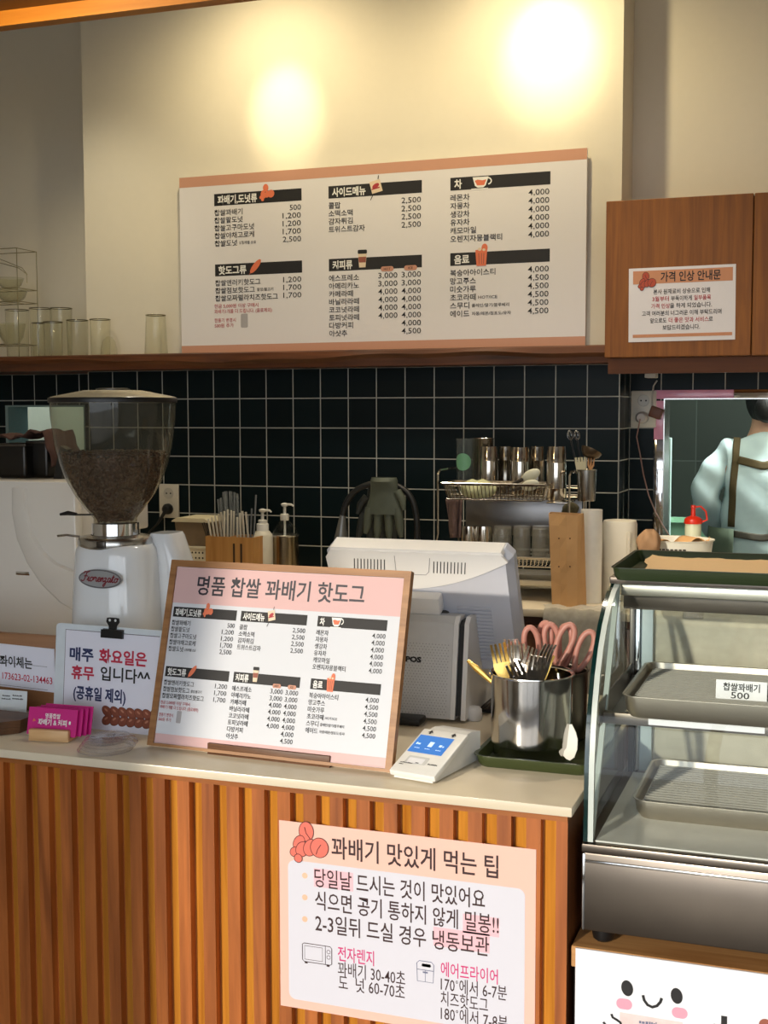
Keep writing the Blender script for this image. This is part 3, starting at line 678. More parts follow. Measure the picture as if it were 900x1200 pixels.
m.prism([(a + p, b + q_) for p, q_ in z], s0.p(0, 0, .001), s0.u, s0.v, s0.n * .006)
m.prism([(a + p, b + q_) for p, q_ in z], s0.p(0, 0, -.014), s0.u, s0.v, s0.n * .006)
s0.slab(m, a - .017 * KC, b + .0055 * KC, a + .017 * KC, b + .0065 * KC, 0.013)
cl = m.build('binder_clip', plain('clip_black', (18, 18, 20), .35), cs)
m = MB(); lev = [(-.006, 0), (.006, 0), (.0065, .006), (.0105, .011), (.0095, .016), (.005, .0165), (-.005, .0165), (-.0095, .016), (-.0105, .011), (-.0065, .006)]
m.prism([(a + p * KC, b + .006 + q_ * 1.45) for p, q_ in lev], s0.p(0, 0, .002), s0.u, s0.v, s0.n * .0015); m.build('lever', plain('clip_black', 0), cl)
m = MB()
for q_ in (-.0045, .0045): s0.oval(m, a + q_ * KC, b + .006 + .0190, .0025, .0025, 0, .0042, 12)
m.build('lever_hole', plain('hole_white', (226, 228, 228), .5), cl, fix=False)

# bank transfer sign on a wooden upstand at far left
Yw = 2.06
wz = at(30, 744, Yw).z
ws = thing('wooden_upstand', 'low brown wooden upstand behind the signs at the left end of the worktop', 'board', (-1.5, Yw, ZCT))
MB().box((-2.2, Yw, ZCT + .0005), (at(65, 750, Yw).x, Yw + .018, wz), .002).build('panel', wood('upstand_wood', (128, 84, 50), (160, 112, 70), 'X'), ws)
s = px_sheet(Yw - .0015, 0, 754)
s = Sheet(s.o, (1, 0, -.03), (0, 0, 1))
ts = thing('transfer_sign', 'white paper strip with red digits, fixed to the wooden upstand', 'sign', (s.o.x, s.o.y, s.o.z - .08))
a1 = s.px(63.5, 764)[0]; b0 = s.px(0, 806)[1]; b0b = s.px(63, 815)[1]
m = MB(); s.slab(m, -.22, b0 + .003, a1 - .0, .0, .001); m.build('sheet', plain('sign_paper', 0), ts)
k_, r_ = MB(), MB(); s.tpx(k_, '계좌이체는', -10, 773, 37.5, 776.5, 14, bold=.02); s.tpx(r_, '173623-02-134463', 2, 790, 60.5, 796.5, 11, bold=.01)
for y in (778, 805): 
    a, b = s.px(55, y + 4); s.line(k_, [(-.2, b + .004), (a, b + .004)], .0006)
k_.build('lettering', INK, ts, fix=False); r_.build('red_lettering', plain('red_ink2', 0), ts, fix=False)
s = px_sheet(1.99, 30, 850)
qc = thing('payment_card', 'small white payment card standing below the transfer sign', 'card', (s.o.x - .04, 1.99, ZCT))
zz = (ZCT - s.o.z); top = s.px(29, 811)[1]
s = Sheet(s.o, (1, 0.03, 0), (0, .12, 1))
m = MB(); s.slab(m, -.11, zz + .001, 0, top, .0012); m.build('card', plain('card_white', (224, 230, 232), .4), qc)
k_ = MB(); 
for n_q, (x, y, w) in enumerate(((3, 814.5, 9), (2, 818, 11), (15, 814.5, 11), (14.5, 818, 13), (3, 834, 15), (1, 841, 20), (1, 846, 21))):
    a, b = s.px(x, y + w * .02); a1, _ = s.px(x + w, y); dashes(s, k_, a, b, a1 - a, .0028, n_q)
k_.build('lettering', INK, qc, fix=False)
for i in range(4):
    zq = ZCT + .0008 + i * .0062
    a = atz(0, 862 - i * 4.2, zq); b = atz(28, 851 - i * 3.2, zq)
    t = thing('wooden_board', ('bottom one of the stacked dark wooden boards at the left corner of the worktop', 'second dark wooden board from the bottom of the stack at the left corner', 'third dark wooden board from the bottom of the stack at the left corner', 'topmost dark wooden board of the stack at the left corner')[i], 'board', (a.x - .03, a.y + .05, zq), 0.0, 'stacked wooden boards')
    x1 = -1.375 + .001 * i
    m = MB(); m.prism([(-1.56, 1.85), (-1.425 + .001 * i, 1.85), (x1, 1.905), (x1, 1.96), (-1.56, 1.96)], (0, 0, zq), (1, 0, 0), (0, 1, 0), (0, 0, .0058)); m.build('board', DARKW, t)
# business cards in a wooden holder
hl_, hr = atz(33, 868.5, ZCT), atz(80, 871, ZCT)
u = (hr - hl_).normalized(); fs_ = Sheet(hl_ + Vector((0, 0, .0005)), u, (0, 0, 1))
ch = thing('card_holder', 'pale wooden card holder at the front left of the worktop', 'card holder', (hl_.x + .035, hl_.y + .015, ZCT))
wl = (hr - hl_).length
m = MB(); fs_.slab(m, 0, 0, wl, .021, .012, .003); fs_.slab(m, 0, 0, wl, .006, .05, .002); m.build('block', LIGHTW, ch)
CARD = plain('magenta_card', (202, 22, 126), .45, var=.03)
for i, (x0, y0, x1, y1, lab) in enumerate(((34.5, 828, 91.5, 830, 'front pink business card with white lettering in the wooden holder'), (43, 827.5, 98, 830.5, 'second pink business card from the front in the wooden holder'), (48, 826, 104, 829.5, 'third pink business card from the front in the wooden holder'), (54, 824, 109.5, 827.5, 'rearmost pink business card in the wooden holder'))):
    Yk = hl_.y + .0135 + .009 * i
    s = Sheet(at(x0, y0, Yk + .012), (1, .04, 0), (0, .22, 1))
    c = thing('business_card', lab, 'card', (s.o.x + .04, Yk, ZCT + .007), 0, 'pink business cards')
    zb_ = (ZCT + .0075 - s.o.z); wk = s.px(x1, y1)[0]
    m = MB(); s.slab(m, 0, zb_, wk, 0, .0012 if i else .003); m.build('card', CARD, c)
    if i == 0:
        k_ = MB(); s.tpx(k_, '명품찹쌀', 53.5, 839, 71, 840, 6.5, bold=.02); s.tpx(k_, '꽈배기 & 커피', 45, 846, 78.5, 848, 8, bold=.03)
        a, b = s.px(82, 848); s.rrect(k_, a - .002, b - .003, a + .002, b + .003, .001, .0006); k_.build('lettering', INKW, c, fix=False)
        k_ = MB(); donut_icon(s, k_, None, *s.px(40.5, 844), .0055); k_.build('doughnut_print', INKS['orange'][1], c, fix=False)
# clear lids
lp = atz(116, 882, ZCT)
PET = thin_glass('clear_plastic', (248, 247, 247), .06, haze=.06, edge=.5, hazec=(236, 234, 234))
for i in range(3):
    t = thing('plastic_cover', ('bottom clear plastic lid of the small stack beside the pink cards', 'middle clear plastic lid of the small stack beside the pink cards', 'topmost clear plastic lid of the small stack beside the pink cards')[i], 'lid', (lp.x + .006 * i, lp.y + .02 - .002 * i, ZCT + .0008 + .0065 * i), 0, 'stacked clear lids')
    pr = [(.046, 0), (.047, .002), (.0445, .004), (.043, .008), (.036, .011), (.034, .014)]
    MB().strip([[Vector((r * math.cos(2 * PI * k / 40), r * math.sin(2 * PI * k / 40), h)) for k in range(40)] for r, h in pr + [(.033, .0135), (.006, .0135)]], True, True).build('lid_dome', PET, t, local=True)
    MB().tube([(.0468 * math.cos(a), .0468 * math.sin(a), .0012) for a in (2 * PI * k / 40 for k in range(40))], .0011, 6, True).build('rim', PET, t, local=True)

# ================================================================== espresso machine and what stands on it
Ym = 2.40
zmt = at(40, 564, Ym).z
xm1 = at(88, 600, Ym).x
ENAMEL = plain('white_enamel', (222, 218, 210), 0.18, var=.01, coat=.3)
_d0, _d1 = ray(88, 600), ray(176, 600); YMB = Ym * (_d0.x / _d0.y) / (_d1.x / _d1.y)
em = thing('espresso_machine', 'large white espresso machine, its smooth back panel facing the customers', 'coffee machine', (-1.9, Ym + .25, ZCT))
MB().box((-2.45, Ym, ZCT + .07), (xm1, Ym + .03, zmt), .004).build('back_panel', ENAMEL, em)
MB().box((-2.44, Ym + .0305, zmt - .13), (xm1 - .004, YMB, zmt - .004), .006).build('upper_body', ENAMEL, em)
MB().box((-2.42, Ym + .0305, ZCT + .05), (xm1 - .06, YMB - .02, zmt - .1305), .006).build('lower_body', STEELB, em)
for x in (-2.38, xm1 - .12):
    for y in (Ym + .08, YMB - .06): MB().cyl((x, y, ZCT + .0005), (x, y, ZCT + .0515), .022, .018).build('foot', BLACK, em)
# raised curved moulding on the panel
arc = [at(*p, Ym) for p in ((14, 572), (14, 600), (20, 632), (32, 660), (48, 684), (70, 706), (100, 724))]
arc2 = [at(*p, Ym) for p in ((32, 572), (33, 600), (40, 626), (52, 646), (68, 660), (86, 668), (102, 672))]
m = MB(); m.strip([[p + Vector((0, -.0005, 0)) for p in arc], [p + Vector((.008, -.006, .002)) for p in arc], [p + Vector((-.006, -.006, -.002)) for p in arc2], [p + Vector((0, -.0005, 0)) for p in arc2]]); m.build('moulding', ENAMEL, em)
a = at(27, 672, Ym)
MB().box((a.x - .018, Ym - .002, a.z - .004), (a.x + .018, Ym - .0003, a.z + .004), .0015).build('plate', CHROME, em)
# canisters, cloth and wedge on top of it
for i, (x0, x1, yt, lab) in enumerate(((-4, 30, 520, 'left one of the two dark steel canisters on top of the espresso machine'), (31, 56, 517, 'right one of the two dark steel canisters on top of the espresso machine'))):
    Yk = Ym + .16 + .03 * i
    a, b = at(x0, 540, Yk), at(x1, 540, Yk); zt = at(x0, yt, Yk).z
    t = thing('canister', lab, 'canister', ((a.x + b.x) / 2, Yk + .04, zmt), 0, 'dark canisters on the espresso machine')
    MB().box((a.x, Yk, zmt - .0035), (b.x, Yk + .09, zt), .008, 3).build('body', plain('graphite_steel', (52, 50, 48), .3, .85), t)
    MB().box((a.x - .001, Yk - .001, zt - .006), (b.x + .001, Yk + .091, zt + .001), .002).build('rim', STEELD, t)
zt = at(20, 514, Ym + .2).z
t = thing('cloth', 'brown cloth draped over the dark canisters on the espresso machine', 'cloth', (at(30, 514, Ym + .2).x, Ym + .2, zt))
rows = []
xa, xb = at(-8, 514, Ym + .18).x, at(60, 514, Ym + .18).x
for j in range(9):
    y = Ym + .152 + .016 * j; r = []
    for i in range(30):
        f = i / 29; x = xa + (xb - xa) * min(1, f / .72); zz = zt + .007 + .004 * math.sin(i * 1.3 + j * .9) + .003 * math.sin(i * .5) + .012 * max(0, math.sin((f - .35) * 5)) * (f < .72)
        if f > .72: x += .020 * math.sin((f - .72) / .28 * 1.5); zz -= (f - .72) / .28 * .075
        r.append(Vector((x, y + .003 * math.sin(i), zz)))
    rows.append(r)
o = MB().strip(rows).build('fabric', plain('brown_cloth', (72, 46, 38), .95, bump=.4, bscale=300), t); md = o.modifiers.new('thick', 'SOLIDIFY'); md.thickness = .003
wg = thing('knock_bar', 'black angled handle leaning beside the canisters on top of the espresso machine', 'handle', (at(70, 562, Ym + .16).x, Ym + .16, zmt))
a, b = at(68, 566, Ym + .16), at(80, 528, Ym + .16)
MB().prism([(-.013, 0), (.010, 0), (.024, .070), (.008, .078)], (a.x, Ym + .16, zmt - .0035), (1, 0, 0), (0, 0, 1), (0, .025, 0)).build('handle', BLACK, wg)

# ================================================================== coffee grinder
Yg = 2.16
gc = at(135, 600, Yg)
K = lambda y: at(135, y, Yg).z
RP = (at(198, 520, Yg).x - at(72, 520, Yg).x) / 126
gr = thing('coffee_grinder', 'white coffee grinder with a tall smoked hopper half full of beans', 'coffee grinder', (gc.x, Yg, ZCT))
C = (gc.x, Yg, 0)
hp = [(63.2, 471), (62.5, 490), (61, 503), (59, 521), (54.5, 543), (48.5, 562), (40.5, 579), (31, 594), (24, 604), (22, 607), (22, 612)]
HOP = thin_glass('smoked_hopper', (226, 224, 212), .04, haze=.06, edge=.30, hazec=(176, 170, 150))
hopper = MB().strip([[Vector((gc.x + r * RP * math.cos(2 * PI * k / 64), Yg + r * RP * math.sin(2 * PI * k / 64), K(y))) for k in range(64)] for r, y in reversed(hp)], True, True).build('hopper', HOP, gr)
hopper.data.polygons.foreach_set('use_smooth', [True] * len(hopper.data.polygons))
m = MB().lathe([(64.2 * RP, K(471.5)), (64.2 * RP, K(466.5)), (62 * RP, K(465)), (30 * RP, K(457.5)), (0, K(456.5))], C, 56)
lid = m.build('lid', plain('smoked_lid', (172, 164, 140), .25, coat=.3), gr)
MB().lathe([(64.6 * RP, K(471.8)), (65 * RP, K(467.5)), (64.3 * RP, K(466.2))], C, 56).build('lid_rim', BLACK, gr)
MB().lathe([(17 * RP, K(457.4)), (17 * RP, K(455.6)), (14 * RP, K(455)), (0, K(455))], C, 32).build('lid_knob', plain('lid_knob_black', (34, 32, 28), .3), gr)
# beans: a core and a skin of beans against the hopper wall
def rad_at(y):
    for (r0, y0), (r1, y1) in zip(hp, hp[1:]):
        if y0 <= y <= y1: return r0 + (r1 - r0) * (y - y0) / (y1 - y0)
    return hp[-1][0]
BEAN = plain('coffee_bean', (84, 54, 34), .38, var=.45, bscale=70)
m = MB()
ys = [535, 545, 560, 575, 590, 603, 610]
m.lathe([((rad_at(y) - 7) * RP, K(y)) for y in reversed(ys)] + [(20 * RP, K(531)), (0, K(529))], C, 40)
def bean(mb, p, n, sz):
    b = MB().ell((0, 0, 0), sz, sz * .72, sz * .5, 8, 6)
    q = Vector(n).to_track_quat('Z', 'Y') @ Quaternion((0, 0, 1), random.uniform(0, 6.3)) @ Quaternion((1, 0, 0), random.uniform(-.5, .5))
    mb.add([q @ v + Vector(p) for v in b.v], b.f, True)
for k in range(1500):
    y = 533 + 76 * random.random() ** 1.15; a = random.uniform(0, 2 * PI)
    r = (rad_at(y) - 4.6) * RP
    bean(m, (gc.x + r * math.cos(a), Yg + r * math.sin(a), K(y)), (math.cos(a), math.sin(a), 0), .0052)
for k in range(420):
    a = random.uniform(0, 2 * PI); r = math.sqrt(random.random()) * (rad_at(533) - 5) * RP
    bean(m, (gc.x + r * math.cos(a), Yg + r * math.sin(a), K(531.5) + random.uniform(-.003, .004)), (0, 0, 1), .0052)
bo = m.build('coffee_beans', BEAN, gr, fix=False); bo['kind'] = 'stuff'
MB().lathe([(24 * RP, K(629)), (24 * RP, K(612.5)), (20 * RP, K(612)), (0, K(612))], C, 48).build('collar', CHROME, gr)
MB().lathe([(37 * RP, K(640)), (38 * RP, K(637)), (38 * RP, K(631)), (36 * RP, K(628)), (25 * RP, K(626)), (25 * RP, K(629))], C, 56).build('adjustment_ring', STEEL, gr)
MB().box((gc.x + 1 * RP, Yg - 39 * RP, K(638)), (gc.x + 11 * RP, Yg - 33 * RP, K(630)), .002).build('ring_tab', STEELD, gr)
lz = K(602)
MB().cyl((gc.x - 10 * RP, Yg - .03, lz), (gc.x - 34 * RP, Yg - .035, lz - .001), .0018).build('shutter_rod', STEELD, gr)
m = MB(); pts = [(gc.x - 34 * RP, Yg - .035, lz), (gc.x - 44 * RP, Yg - .036, lz + .002), (gc.x - 53 * RP, Yg - .037, lz - .001)]; m.tube(pts, [.003, .0045, .0025], 10); m.build('shutter_knob', BLACK, gr)
MB().tube([(gc.x - 36 * RP, Yg - .02, K(629)), (gc.x - 48 * RP, Yg - .03, K(627)), (gc.x - 59 * RP, Yg - .03, K(628.5))], .0024, 8).build('adjustment_lever', STEEL, gr)
# body: tapered rounded block plus the motor housing behind
def loft(mb, secs, n=40, e=.42):
    """superellipse sections (cx, cy, z, rx, ry)"""
    rows = []
    for cx, cy, z, rx, ry in secs:
        r = []
        for k in range(n):
            t = 2 * PI * k / n; c, q = math.cos(t), math.sin(t)
            r.append(Vector((cx + rx * math.copysign(abs(c) ** e, c), cy + ry * math.copysign(abs(q) ** e, q), z)))
        rows.append(r)
    mb.strip(rows, True, True); L = len(rows) * n
    base = len(mb.v) - L
    mb.f += [tuple(base + k for k in reversed(range(n))), tuple(base + L - n + k for k in range(n))]; mb.s += [False, False]
    return mb
bx = gc.x + 2 * RP
m = loft(MB(), [(bx, Yg, ZCT + .02, 47 * RP, .083), (bx, Yg, K(760), 46.5 * RP, .082), (bx, Yg, K(700), 44.5 * RP, .079), (bx, Yg, K(650), 41 * RP, .074), (bx, Yg, K(642), 40 * RP, .072), (bx, Yg, K(637), 37 * RP, .067), (bx, Yg, K(635.5), 34 * RP, .062)], 48, .80)
m.build('body', plain('grinder_white', (226, 228, 230), .12, var=.01, coat=.5), gr)
m = loft(MB(), [(bx + 46 * RP, Yg + .06, ZCT + .02, 30 * RP, .045), (bx + 46 * RP, Yg + .06, K(700), 27 * RP, .043), (bx + 43 * RP, Yg + .06, K(660), 21 * RP, .041), (bx + 40 * RP, Yg + .06, K(629), 14 * RP, .038), (bx + 40 * RP, Yg + .06, K(625.5), 12 * RP, .035)], 40, .5)
m.build('motor_housing', plain('grinder_white', 0), gr)
loft(MB(), [(bx + .02, Yg + .03, ZCT + .0005, 60 * RP, .105), (bx + .02, Yg + .03, ZCT + .0195, 60 * RP, .105)], 40, .6).build('base', BLACK, gr)
# oval badge
yb = Yg - .0790
bc = at(119, 678, yb)
s = Sheet((bc.x, yb - .006, bc.z), (1, -.10, 0), (0, .08, 1))
m = MB(); el = lambda ra, rb: [(ra * math.cos(t), rb * math.sin(t)) for t in (2 * PI * k / 40 for k in range(40))]
m.prism(el(.0500, .0180), s.p(0, 0, -.004), s.u, s.v, s.n * .004); bd = m.build('badge', plain('badge_silver', (176, 180, 186), .35, .6), gr)
m = MB(); s.line(m, el(.0475, .0160), .0012, .0003, True); s.line(m, el(.0494, .0174), .0010, .0003, True); m.build('badge_rim', plain('badge_dark', (92, 88, 92), .4), bd, fix=False)
m = MB()
def stroke(pts, w): 
    P_ = [Vector((a, b)) for a, b in pts]; out = []
    for i in range(len(P_) - 1):
        p0 = P_[max(i - 1, 0)]; p1 = P_[i]; p2 = P_[i + 1]; p3 = P_[min(i + 2, len(P_) - 1)]
        for k in range(5):
            t = k / 5; out.append(tuple(.5 * ((2 * p1) + (p2 - p0) * t + (2 * p0 - 5 * p1 + 4 * p2 - p3) * t * t + (3 * p1 - p0 - 3 * p2 + p3) * t ** 3)))
    out.append(tuple(P_[-1])); return out
U = .0112; X0 = -.0435; Y0 = -.0052
SCR = {'F': ([(.0, .2), (.15, 0), (.45, .05), (.62, .6), (.75, 1.5)], [(.15, 1.25), (.35, 1.6), (.8, 1.5), (1.25, 1.72)], [(.35, .8), (.7, .88), (1.05, .8)]),
       'i': ([(.05, .1), (.3, .75), (.3, .15), (.45, .0), (.6, .15)],), 'o': ([(.5, .7), (.2, .65), (.1, .25), (.3, 0), (.55, .2), (.6, .55), (.45, .7), (.85, .6)],),
       'r': ([(.0, .2), (.2, .75), (.35, .6), (.5, .68), (.5, .2), (.65, 0), (.8, .15)],), 'e': ([(.0, .15), (.4, .4), (.45, .68), (.2, .65), (.1, .25), (.3, 0), (.65, .15)],),
       'n': ([(.0, .1), (.15, .7), (.15, 0), (.25, .5), (.45, .7), (.5, .3), (.6, 0), (.75, .15)],), 'z': ([(.0, .6), (.3, .72), (.35, .45), (.1, .05), (.35, .1), (.4, -.35), (.15, -.75), (.05, -.45), (.7, .15)],),
       'a': ([(.5, .65), (.2, .68), (.1, .25), (.3, 0), (.5, .3), (.55, .7), (.55, .15), (.65, 0), (.8, .15)],), 't': ([(.0, .1), (.3, 1.25), (.2, .2), (.35, 0), (.55, .15)], [(.05, .85), (.5, .9)])}
x = 0
for ch_, adv in zip('Fiorenzato', (1.0, .5, .72, .72, .58, .68, .62, .72, .5, .7)):
    for st in SCR[ch_]: s.line(m, [(X0 + (x + a + b * .22) * U * 1.12, Y0 + b * U) for a, b in stroke(st, 0)], .0022, .0006)
    x += adv
s.oval(m, .0405, -.003, .0016, .0012, 0, .0006, 10)
m.build('badge_lettering', plain('badge_red', (128, 34, 46), .45), bd, fix=False)

# ================================================================== point-of-sale terminal
ps = thing('pos_terminal', 'white point-of-sale terminal seen from behind, with a perforated grey base box', 'cash register', (-.72, 2.34, ZCT))
POSW = plain('pos_white', (232, 230, 228), .35, var=.01); POSG = plain('pos_lavender', (196, 198, 208), .45, var=.01)
tl, tr_, br_ = at(381, 641, 2.26), at(598, 646, 2.26), at(608, 790, 2.36)
u = Vector((1, 0, 0)); 
hz = tl.z - at(608, 790, 2.36).z
v = Vector((0, -.10, hz)).normalized()
wmon = .378
s = Sheet((tr_.x + .004 - wmon, 2.26 + .10, tl.z - hz), u, v)
Hh = (tl.z - s.o.z) / v.z
# housing: rounded slab with chamfered back
m = MB(); outer = [(.012, 0), (wmon - .012, 0), (wmon, .012), (wmon - .004, Hh - .016), (wmon - .018, Hh), (.016, Hh), (0, Hh - .018), (0, .012)]
m.prism(outer, s.p(0, 0, -.042), s.u, s.v, s.n * .020)
inn = [(a + (wmon / 2 - a) * .06, b + (Hh / 2 - b) * .05) for a, b in outer]
a_ = [s.p(a, b, -.022) for a, b in outer]; b_ = [s.p(a, b, 0) for a, b in inn]
m.strip([a_, b_], False, True); n0 = len(m.v) - 8; m.f.append(tuple(range(n0, n0 + 8))); m.s.append(False)
mon = m.build('monitor_housing', POSG, ps)
# white upper shell with a sweeping lower edge, slightly proud
m = MB(); cur = [(.010 + (wmon - .02) * k / 20, Hh - .062 - .030 * math.sin(PI * min(1, .18 + .82 * k / 20) * .62 + .35) ** 2 + .060 * (k / 20) ** 2.6) for k in range(21)]
top = [(wmon - .022, Hh - .004), (.018, Hh - .004), (.006, Hh - .02)]
m.prism(cur + top, s.p(0, 0, -.004), s.u, s.v, s.n * .0065); m.build('upper_shell', POSW, mon)
m = MB(); 
m.prism([(.016, Hh - .006), (wmon - .018, Hh - .006), (wmon - .022, Hh + .001), (.018, Hh + .001)], s.p(0, 0, -.040), s.u, s.v, s.n * .040); m.build('top_edge', POSW, mon)
m = MB()
for g in (.062, .222):
    for i in range(10): s.line(m, [(g + .0068 * i, Hh - .046), (g + .0068 * i + .0035, Hh - .021)], .0018, .0031)
m.build('vent_slot', plain('slot_black', (36, 34, 36), .7), mon, fix=False)
m = MB(); s.line(m, [(.148, Hh - .012), (.147, Hh - .046), (.151, Hh - .051), (.206, Hh - .051), (.213, Hh - .044), (.218, Hh - .014)], .0010, .0031); m.build('cover_seam', plain('seam_grey', (120, 118, 124), .7), mon, fix=False)
m = MB()
for i in range(16):
    zz = .026 + .0078 * i; s.slab(m, wmon - .118, zz, wmon - .052, zz + .0042, .003, .0008)
m.xf(Matrix.Translation(s.n * .0035)); m.build('louvre', POSG, mon)
m = MB().box((.14, 0, 0), (.235, .03, .038), .006); mm = MB(); mm.add([s.p(q.x, Hh - .125 + q.z, q.y) for q in m.v], m.f, True); mm.build('bracket', POSW, mon)
# stand neck and base box
MB().box((tr_.x - .22, 2.30, ZCT + .12), (tr_.x - .13, 2.33, ZCT + .20), .008).build('neck', STEELD, ps)
xr, xl = at(545, 850, 2.235).x, at(545, 850, 2.235).x - .27
zt = at(520, 724, 2.25).z
m = MB(); side = [(2.235, ZCT + .006), (2.262, zt - .012), (2.275, zt), (2.40, zt), (2.43, ZCT + .006)]
m.prism([(a, b) for a, b in side], (xl, 0, 0), (0, 1, 0), (0, 0, 1), (xr - xl - .030, 0, 0)); bb = m.build('base_box', plain('pos_grey', (206, 206, 206), .5), ps)
m = MB(); m.prism(side, (xr - .0295, 0, 0), (0, 1, 0), (0, 0, 1), (.009, 0, 0)); m.build('side_frame', POSW, ps)
m = MB(); side2 = [(2.241, ZCT + .012), (2.267, zt - .016), (2.280, zt - .008), (2.39, zt - .008), (2.42, ZCT + .012)]; m.prism(side2, (xr - .0203, 0, 0), (0, 1, 0), (0, 0, 1), (.011, 0, 0)); m.build('side_inlay', BLACK, ps)
m = MB(); m.prism(side, (xr - .009, 0, 0), (0, 1, 0), (0, 0, 1), (.009, 0, 0)); m.build('side_frame', POSW, ps)
sb = Sheet((xl, 2.235, ZCT + .006), (1, 0, 0), (0, .027, zt - .012 - ZCT - .006))
hb_ = math.hypot(.027, zt - .018 - ZCT)
m = MB()
for i in range(38):
    for j in range(26):
        a, b = .008 + i * .0063 + (j % 2) * .0031, .008 + j * .0052
        if a < xr - xl - .036 and b < hb_ - .006: s_ = sb; m.add([sb.p(a - .0012, b, .0003), sb.p(a, b - .0012, .0003), sb.p(a + .0012, b, .0003), sb.p(a, b + .0012, .0003)], [(0, 1, 2, 3)])
m.build('perforation_pattern', plain('perf_grey', (150, 150, 152), .7), bb, fix=False)
m = MB(); a0, b0 = sb.px(494, 773); a1, _ = sb.px(462, 771); sb.text(m, 'OKPOS', a0, b0, .0135, 'R', w=.058, bold=.06, lift=.0008); m.build('lettering', INK, bb, fix=False)
MB().box((at(488, 840, 2.2).x - .14, 2.185, ZCT + .0008), (at(494, 840, 2.2).x, 2.228, ZCT + .014), .003).build('front_shelf', BLACK, ps)
MB().lathe([(.013, ZCT + .0005), (.016, ZCT + .006), (.014, ZCT + .022), (.010, ZCT + .026)], (xr + .008, 2.27, 0), 20).build('foot', POSW, ps)

# card reader
cr_ = thing('card_reader', 'white card payment terminal with a blue screen beside the table menu', 'card reader', (-.60, 1.93, ZCT))
fl, fr, bk = atz(458, 912, ZCT), atz(511, 921, ZCT), atz(556, 884, ZCT)
u = (fr - fl).normalized(); d_ = Vector((-u.y, u.x, 0)); w_ = (fr - fl).length; dp = .165
hgt = at(476, 849, (fl + d_ * dp).y - .03).z - ZCT
def pr(a, b, z): return fl + u * a + d_ * b + Vector((0, 0, z))
m = MB(); prof2 = [(0, .003), (0, .014), (dp - .055, hgt), (dp - .03, hgt + .001), (dp, .05), (dp, .003)]
m.prism(prof2, pr(.006, 0, 0), d_, (0, 0, 1), u * (w_ - .012)); rb = m.build('body', plain('reader_white', (224, 222, 216), .4), cr_)
v = (pr(0, dp - .055, hgt) - pr(0, 0, .014)).normalized(); s = Sheet(pr(0, -.0012, .0150), u, v); Hf = (pr(0, dp - .055, hgt) - pr(0, 0, .014)).length
m = MB(); s.slab(m, 0, -.004, w_, Hf + .001, .010, .002); m.xf(Matrix.Translation(s.n * .002)); m.build('face_plate', plain('reader_face', (232, 230, 224), .35), cr_)
q = Sheet(s.p(0, 0, .0022), s.u, s.v)
cn_ = [q.px(*p) for p in ((488, 861.5), (529.5, 864.5), (522, 886), (480.5, 881.5))]
x0_, x1_, y0_, y1_ = (cn_[0][0] + cn_[3][0]) / 2, (cn_[1][0] + cn_[2][0]) / 2, (cn_[2][1] + cn_[3][1]) / 2, (cn_[0][1] + cn_[1][1]) / 2
m = MB(); q.rect(m, x0_, y0_, x1_, y1_, .0003); scn = m.build('screen', emit('screen_blue', (30, 112, 200), 0.35), cr_, fix=False)
m = MB(); W3 = x1_ - x0_; yc = (y0_ + y1_) / 2
dashes(q, m, x0_ + W3 * .08, yc, W3 * .17, .006, 1); q.rrect(m, x0_ + W3 * .5 - .004, yc - .006, x0_ + W3 * .5 + .004, yc + .008, .001, .0006); dashes(q, m, x0_ + W3 * .75, yc, W3 * .17, .006, 2)
for n_q, f_q in enumerate((.12, .42, .74)): dashes(q, m, x0_ + W3 * f_q, yc - .012, W3 * .15, .0022, n_q)
m.build('screen_lettering', emit('screen_pale', (190, 220, 244), .6), scn, fix=False)
m = MB(); q.rrect(m, x0_ + .010, y0_ - .030, x1_ - .014, y0_ - .010, .003, .0004); m.build('logo_plate', plain('reader_grey', (206, 206, 204), .4), cr_, fix=False)
m = MB(); q.rrect(m, x0_ + .014, y0_ - .029, x1_ - .020, y0_ - .015, .002, .0006); m.build('slot_plate', plain('reader_pale', (232, 232, 236), .3), cr_, fix=False)
m = MB(); q.rrect(m, x0_ + .030, y0_ - .0285, x0_ + .036, y0_ - .0265, .0008, .0009)
dashes(q, m, .008, .020, .022, .0026, 4); dashes(q, m, .008, .015, .008, .002, 5); dashes(q, m, w_ - .026, .024, .017, .0034, 6)
for a in (x0_ + .014, x1_ - .006):
    b = y1_ + .009; q.poly(m, [(a - .005, b - .001), (a, b + .006), (a + .005, b - .001), (a + .0015, b - .001), (a + .0015, b - .005), (a - .0015, b - .005), (a - .0015, b - .001)], .0008)
m.build('lettering', INK, cr_, fix=False)
# black till box behind the cutlery pots
tb = thing('receipt_box', 'flat black box with a woven top behind the cutlery pots', 'box', (-.52, 2.40, ZCT))
a, b = at(556, 846, 2.33), at(640, 846, 2.33); zt = at(570, 832, 2.33).z
MB().box((a.x, 2.33, ZCT + .0005), (b.x, 2.50, zt), .006).build('body', plain('matte_black', (22, 20, 20), .6), tb)
m = MB()
for i in range(18): m.box((a.x + .006 + i * (b.x - a.x - .012) / 18, 2.335, zt + .0003), (a.x + .006 + (i + .55) * (b.x - a.x - .012) / 18, 2.49, zt + .002))
m.build('woven_top', plain('weave_dark', (70, 62, 56), .7), tb)

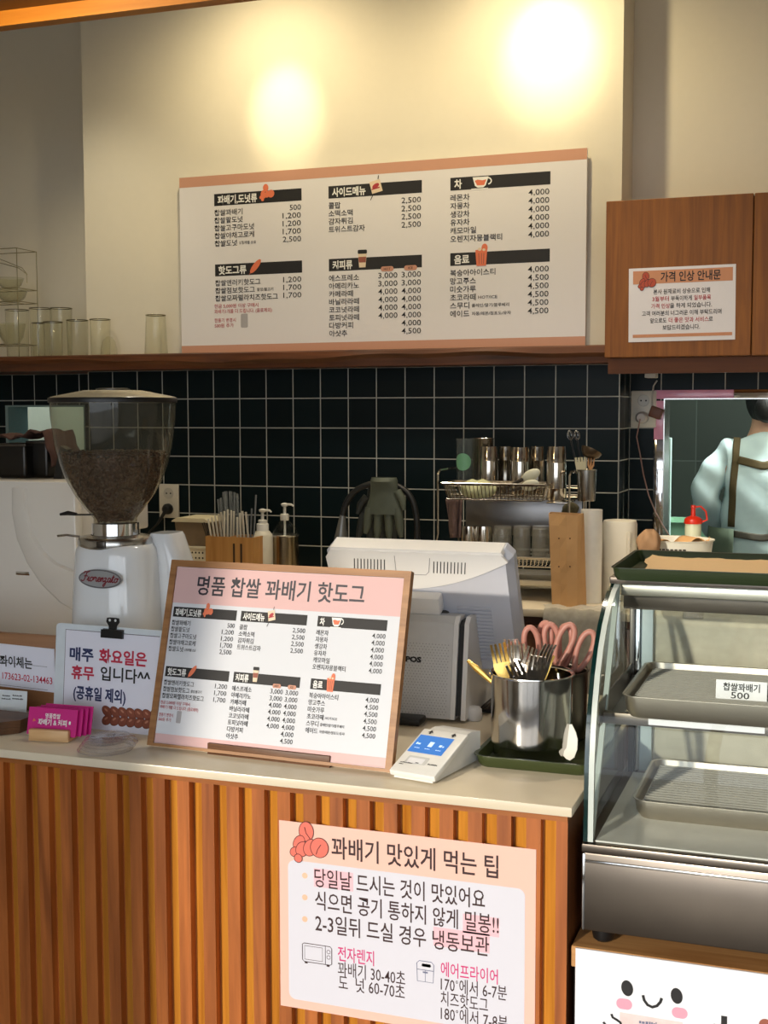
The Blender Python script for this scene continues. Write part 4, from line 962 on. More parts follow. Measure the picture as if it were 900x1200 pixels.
# ================================================================== cutlery on the green tray
OLIVE = plain('olive_lacquer', (58, 66, 34), .3, var=.08)
gt = thing('serving_tray', 'dark green serving tray under the two steel pots at the right end of the worktop', 'tray', (-.45, 2.1, ZCT))
a = atz(559, 899, ZCT); TX0, TX1, TY0, TY1 = a.x - .005, -.350, 1.965, 2.30
def tray(mb, x0, y0, x1, y1, z, h, r=.02, t=.0025, flare=.006, lip=.004):
    """rounded-corner tray: outer wall, rim lip, inner wall and floor as one skin"""
    def ring(g, zz, rr):
        p = []
        for cx, cyy, st in ((x1 + g - rr, y1 + g - rr, 0), (x0 - g + rr, y1 + g - rr, 90), (x0 - g + rr, y0 - g + rr, 180), (x1 + g - rr, y0 - g + rr, 270)):
            for k in range(7): an = math.radians(st + 15 * k); p.append(Vector((cx + rr * math.cos(an), cyy + rr * math.sin(an), zz)))
        return p
    R = [ring(-flare, z, r), ring(-flare * .3, z + h * .35, r), ring(0, z + h - .001, r), ring(lip, z + h, r + lip), ring(lip, z + h + .001, r + lip), ring(-t, z + h + .0005, r - t), ring(-flare - t, z + t, r - t)]
    n = len(R[0]); b = len(mb.v); mb.strip(R, True, True)
    mb.f += [tuple(b + k for k in reversed(range(n))), tuple(b + 6 * n + k for k in range(n))]; mb.s += [False, False]
    return mb
tray(MB(), TX0, TY0, TX1, TY1, ZCT + .0005, .019, .018).build('tray', OLIVE, gt)
ZT_ = ZCT + .0035
pc = (at(623, 840, 2.06).x, 2.06)
PR_ = (at(670, 800, 2.06).x - at(577, 800, 2.06).x) / 2
PH = at(620, 797, 2.06 - PR_).z - ZT_
POT = plain('pot_steel', (200, 198, 196), .13, 1.0, bscale=50, var=.04)
p1 = thing('cutlery_pot', 'shiny steel pot full of forks at the front of the green tray', 'pot', (pc[0], pc[1], ZT_))
MB().shell([(PR_ - .006, 0), (PR_ - .004, .002), (PR_ - .003, .018), (PR_ - .0005, .021), (PR_, .024), (PR_, .10), (PR_, PH - .004), (PR_ + .004, PH - .002), (PR_ + .0035, PH)], .002, (0, 0, 0), 64).build('vessel', POT, p1, local=True)
pc2 = (at(647, 800, 2.205).x, 2.198)
PR2 = at(689, 790, 2.205).x - pc2[0]
PH2 = at(650, 783, 2.20).z - ZT_
p2 = thing('scissors_pot', 'dark brushed steel pot holding pink-handled scissors, behind the fork pot', 'pot', (pc2[0], pc2[1], ZT_))
MB().shell([(PR2 - .003, 0), (PR2 - .001, .002), (PR2, .10), (PR2, PH2 - .004), (PR2 + .003, PH2 - .002), (PR2 + .003, PH2)], .002, (0, 0, 0), 64).build('vessel', plain('pot_dark_steel', (120, 112, 104), .3, 1.0, bscale=40, var=.1), p2, local=True)
def fork_mesh(head_w=.024):
    m = MB()
    # outline extruded along a gentle bow
    def bow(z): return .012 * math.sin(max(0, (z - .11) / .085) * PI * .9) if z > .11 else 0
    secs = [(.000, .0055), (.01, .007), (.05, .0045), (.09, .0032), (.118, .0034), (.130, head_w * .36), (.142, head_w * .5), (.152, head_w * .5)]
    rows = []
    for z, w in secs:
        y = bow(z); t = .0014; rows.append([Vector((-w, y - t * .3, z)), Vector((0, y - t, z)), Vector((w, y - t * .3, z)), Vector((0, y + t, z))])
    m.strip(rows, True, True)
    m.f += [(3, 2, 1, 0)]; m.s += [False]
    tw = head_w / 4
    for k in range(4):
        x = (k - 1.5) * tw * 1.02; pr_ = []
        for i in range(6):
            z = .1515 + .034 * i / 5; w = tw * (.40 - .14 * i / 5); y = bow(z)
            pr_.append([Vector((x - w, y - .0008, z)), Vector((x + w, y - .0008, z)), Vector((x + w, y + .0008, z)), Vector((x - w, y + .0008, z))])
        m.strip(pr_, False, True); b = len(m.v) - 24; m.f += [(b + 3, b + 2, b + 1, b), (b + 20, b + 21, b + 22, b + 23)]; m.s += [False, False]
    return m
FS = fork_mesh(.029)
SILV = plain('cutlery_silver', (226, 222, 216), .24, 1.0)
forks = []
def place_stick(name, mb, mat, tip, base, roll, label, cat, group, length):
    """stand a utensil whose mesh runs 0..length along z from base towards tip"""
    t = thing(name, label, cat, base, 0, group)
    d = (Vector(tip) - Vector(base)).normalized()
    q = Vector((0, 0, 1)).rotation_difference(d) @ Quaternion((0, 0, 1), roll)
    t.rotation_mode = 'QUATERNION'; t.rotation_quaternion = q
    mb.build(name + '_body' if False else 'utensil', mat, t, local=True)
    return t
def inpot(px, py, Y, sink, pcx, L):
    """tip seen at px,py at depth Y; foot inside the pot"""
    tip = at(px, py, Y); return tip
FK = [  # tip px, tip Y, mat, roll, lean (towards pot axis), label
    (583, 755, 2.055, GOLD, .1, 'gold fork standing upright at the left of the fork pot'),
    (597, 750, 2.075, SILV, -.3, 'tall silver fork behind the gold fork at the left of the pot'),
    (607, 748, 2.09, SILV, .4, 'silver fork standing tallest beside the ribbed pink handle'),
    (602, 780, 2.02, SILV, .25, 'low silver fork leaning to the left at the front of the pot'),
    (624, 766, 2.06, SILV, -.2, 'silver fork in the middle of the fork pot'),
    (631, 772, 2.025, SILV, .0, 'low silver fork at the front right of the pot, tines broadside'),
    (642, 765, 2.075, GOLD, -.1, 'gold fork at the right of the fork pot'),
    (650, 752, 2.06, SILV, .7, 'silver fork at the right edge of the fork pot'),
]
for px, py, Y, mt, roll, lab in FK:
    tip = at(px, py, Y); L = .1855
    # foot lands inside the pot, on the far side of the axis
    dx = (tip.x - pc[0]); dy = Y - pc[1]
    hz_ = tip.z - (ZT_ + .004)
    if hz_ < L:
        lat = math.sqrt(max(0, L * L - hz_ * hz_)); 
        dirv = Vector((-dx, -dy)); dirv = dirv.normalized() if dirv.length > 1e-4 else Vector((1, 0))
        lat = min(lat, PR_ * 1.75); base = Vector((tip.x + dirv.x * lat, tip.y + dirv.y * lat, 0))
        rr = Vector((base.x - pc[0], base.y - pc[1]))
        if rr.length > PR_ - .014: rr = rr.normalized() * (PR_ - .014); base.x, base.y = pc[0] + rr.x, pc[1] + rr.y
        hl2 = math.hypot(tip.x - base.x, tip.y - base.y); base.z = tip.z - math.sqrt(max(L * L - hl2 * hl2, 1e-6))
    else:
        base = Vector((pc[0] - dx * .4, pc[1] - dy * .4, tip.z - L))
    base.z = max(base.z, ZT_ + .003)
    mb = MB(); mb.v = [v.copy() for v in FS.v]; mb.f = list(FS.f); mb.s = list(FS.s)
    place_stick('fork', mb, mt, tip, base, roll + .2, lab, 'fork', 'forks in the steel pot', L)
# gold teaspoon leaning out on the left
tip, base = at(548, 774, 2.06), Vector((pc[0] + .03, 2.07, ZT_ + .035))
L = (tip - base).length
m = MB(); m.tube([(0, 0, L * k / 10) for k in range(11)], [.0015, .0022, .0022, .0024, .0026, .003, .0034, .0042, .0050, .0056, .0028], 8)
place_stick('teaspoon', m, GOLD, tip, base, 0, 'gold spoon handle sticking out to the left of the fork pot', 'spoon', None, L)
# white cake server leaning in front of the dark pot
tip, base = at(654, 789, 2.068), atz(671, 889, ZT_ + .002)
base.y = 2.035; base.x = at(668, 888, 2.035).x
L = (tip - base).length
t = thing('cake_server', 'white-headed server with a steel shaft standing on the green tray beside the fork pot', 'server', base)
q = Vector((0, 0, 1)).rotation_difference((tip - base).normalized()); t.rotation_mode = 'QUATERNION'; t.rotation_quaternion = q
m = MB(); ol = [(0, 0), (.006, .004), (.011, .016), (.0135, .032), (.0125, .044), (.009, .058), (-.008, .060), (-.0125, .048), (-.013, .030), (-.009, .012), (-.004, .003)]
hd = MB().prism([(a * 1.32, b) for a, b in ol], (0, -.002, 0), (1, 0, 0), (0, 0, 1), (0, .004, 0)); hd.build('head', plain('server_white', (226, 222, 210), .5), t, local=True)
MB().tube([(0, 0, .056), (0, -.001, .075), (0, 0, L)], [.0045, .0028, .0032], 10).build('shaft', CHROME, t, local=True)
# scissors: handles up
PINKP = plain('pink_plastic', (186, 128, 114), .45)
def loop(w, h, z0, cx, n=26):
    return [(cx + w * math.cos(2 * PI * k / n) * (.82 + .18 * math.sin(2 * PI * k / n)), 0, z0 + h * math.sin(2 * PI * k / n)) for k in range(n)]
def scissors(label, tipc, foot, roll, wide=1.0):
    top = at(*tipc); base = Vector(foot); d = (top - base); L = d.length
    t = thing('scissors', label, 'scissors', base, 0, 'scissors in the dark pot')
    t.rotation_mode = 'QUATERNION'; t.rotation_quaternion = Vector((0, 0, 1)).rotation_difference(d.normalized()) @ Quaternion((0, 0, 1), roll)
    for sg in (-1, 1):
        y = .0035 * sg
        lp_ = [(x, y, z) for x, _, z in loop(.0150 * wide, .036, L - .040, sg * .0185 * wide)]
        m = MB().tube(lp_, .0054, 10, True); m.tube([(sg * .016 * wide, y, L - .072), (sg * .010, y, L - .086), (sg * .003, y, L - .100)], [.0058, .0062, .005], 10); m.build('handle', PINKP, t, local=True)
        m = MB().prism([(-.008 * sg, L - .10), (.006 * sg, L - .10), (.004 * sg, L - .15), (0, max(L - .20, .004)), (-.006 * sg, L - .14)], (0, y * .4 - .0008, 0), (1, 0, 0), (0, 0, 1), (0, .0016, 0)); m.build('blade', STEEL, t, local=True)
    MB().cyl((0, -.006, L - .104), (0, .006, L - .104), .004, None, 12).build('pivot', STEELD, t, local=True)
scissors('pink-handled scissors at the left of the dark pot, loops overlapping the middle pair', (632, 731, 2.19), (pc2[0] + .005, 2.19, ZT_ + .003), .35)
scissors('pink-handled scissors in the middle of the dark pot, loops upright', (652, 729, 2.21), (pc2[0] - .008, 2.215, ZT_ + .003), -.25)
scissors('pink-handled scissors leaning right out of the dark pot', (682, 734, 2.20), (pc2[0] - .015, 2.18, ZT_ + .003), .15)
top, base = at(600, 752, 2.13), Vector((pc2[0] + .02, 2.19, ZT_ + .02)); d = top - base; L = d.length
t = thing('kitchen_tongs', 'pink tongs with a ribbed grip leaning left out of the dark pot', 'tongs', base); t.rotation_mode = 'QUATERNION'; t.rotation_quaternion = Vector((0, 0, 1)).rotation_difference(d.normalized())
for sg in (-1, 1):
    m = MB().box((sg * .006 - .0045, -.007, L - .075), (sg * .006 + .0045, .007, L), .003)
    for i in range(7): m.box((sg * .006 - .0050, -.0076, L - .070 + i * .007), (sg * .006 + .0050, .0076, L - .067 + i * .007))
    m.build('grip', PINKP, t, local=True)
    MB().box((sg * .005 - .001, -.005, 0), (sg * .005 + .001, .005, L - .0755)).build('arm', STEEL, t, local=True)

# ================================================================== glass showcase on its cabinet
ZLC = .70
lx0 = at(669.5, 1108, 1.832).x
lc = thing('low_cabinet', 'low wooden cabinet carrying the glass showcase, its front covered by a white board', 'cabinet', (.1, 2.05, 0))
TANW = wood('tan_wood', (168, 116, 66), (198, 148, 94), 'X', 1.2)
zl = ZLC - .032
MB().box((lx0, 1.832, zl), (.62, 2.40, ZLC), .001, 1).build('top', TANW, lc)
MB().box((lx0 + .002, 1.846, .06), (.615, 2.39, zl - .0003)).build('body', plain('cabinet_dark', (48, 30, 26), .6), lc)
MB().box((lx0 + .02, 1.87, 0), (.60, 2.37, .0597)).build('plinth', BLACK, lc)
s = px_sheet(1.8285, 674.5, 1111)
fb = thing('smiling_board', 'white board with a simple smiling face on the front of the low cabinet', 'board', (s.o.x + .4, 1.8285, s.o.z - .55))
m = MB(); s.slab(m, 0, -.56, .93, 0, .0033); m.build('panel', plain('board_white', (234, 234, 240), .35, var=.01), fb)
k_, p_, n_ = MB(), MB(), MB()
for x, y, rx, ry, ro in ((735, 1158, 7, 9.3, .15), (793, 1167, 7, 9.3, .15)):
    a, b = s.px(x, y); a1, b1 = s.px(x + rx, y), s.px(x, y - ry); s.oval(k_, a, b, a1[0] - a, b1[1] - b, ro)
for x, y in ((731.5, 1176.5), (796.5, 1187)):
    a, b = s.px(x, y); a1, b1 = s.px(x + 9.3, y), s.px(x, y - 6.3); w, h = a1[0] - a, b1[1] - b; s.rrect(p_, a - w, b - h, a + w, b + h, h * .95)
s.line(k_, [s.px(x, y) for x, y in ((753.5, 1166), (755, 1172), (759, 1177.5), (764.5, 1180), (770, 1178.5), (774, 1174), (775.5, 1169.5))], .0042)
s.line(k_, [s.px(x, y) for x, y in ((716.5, 1188), (718, 1192), (723, 1195), (727, 1198), (729, 1203), (728, 1212))], .0036)
s.line(k_, [s.px(x, y) for x, y in ((707, 1197.5), (710, 1201), (712, 1208))], .0036)
a, b = s.px(848.7, 1190.5); s.rect(k_, a - .0042, b - .045, a + .0042, b, .0005); a, b = s.px(836.5, 1199.5); s.rect(k_, a, b - .006, a + .018, b, .0005)
a0, b0 = s.px(726.5, 1186); s.poly(n_, [(a0, b0), s.px(800, 1198), (s.px(800, 1198)[0], s.px(800, 1198)[1] - .04), (a0, b0 - .04)], .0002)
k_.build('face_print', INK, fb, fix=False); p_.build('cheek_print', plain('cheek_pink', (244, 158, 178), .5), fb, fix=False); n_.build('ticket_print', plain('ticket_print', (226, 206, 204), .5, var=.25, bscale=45), fb, fix=False)
k2, o2 = MB(), MB(); a, b = s.px(749, 1196.5); dashes(s, k2, a, b, .026, .006, 7); k2.build('ticket_lettering', plain('slate_ink', 0), fb, fix=False)
a, b = s.px(897, 1201); s.oval(o2, a, b, .009, .009); o2.build('brown_dot_print', INKS['brown'][1], fb, fix=False)

SX0, SX1, SY0, SYB = -.338, .56, 1.843, 2.29
ZB0, ZB1 = .722, .858
sc_ = thing('showcase', 'curved-glass countertop showcase with a stainless base, standing on the low cabinet', 'display case', (.1, 2.06, ZLC))
SST = plain('showcase_steel', (122, 114, 106), .30, 1.0, bscale=9, var=.16, bump=.02)
MB().box((SX0, SY0, ZB0), (SX1, SYB + .03, ZB1 - .016), .003).build('base', SST, sc_)
MB().box((SX0 - .002, SY0 - .003, ZB1 - .0155), (SX1 + .002, SYB + .03, ZB1 - .002), .002).build('base_rim', SST, sc_)
MB().box((SX0 + .004, SY0 - .0045, ZB1 - .030), (SX1 - .004, SY0 - .0005, ZB1 - .026), .001).build('front_bead', CHROME, sc_)
MB().box((SX0 - .0015, SY0 - .002, ZB0 + .001), (SX0 + .004, SY0 + .012, ZB1 - .017), .002).build('corner_strip', CHROME, sc_)
for x in (SX0 + .028, SX1 - .03):
    for y in (SY0 + .028, SYB - .02): MB().lathe([(.012, ZLC + .0005), (.016, ZLC + .004), (.019, ZB0 - .001), (.019, ZB0 + .0005)], (x, y, 0), 24).build('foot', BLACK, sc_)
# curved profile of the glass (Y, Z)
CUR = [(1.845, ZB1), (1.846, .92), (1.849, .975), (1.857, 1.02), (1.870, 1.06), (1.889, 1.10), (1.915, 1.137), (1.948, 1.168), (1.988, 1.193), (2.035, 1.211), (2.07, 1.219)]
PANE = thin_glass('showcase_glass', (248, 252, 250), .015, haze=.0, edge=.22, hazec=(225, 232, 230))
ENDP = thin_glass('showcase_end_glass', (238, 246, 244), .05, haze=.08, edge=.25, hazec=(206, 216, 216))
pts = CUR + [(2.075, 1.219), (2.262, 1.219), (2.262, ZB1)]
for x in (SX0, SX1 - .006):
    m = MB(); m.add([(x + .003, y, z) for y, z in pts], [tuple(range(len(pts)))]); m.build('end_pane', ENDP, sc_, fix=False)
    m = MB(); ed = CUR
    m.strip([[Vector((x, y - .0005, z)) for y, z in ed], [Vector((x + .0065, y - .0005, z)) for y, z in ed], [Vector((x + .0065, y + .006, z + .0) ) for y, z in ed], [Vector((x, y + .006, z)) for y, z in ed]], True, False); m.build('glass_edge', plain('glass_edge_green', (8, 40, 38), .12, coat=.5), sc_)
    sg = 1 if x < 0 else -1; xx = x + .0068 if sg > 0 else x - .0003
    m = MB(); m.strip([[Vector((xx, y, z)) for y, z in ed], [Vector((xx + sg * .008, y, z)) for y, z in ed], [Vector((xx + sg * .008, y + .010, z)) for y, z in ed], [Vector((xx, y + .010, z)) for y, z in ed]], True, True); m.build('edge_trim', plain('edge_trim_grey', (196, 204, 198), .35), sc_)
rows = [[Vector((SX0 + .0155 + (SX1 - SX0 - .031) * k / 4, y, z)) for k in range(5)] for y, z in CUR]
MB().strip(rows).build('front_pane', PANE, sc_, fix=False)
# top plate, hood rails, rear frame
MB().box((SX0, 2.055, 1.2195), (SX1, SYB + .03, 1.231), .002).build('top_plate', SST, sc_)
MB().box((SX0 + .016, 2.075, 1.198), (SX1 - .016, 2.100, 1.2192), .002).build('hood_rail', plain('hood_steel', (206, 202, 192), .32, 1.0), sc_)
MB().box((SX0 + .016, 2.1005, 1.172), (SX1 - .016, 2.125, 1.2192), .002).build('hood_rail', SST, sc_)
MB().box((SX0 + .007, 2.235, ZB1), (SX0 + .016, 2.262, 1.219), .001).build('rear_post', STEELD, sc_)
MB().box((SX0 + .0165, 2.240, ZB1), (SX0 + .024, 2.262, 1.219), .001).build('rear_post', CHROME, sc_)
MB().box((SX0 + .0245, 2.250, ZB1), (SX0 + .046, 2.266, 1.219), .001).build('door_stile', plain('pale_stile', (188, 202, 206), .4), sc_)
for a, b, yy in ((SX0 + .0465, .14, 2.262), (.12, SX1 - .02, 2.276)):
    d = MB().box((a, yy, ZB1 + .002), (b, yy + .005, 1.215)).build('back_door', thin_glass('door_glass', (240, 242, 236), .05, haze=.42, edge=.25, hazec=(240, 234, 216)), sc_)
    MB().box((a + .05, yy - .0035, 1.135), (a + .085, yy - .0002, 1.163), .002).build('finger_pull', PET, d)
MB().box((SX0 + .016, 2.225, 1.176), (SX1 - .016, 2.249, 1.2190), .002).build('rear_rail', SST, sc_)
# shelf bracket and rail
m = MB().box((SX0 + .0105, 1.905, 1.018), (SX0 + .0125, 2.232, 1.056)); m.box((SX0 + .0128, 1.941, 1.018), (SX0 + .034, 2.204, 1.0195)); m.build('shelf_bracket', SST, sc_)
MB().box((SX0 + .014, 1.925, 1.020), (SX1 - .016, 1.940, 1.0375), .001).build('shelf_rail', SST, sc_)
MB().box((SX0 + .014, 2.205, 1.020), (SX1 - .016, 2.220, 1.0375), .001).build('shelf_rail', SST, sc_)
MB().box((SX0 + .017, 1.853, ZB1 - .0015), (SX1 - .017, 2.234, ZB1 + .001)).build('floor_sheet', plain('floor_sheet', (212, 210, 204), .35), sc_)
a = at(762, 842, 1.945)
MB().box((a.x, 1.9238, 1.0235), (a.x + .17, 1.9246, 1.0370)).build('paper_strip', PAPER, sc_)
# baking trays with racks
def baking_tray(x0, y0, x1, y1, z, h, label):
    t = thing('baking_tray', label, 'tray', ((x0 + x1) / 2, (y0 + y1) / 2, z), 0, 'steel trays in the showcase')
    tray(MB(), x0, y0, x1, y1, z, h, .022, .0012, .008, .003).build('tray', plain('tray_steel', (190, 182, 170), .40, 1.0, bscale=30, var=.06), t)
    rk = MB(); zz = z + h * .72
    ny = int((y1 - y0 - .03) / .0128)
    for i in range(ny + 1):
        y = y0 + .014 + (y1 - y0 - .028) * i / ny; rk.tube([(x0 + .012, y, zz), (x1 - .012, y, zz)], .0019, 6)
    for x in (x0 + .012, x0 + .20, (x0 + x1) / 2 + .05, x1 - .012): rk.tube([(x, y0 + .012, zz - .0022), (x, y1 - .012, zz - .0022)], .0016, 6)
    rk.tube([(x0 + .012, y0 + .013, zz), (x1 - .012, y0 + .013, zz), (x1 - .012, y1 - .013, zz), (x0 + .012, y1 - .013, zz)], .0018, 6, True)
    rk.build('cooling_rack', plain('rack_steel', (214, 210, 202), .34, .45), t)
    return t
baking_tray(-.290, 1.894, .262, 2.172, 1.0382, .033, 'steel tray with a cooling rack on the upper shelf of the showcase')
baking_tray(-.283, 1.97, .27, 2.222, ZB1 + .0015, .030, 'steel tray with a cooling rack on the floor of the showcase')
s = Sheet(at(838.5, 819, 1.96), (1, .0, 0), (0, .25, 1))
t = thing('price_tag', 'small white price tag standing on the upper tray in the showcase', 'price tag', (s.o.x + .03, 1.96, s.o.z))
a1, b1 = s.px(899, 803 - .0); wv = s.px(898.5, 824)[0]; hv = s.px(840, 796)[1]
m = MB(); s.slab(m, 0, 0, wv, hv, .001); m.build('card', plain('tag_white', (236, 236, 240), .5), t)
k_ = MB(); s.text(k_, '찹쌀꽈배기', wv * .5, hv * .66, hv * .44, 'C', wv * .72, bold=.02); s.text(k_, '500', wv * .48, hv * .26, hv * .46, 'C', wv * .36, bold=.01); k_.build('lettering', INK, t, fix=False)
# green tray lined with paper on top of the showcase
zt = 1.2315
t = thing('oven_tray', 'long dark green tray lined with brown paper on top of the showcase', 'tray', (.05, 2.14, zt))
tray(MB(), SX0 + .012, 2.005, .40, 2.275, zt, .020, .012, .002, .006, .003).build('tray', plain('green_tray', (40, 52, 28), .28, var=.1), t)
rows = []
for j in range(7):
    y = 2.03 + .225 * j / 6; r = []
    for i in range(60):
        x = SX0 + .052 - .022 * j / 6 + .012 * random.random() * (i == 0) + i * .0115; r.append(Vector((min(x, .385), y, zt + .0125 + .0007 * math.sin(i * .8 + j) * (j in (0, 6)) + .0004 * math.sin(i * 2.1 + j * 1.7) + (.003 if i < 2 else 0))))
    rows.append(r)
MB().strip(rows).build('paper_liner', plain('kraft_liner', (224, 188, 138), .8, bump=.3, bscale=160), t, fix=False)
MB().box((SX0 + .06, 2.03, zt + .0022), (.37, 2.25, zt + .0105)).build('paper_pad', plain('kraft_liner', 0), t)

# ================================================================== back counter and what stands on it
ZBC = .965
YBF = 3.36
bcn = thing('back_counter', 'dark brown wooden back counter under the tiled wall', 'counter', (-1.2, 3.6, 0))
DB = wood('back_counter_wood', (66, 34, 16), (98, 54, 26), 'X', .9)
MB().box((-3.35, YBF + .02, .08), (1.6, YW - .003, ZBC - .0225)).build('body', DB, bcn)
for i in range(6):
    x = -3.3 + .78 * i; d = MB().box((x, YBF, .10), (x + .77, YBF + .0195, ZBC - .045), .002).build('door', DB, bcn)
MB().box((-3.35, YBF + .05, 0), (1.6, YW - .02, .0797)).build('plinth', BLACK, bcn)
t = thing('back_worktop', 'pale stone worktop of the back counter', 'worktop', (-1.2, 3.6, ZBC - .022))
MB().box((-3.35, YBF - .015, ZBC - .022), (1.6, YW - .0015, ZBC), .002).build('slab', plain('cream_stone', 0), t)
MB().box((XPR + .006, YW - .001, ZBC - .022), (1.6, YR - .0015, ZBC), .001, 1).build('slab', plain('cream_stone', 0), t)
Zb = ZBC + .0006
# left: boxes, wooden holder with sticks and straws, soap bottles
Yk = 3.62
def on(px, Y): return at(px, 650, Y).x
x0, x1 = on(206, Yk), on(241, Yk); zl_, zm_, zb_ = at(220, 640, Yk).z, at(220, 612, Yk).z, Zb
t = thing('perforated_basket', 'cream perforated plastic basket under the lidded box beside the grinder', 'basket', ((x0 + x1) / 2, Yk + .06, ZBC))
m = MB(); m.box((x0, Yk, Zb), (x1 + .01, Yk + .13, zl_ - .004), .004); m.box((x0 - .003, Yk - .003, zl_ - .008), (x1 + .013, Yk + .133, zl_), .002); m.build('basket', CREAM, t)
m = MB(); s = Sheet((x0, Yk, Zb), (1, 0, 0), (0, 0, 1))
for i in range(8):
    for j in range(3): s.oval(m, .010 + i * .0125, zl_ - Zb - .020 - j * .017, .0032, .0032, 0, .0004, 12)
m.build('hole_pattern', plain('hole_dark', (58, 52, 46), .8), t, fix=False)
t = thing('lidded_box', 'brown translucent food box with a cream lid on the perforated basket', 'box', ((x0 + x1) / 2, Yk + .06, zl_))
m = MB(); m.prism([(x0 + .004, zl_ + .001), (x1 + .002, zl_ + .001), (x1 + .008, zm_), (x0 - .004, zm_)], (0, Yk + .004, 0), (1, 0, 0), (0, 0, 1), (0, .12, 0)); m.build('box', plain('tea_plastic', (128, 110, 88), .35, var=.1), t)
zt = at(220, 607, Yk).z
m = MB(); m.prism([(x0 - .012, zm_ + .0005), (x1 + .014, zm_ + .0005), (x1 + .012, zm_ + .005), (x1 - .002, zt), (x0 + .006, zt), (x0 - .010, zm_ + .005)], (0, Yk - .004, 0), (1, 0, 0), (0, 0, 1), (0, .135, 0)); m.build('lid', plain('cream_lid', (216, 206, 176), .5), t)
# wooden holder
Yh = 3.56
x0, xm_, x1 = on(241, Yh), on(269, Yh), on(297, Yh); zt = at(260, 629, Yh).z
t = thing('stick_holder', 'wooden box holder full of stir sticks and wrapped straws on the back counter', 'holder', ((x0 + x1) / 2, Yh + .04, ZBC))
HOLD = wood('holder_wood', (158, 110, 58), (190, 142, 84), 'Z', 1.0)
m = MB()
for a, b in (((x0, Yh, Zb), (x1, Yh + .006, zt)), ((x0, Yh + .090, Zb), (x1, Yh + .096, zt)), ((x0, Yh + .0062, Zb), (x0 + .006, Yh + .0898, zt)), ((x1 - .006, Yh + .0062, Zb), (x1, Yh + .0898, zt)), ((xm_ - .003, Yh + .0062, Zb), (xm_ + .003, Yh + .0898, zt)), ((x0 + .0062, Yh + .0062, Zb), (x1 - .0062, Yh + .0898, Zb + .005))): m.box(a, b)
m.build('box', HOLD, t)
for xx in (xm_ + .012, xm_ + .037): MB().box((xx, Yh - .0004, Zb + .02), (xx + .007, Yh - .0001, zt - .02)).build('slot_print', plain('slot_brown', (56, 38, 22), .8), t)
STK = plain('stick_white', (206, 200, 186), .6); STD = plain('stick_dark', (58, 52, 46), .5); STC = thin_glass('straw_clear', (222, 226, 226), .1, haze=.2, edge=.5, hazec=(196, 200, 202))
zi = Zb + .006
def stick(tip, foot, w, mat, label, group, name='stir_stick'):
    tip = Vector(tip); foot = Vector(foot); d = tip - foot; L = d.length
    t = thing(name, label, 'stick' if name == 'stir_stick' else 'straw', foot, 0, group); t.rotation_mode = 'QUATERNION'; t.rotation_quaternion = Vector((0, 0, 1)).rotation_difference(d.normalized())
    if name == 'stir_stick': MB().box((-w / 2, -.0008, 0), (w / 2, .0008, L), .0007, 1).build('stick', mat, t, local=True)
    else: MB().tube([(0, 0, 0), (0, 0, L)], w / 2, 8).build('tube', mat, t, local=True)
rng = random.Random(3)
for i, (px, py) in enumerate(((244, 608), (248, 606), (252, 604), (256, 602), (259, 600), (263, 599), (267, 597), (271, 598), (274, 599))):
    tip = at(px, py, Yh + .03 + .005 * (i % 4)); foot = (x0 + .012 + (xm_ - x0 - .024) * (.35 + .07 * i), Yh + .02 + .012 * (i % 5), zi)
    stick(tip, foot, .0068, STK, 'flat white wrapped stir stick fanned out in the left half of the wooden holder', 'white stir sticks')
for i, (px, py) in enumerate(((237, 613), (239, 612), (241, 611), (243, 612))):
    tip = at(px, py, Yh + .05 + .004 * i); foot = (x0 + .012 + .004 * i, Yh + .07, zi)
    stick(tip, foot, .004, STD, 'thin dark stick leaning left in the wooden holder', 'dark stir sticks')
for i, (px, py) in enumerate(((278, 606), (281, 601), (284, 599), (288, 600))):
    tip = at(px, py, Yh + .03 + .006 * i); foot = (xm_ + .012 + .012 * i, Yh + .03 + .01 * i, zi)
    stick(tip, foot, .0072, STK, 'flat white stick standing in the right half of the wooden holder', 'white sticks on the right')
for i, (px, py) in enumerate(((291, 604), (295, 596), (300, 580))):
    tip = at(px, py, Yh + .07 + .004 * i); foot = (xm_ + .02 + .01 * i, Yh + .075, zi)
    stick(tip, foot, .006, plain('stick_grey', (104, 108, 112), .5), 'grey straw leaning right out of the wooden holder', 'grey straws', 'drinking_straw')
for i in range(14):
    px, py = 256 + 1.75 * i + rng.uniform(-1, 1), 579 - 3.5 * math.sin(i / 13 * PI) + (6 if i < 3 else 0)
    tip = at(px, py, Yh + .055 + .006 * (i % 5)); foot = (xm_ - .045 + .0035 * i, Yh + .05 + .007 * (i % 5), zi)
    stick(tip, foot, .0058, STC, 'clear drinking straw in the tall bunch standing in the wooden holder', 'clear drinking straws', 'drinking_straw')
# soap dispensers
def pump(t, mat, z, sp=1):
    MB().lathe([(.013, z), (.014, z + .003), (.014, z + .019), (.012, z + .021), (.005, z + .0215)], (0, 0, 0), 20).build('collar', mat, t, local=True)
    MB().lathe([(.0048, z + .021), (.0048, z + .044), (.010, z + .046), (.012, z + .052), (.006, z + .056), (0, z + .057)], (0, 0, 0), 16).build('pump_head', mat, t, local=True)
    MB().tube([(sp * .006, 0, z + .051), (sp * .024, 0, z + .051), (sp * .031, 0, z + .046)], [.0042, .0036, .003], 8).build('nozzle', mat, t, local=True)
Yd = 3.66
zsh, ztop = at(308, 625, Yd).z - ZBC, at(308, 601, Yd).z - ZBC
a = at(308, 650, Yd); rr = at(319.5, 650, Yd).x - a.x
t = thing('soap_bottle', 'white foam soap bottle with a white pump beside the wooden holder', 'bottle', (a.x, Yd, Zb))
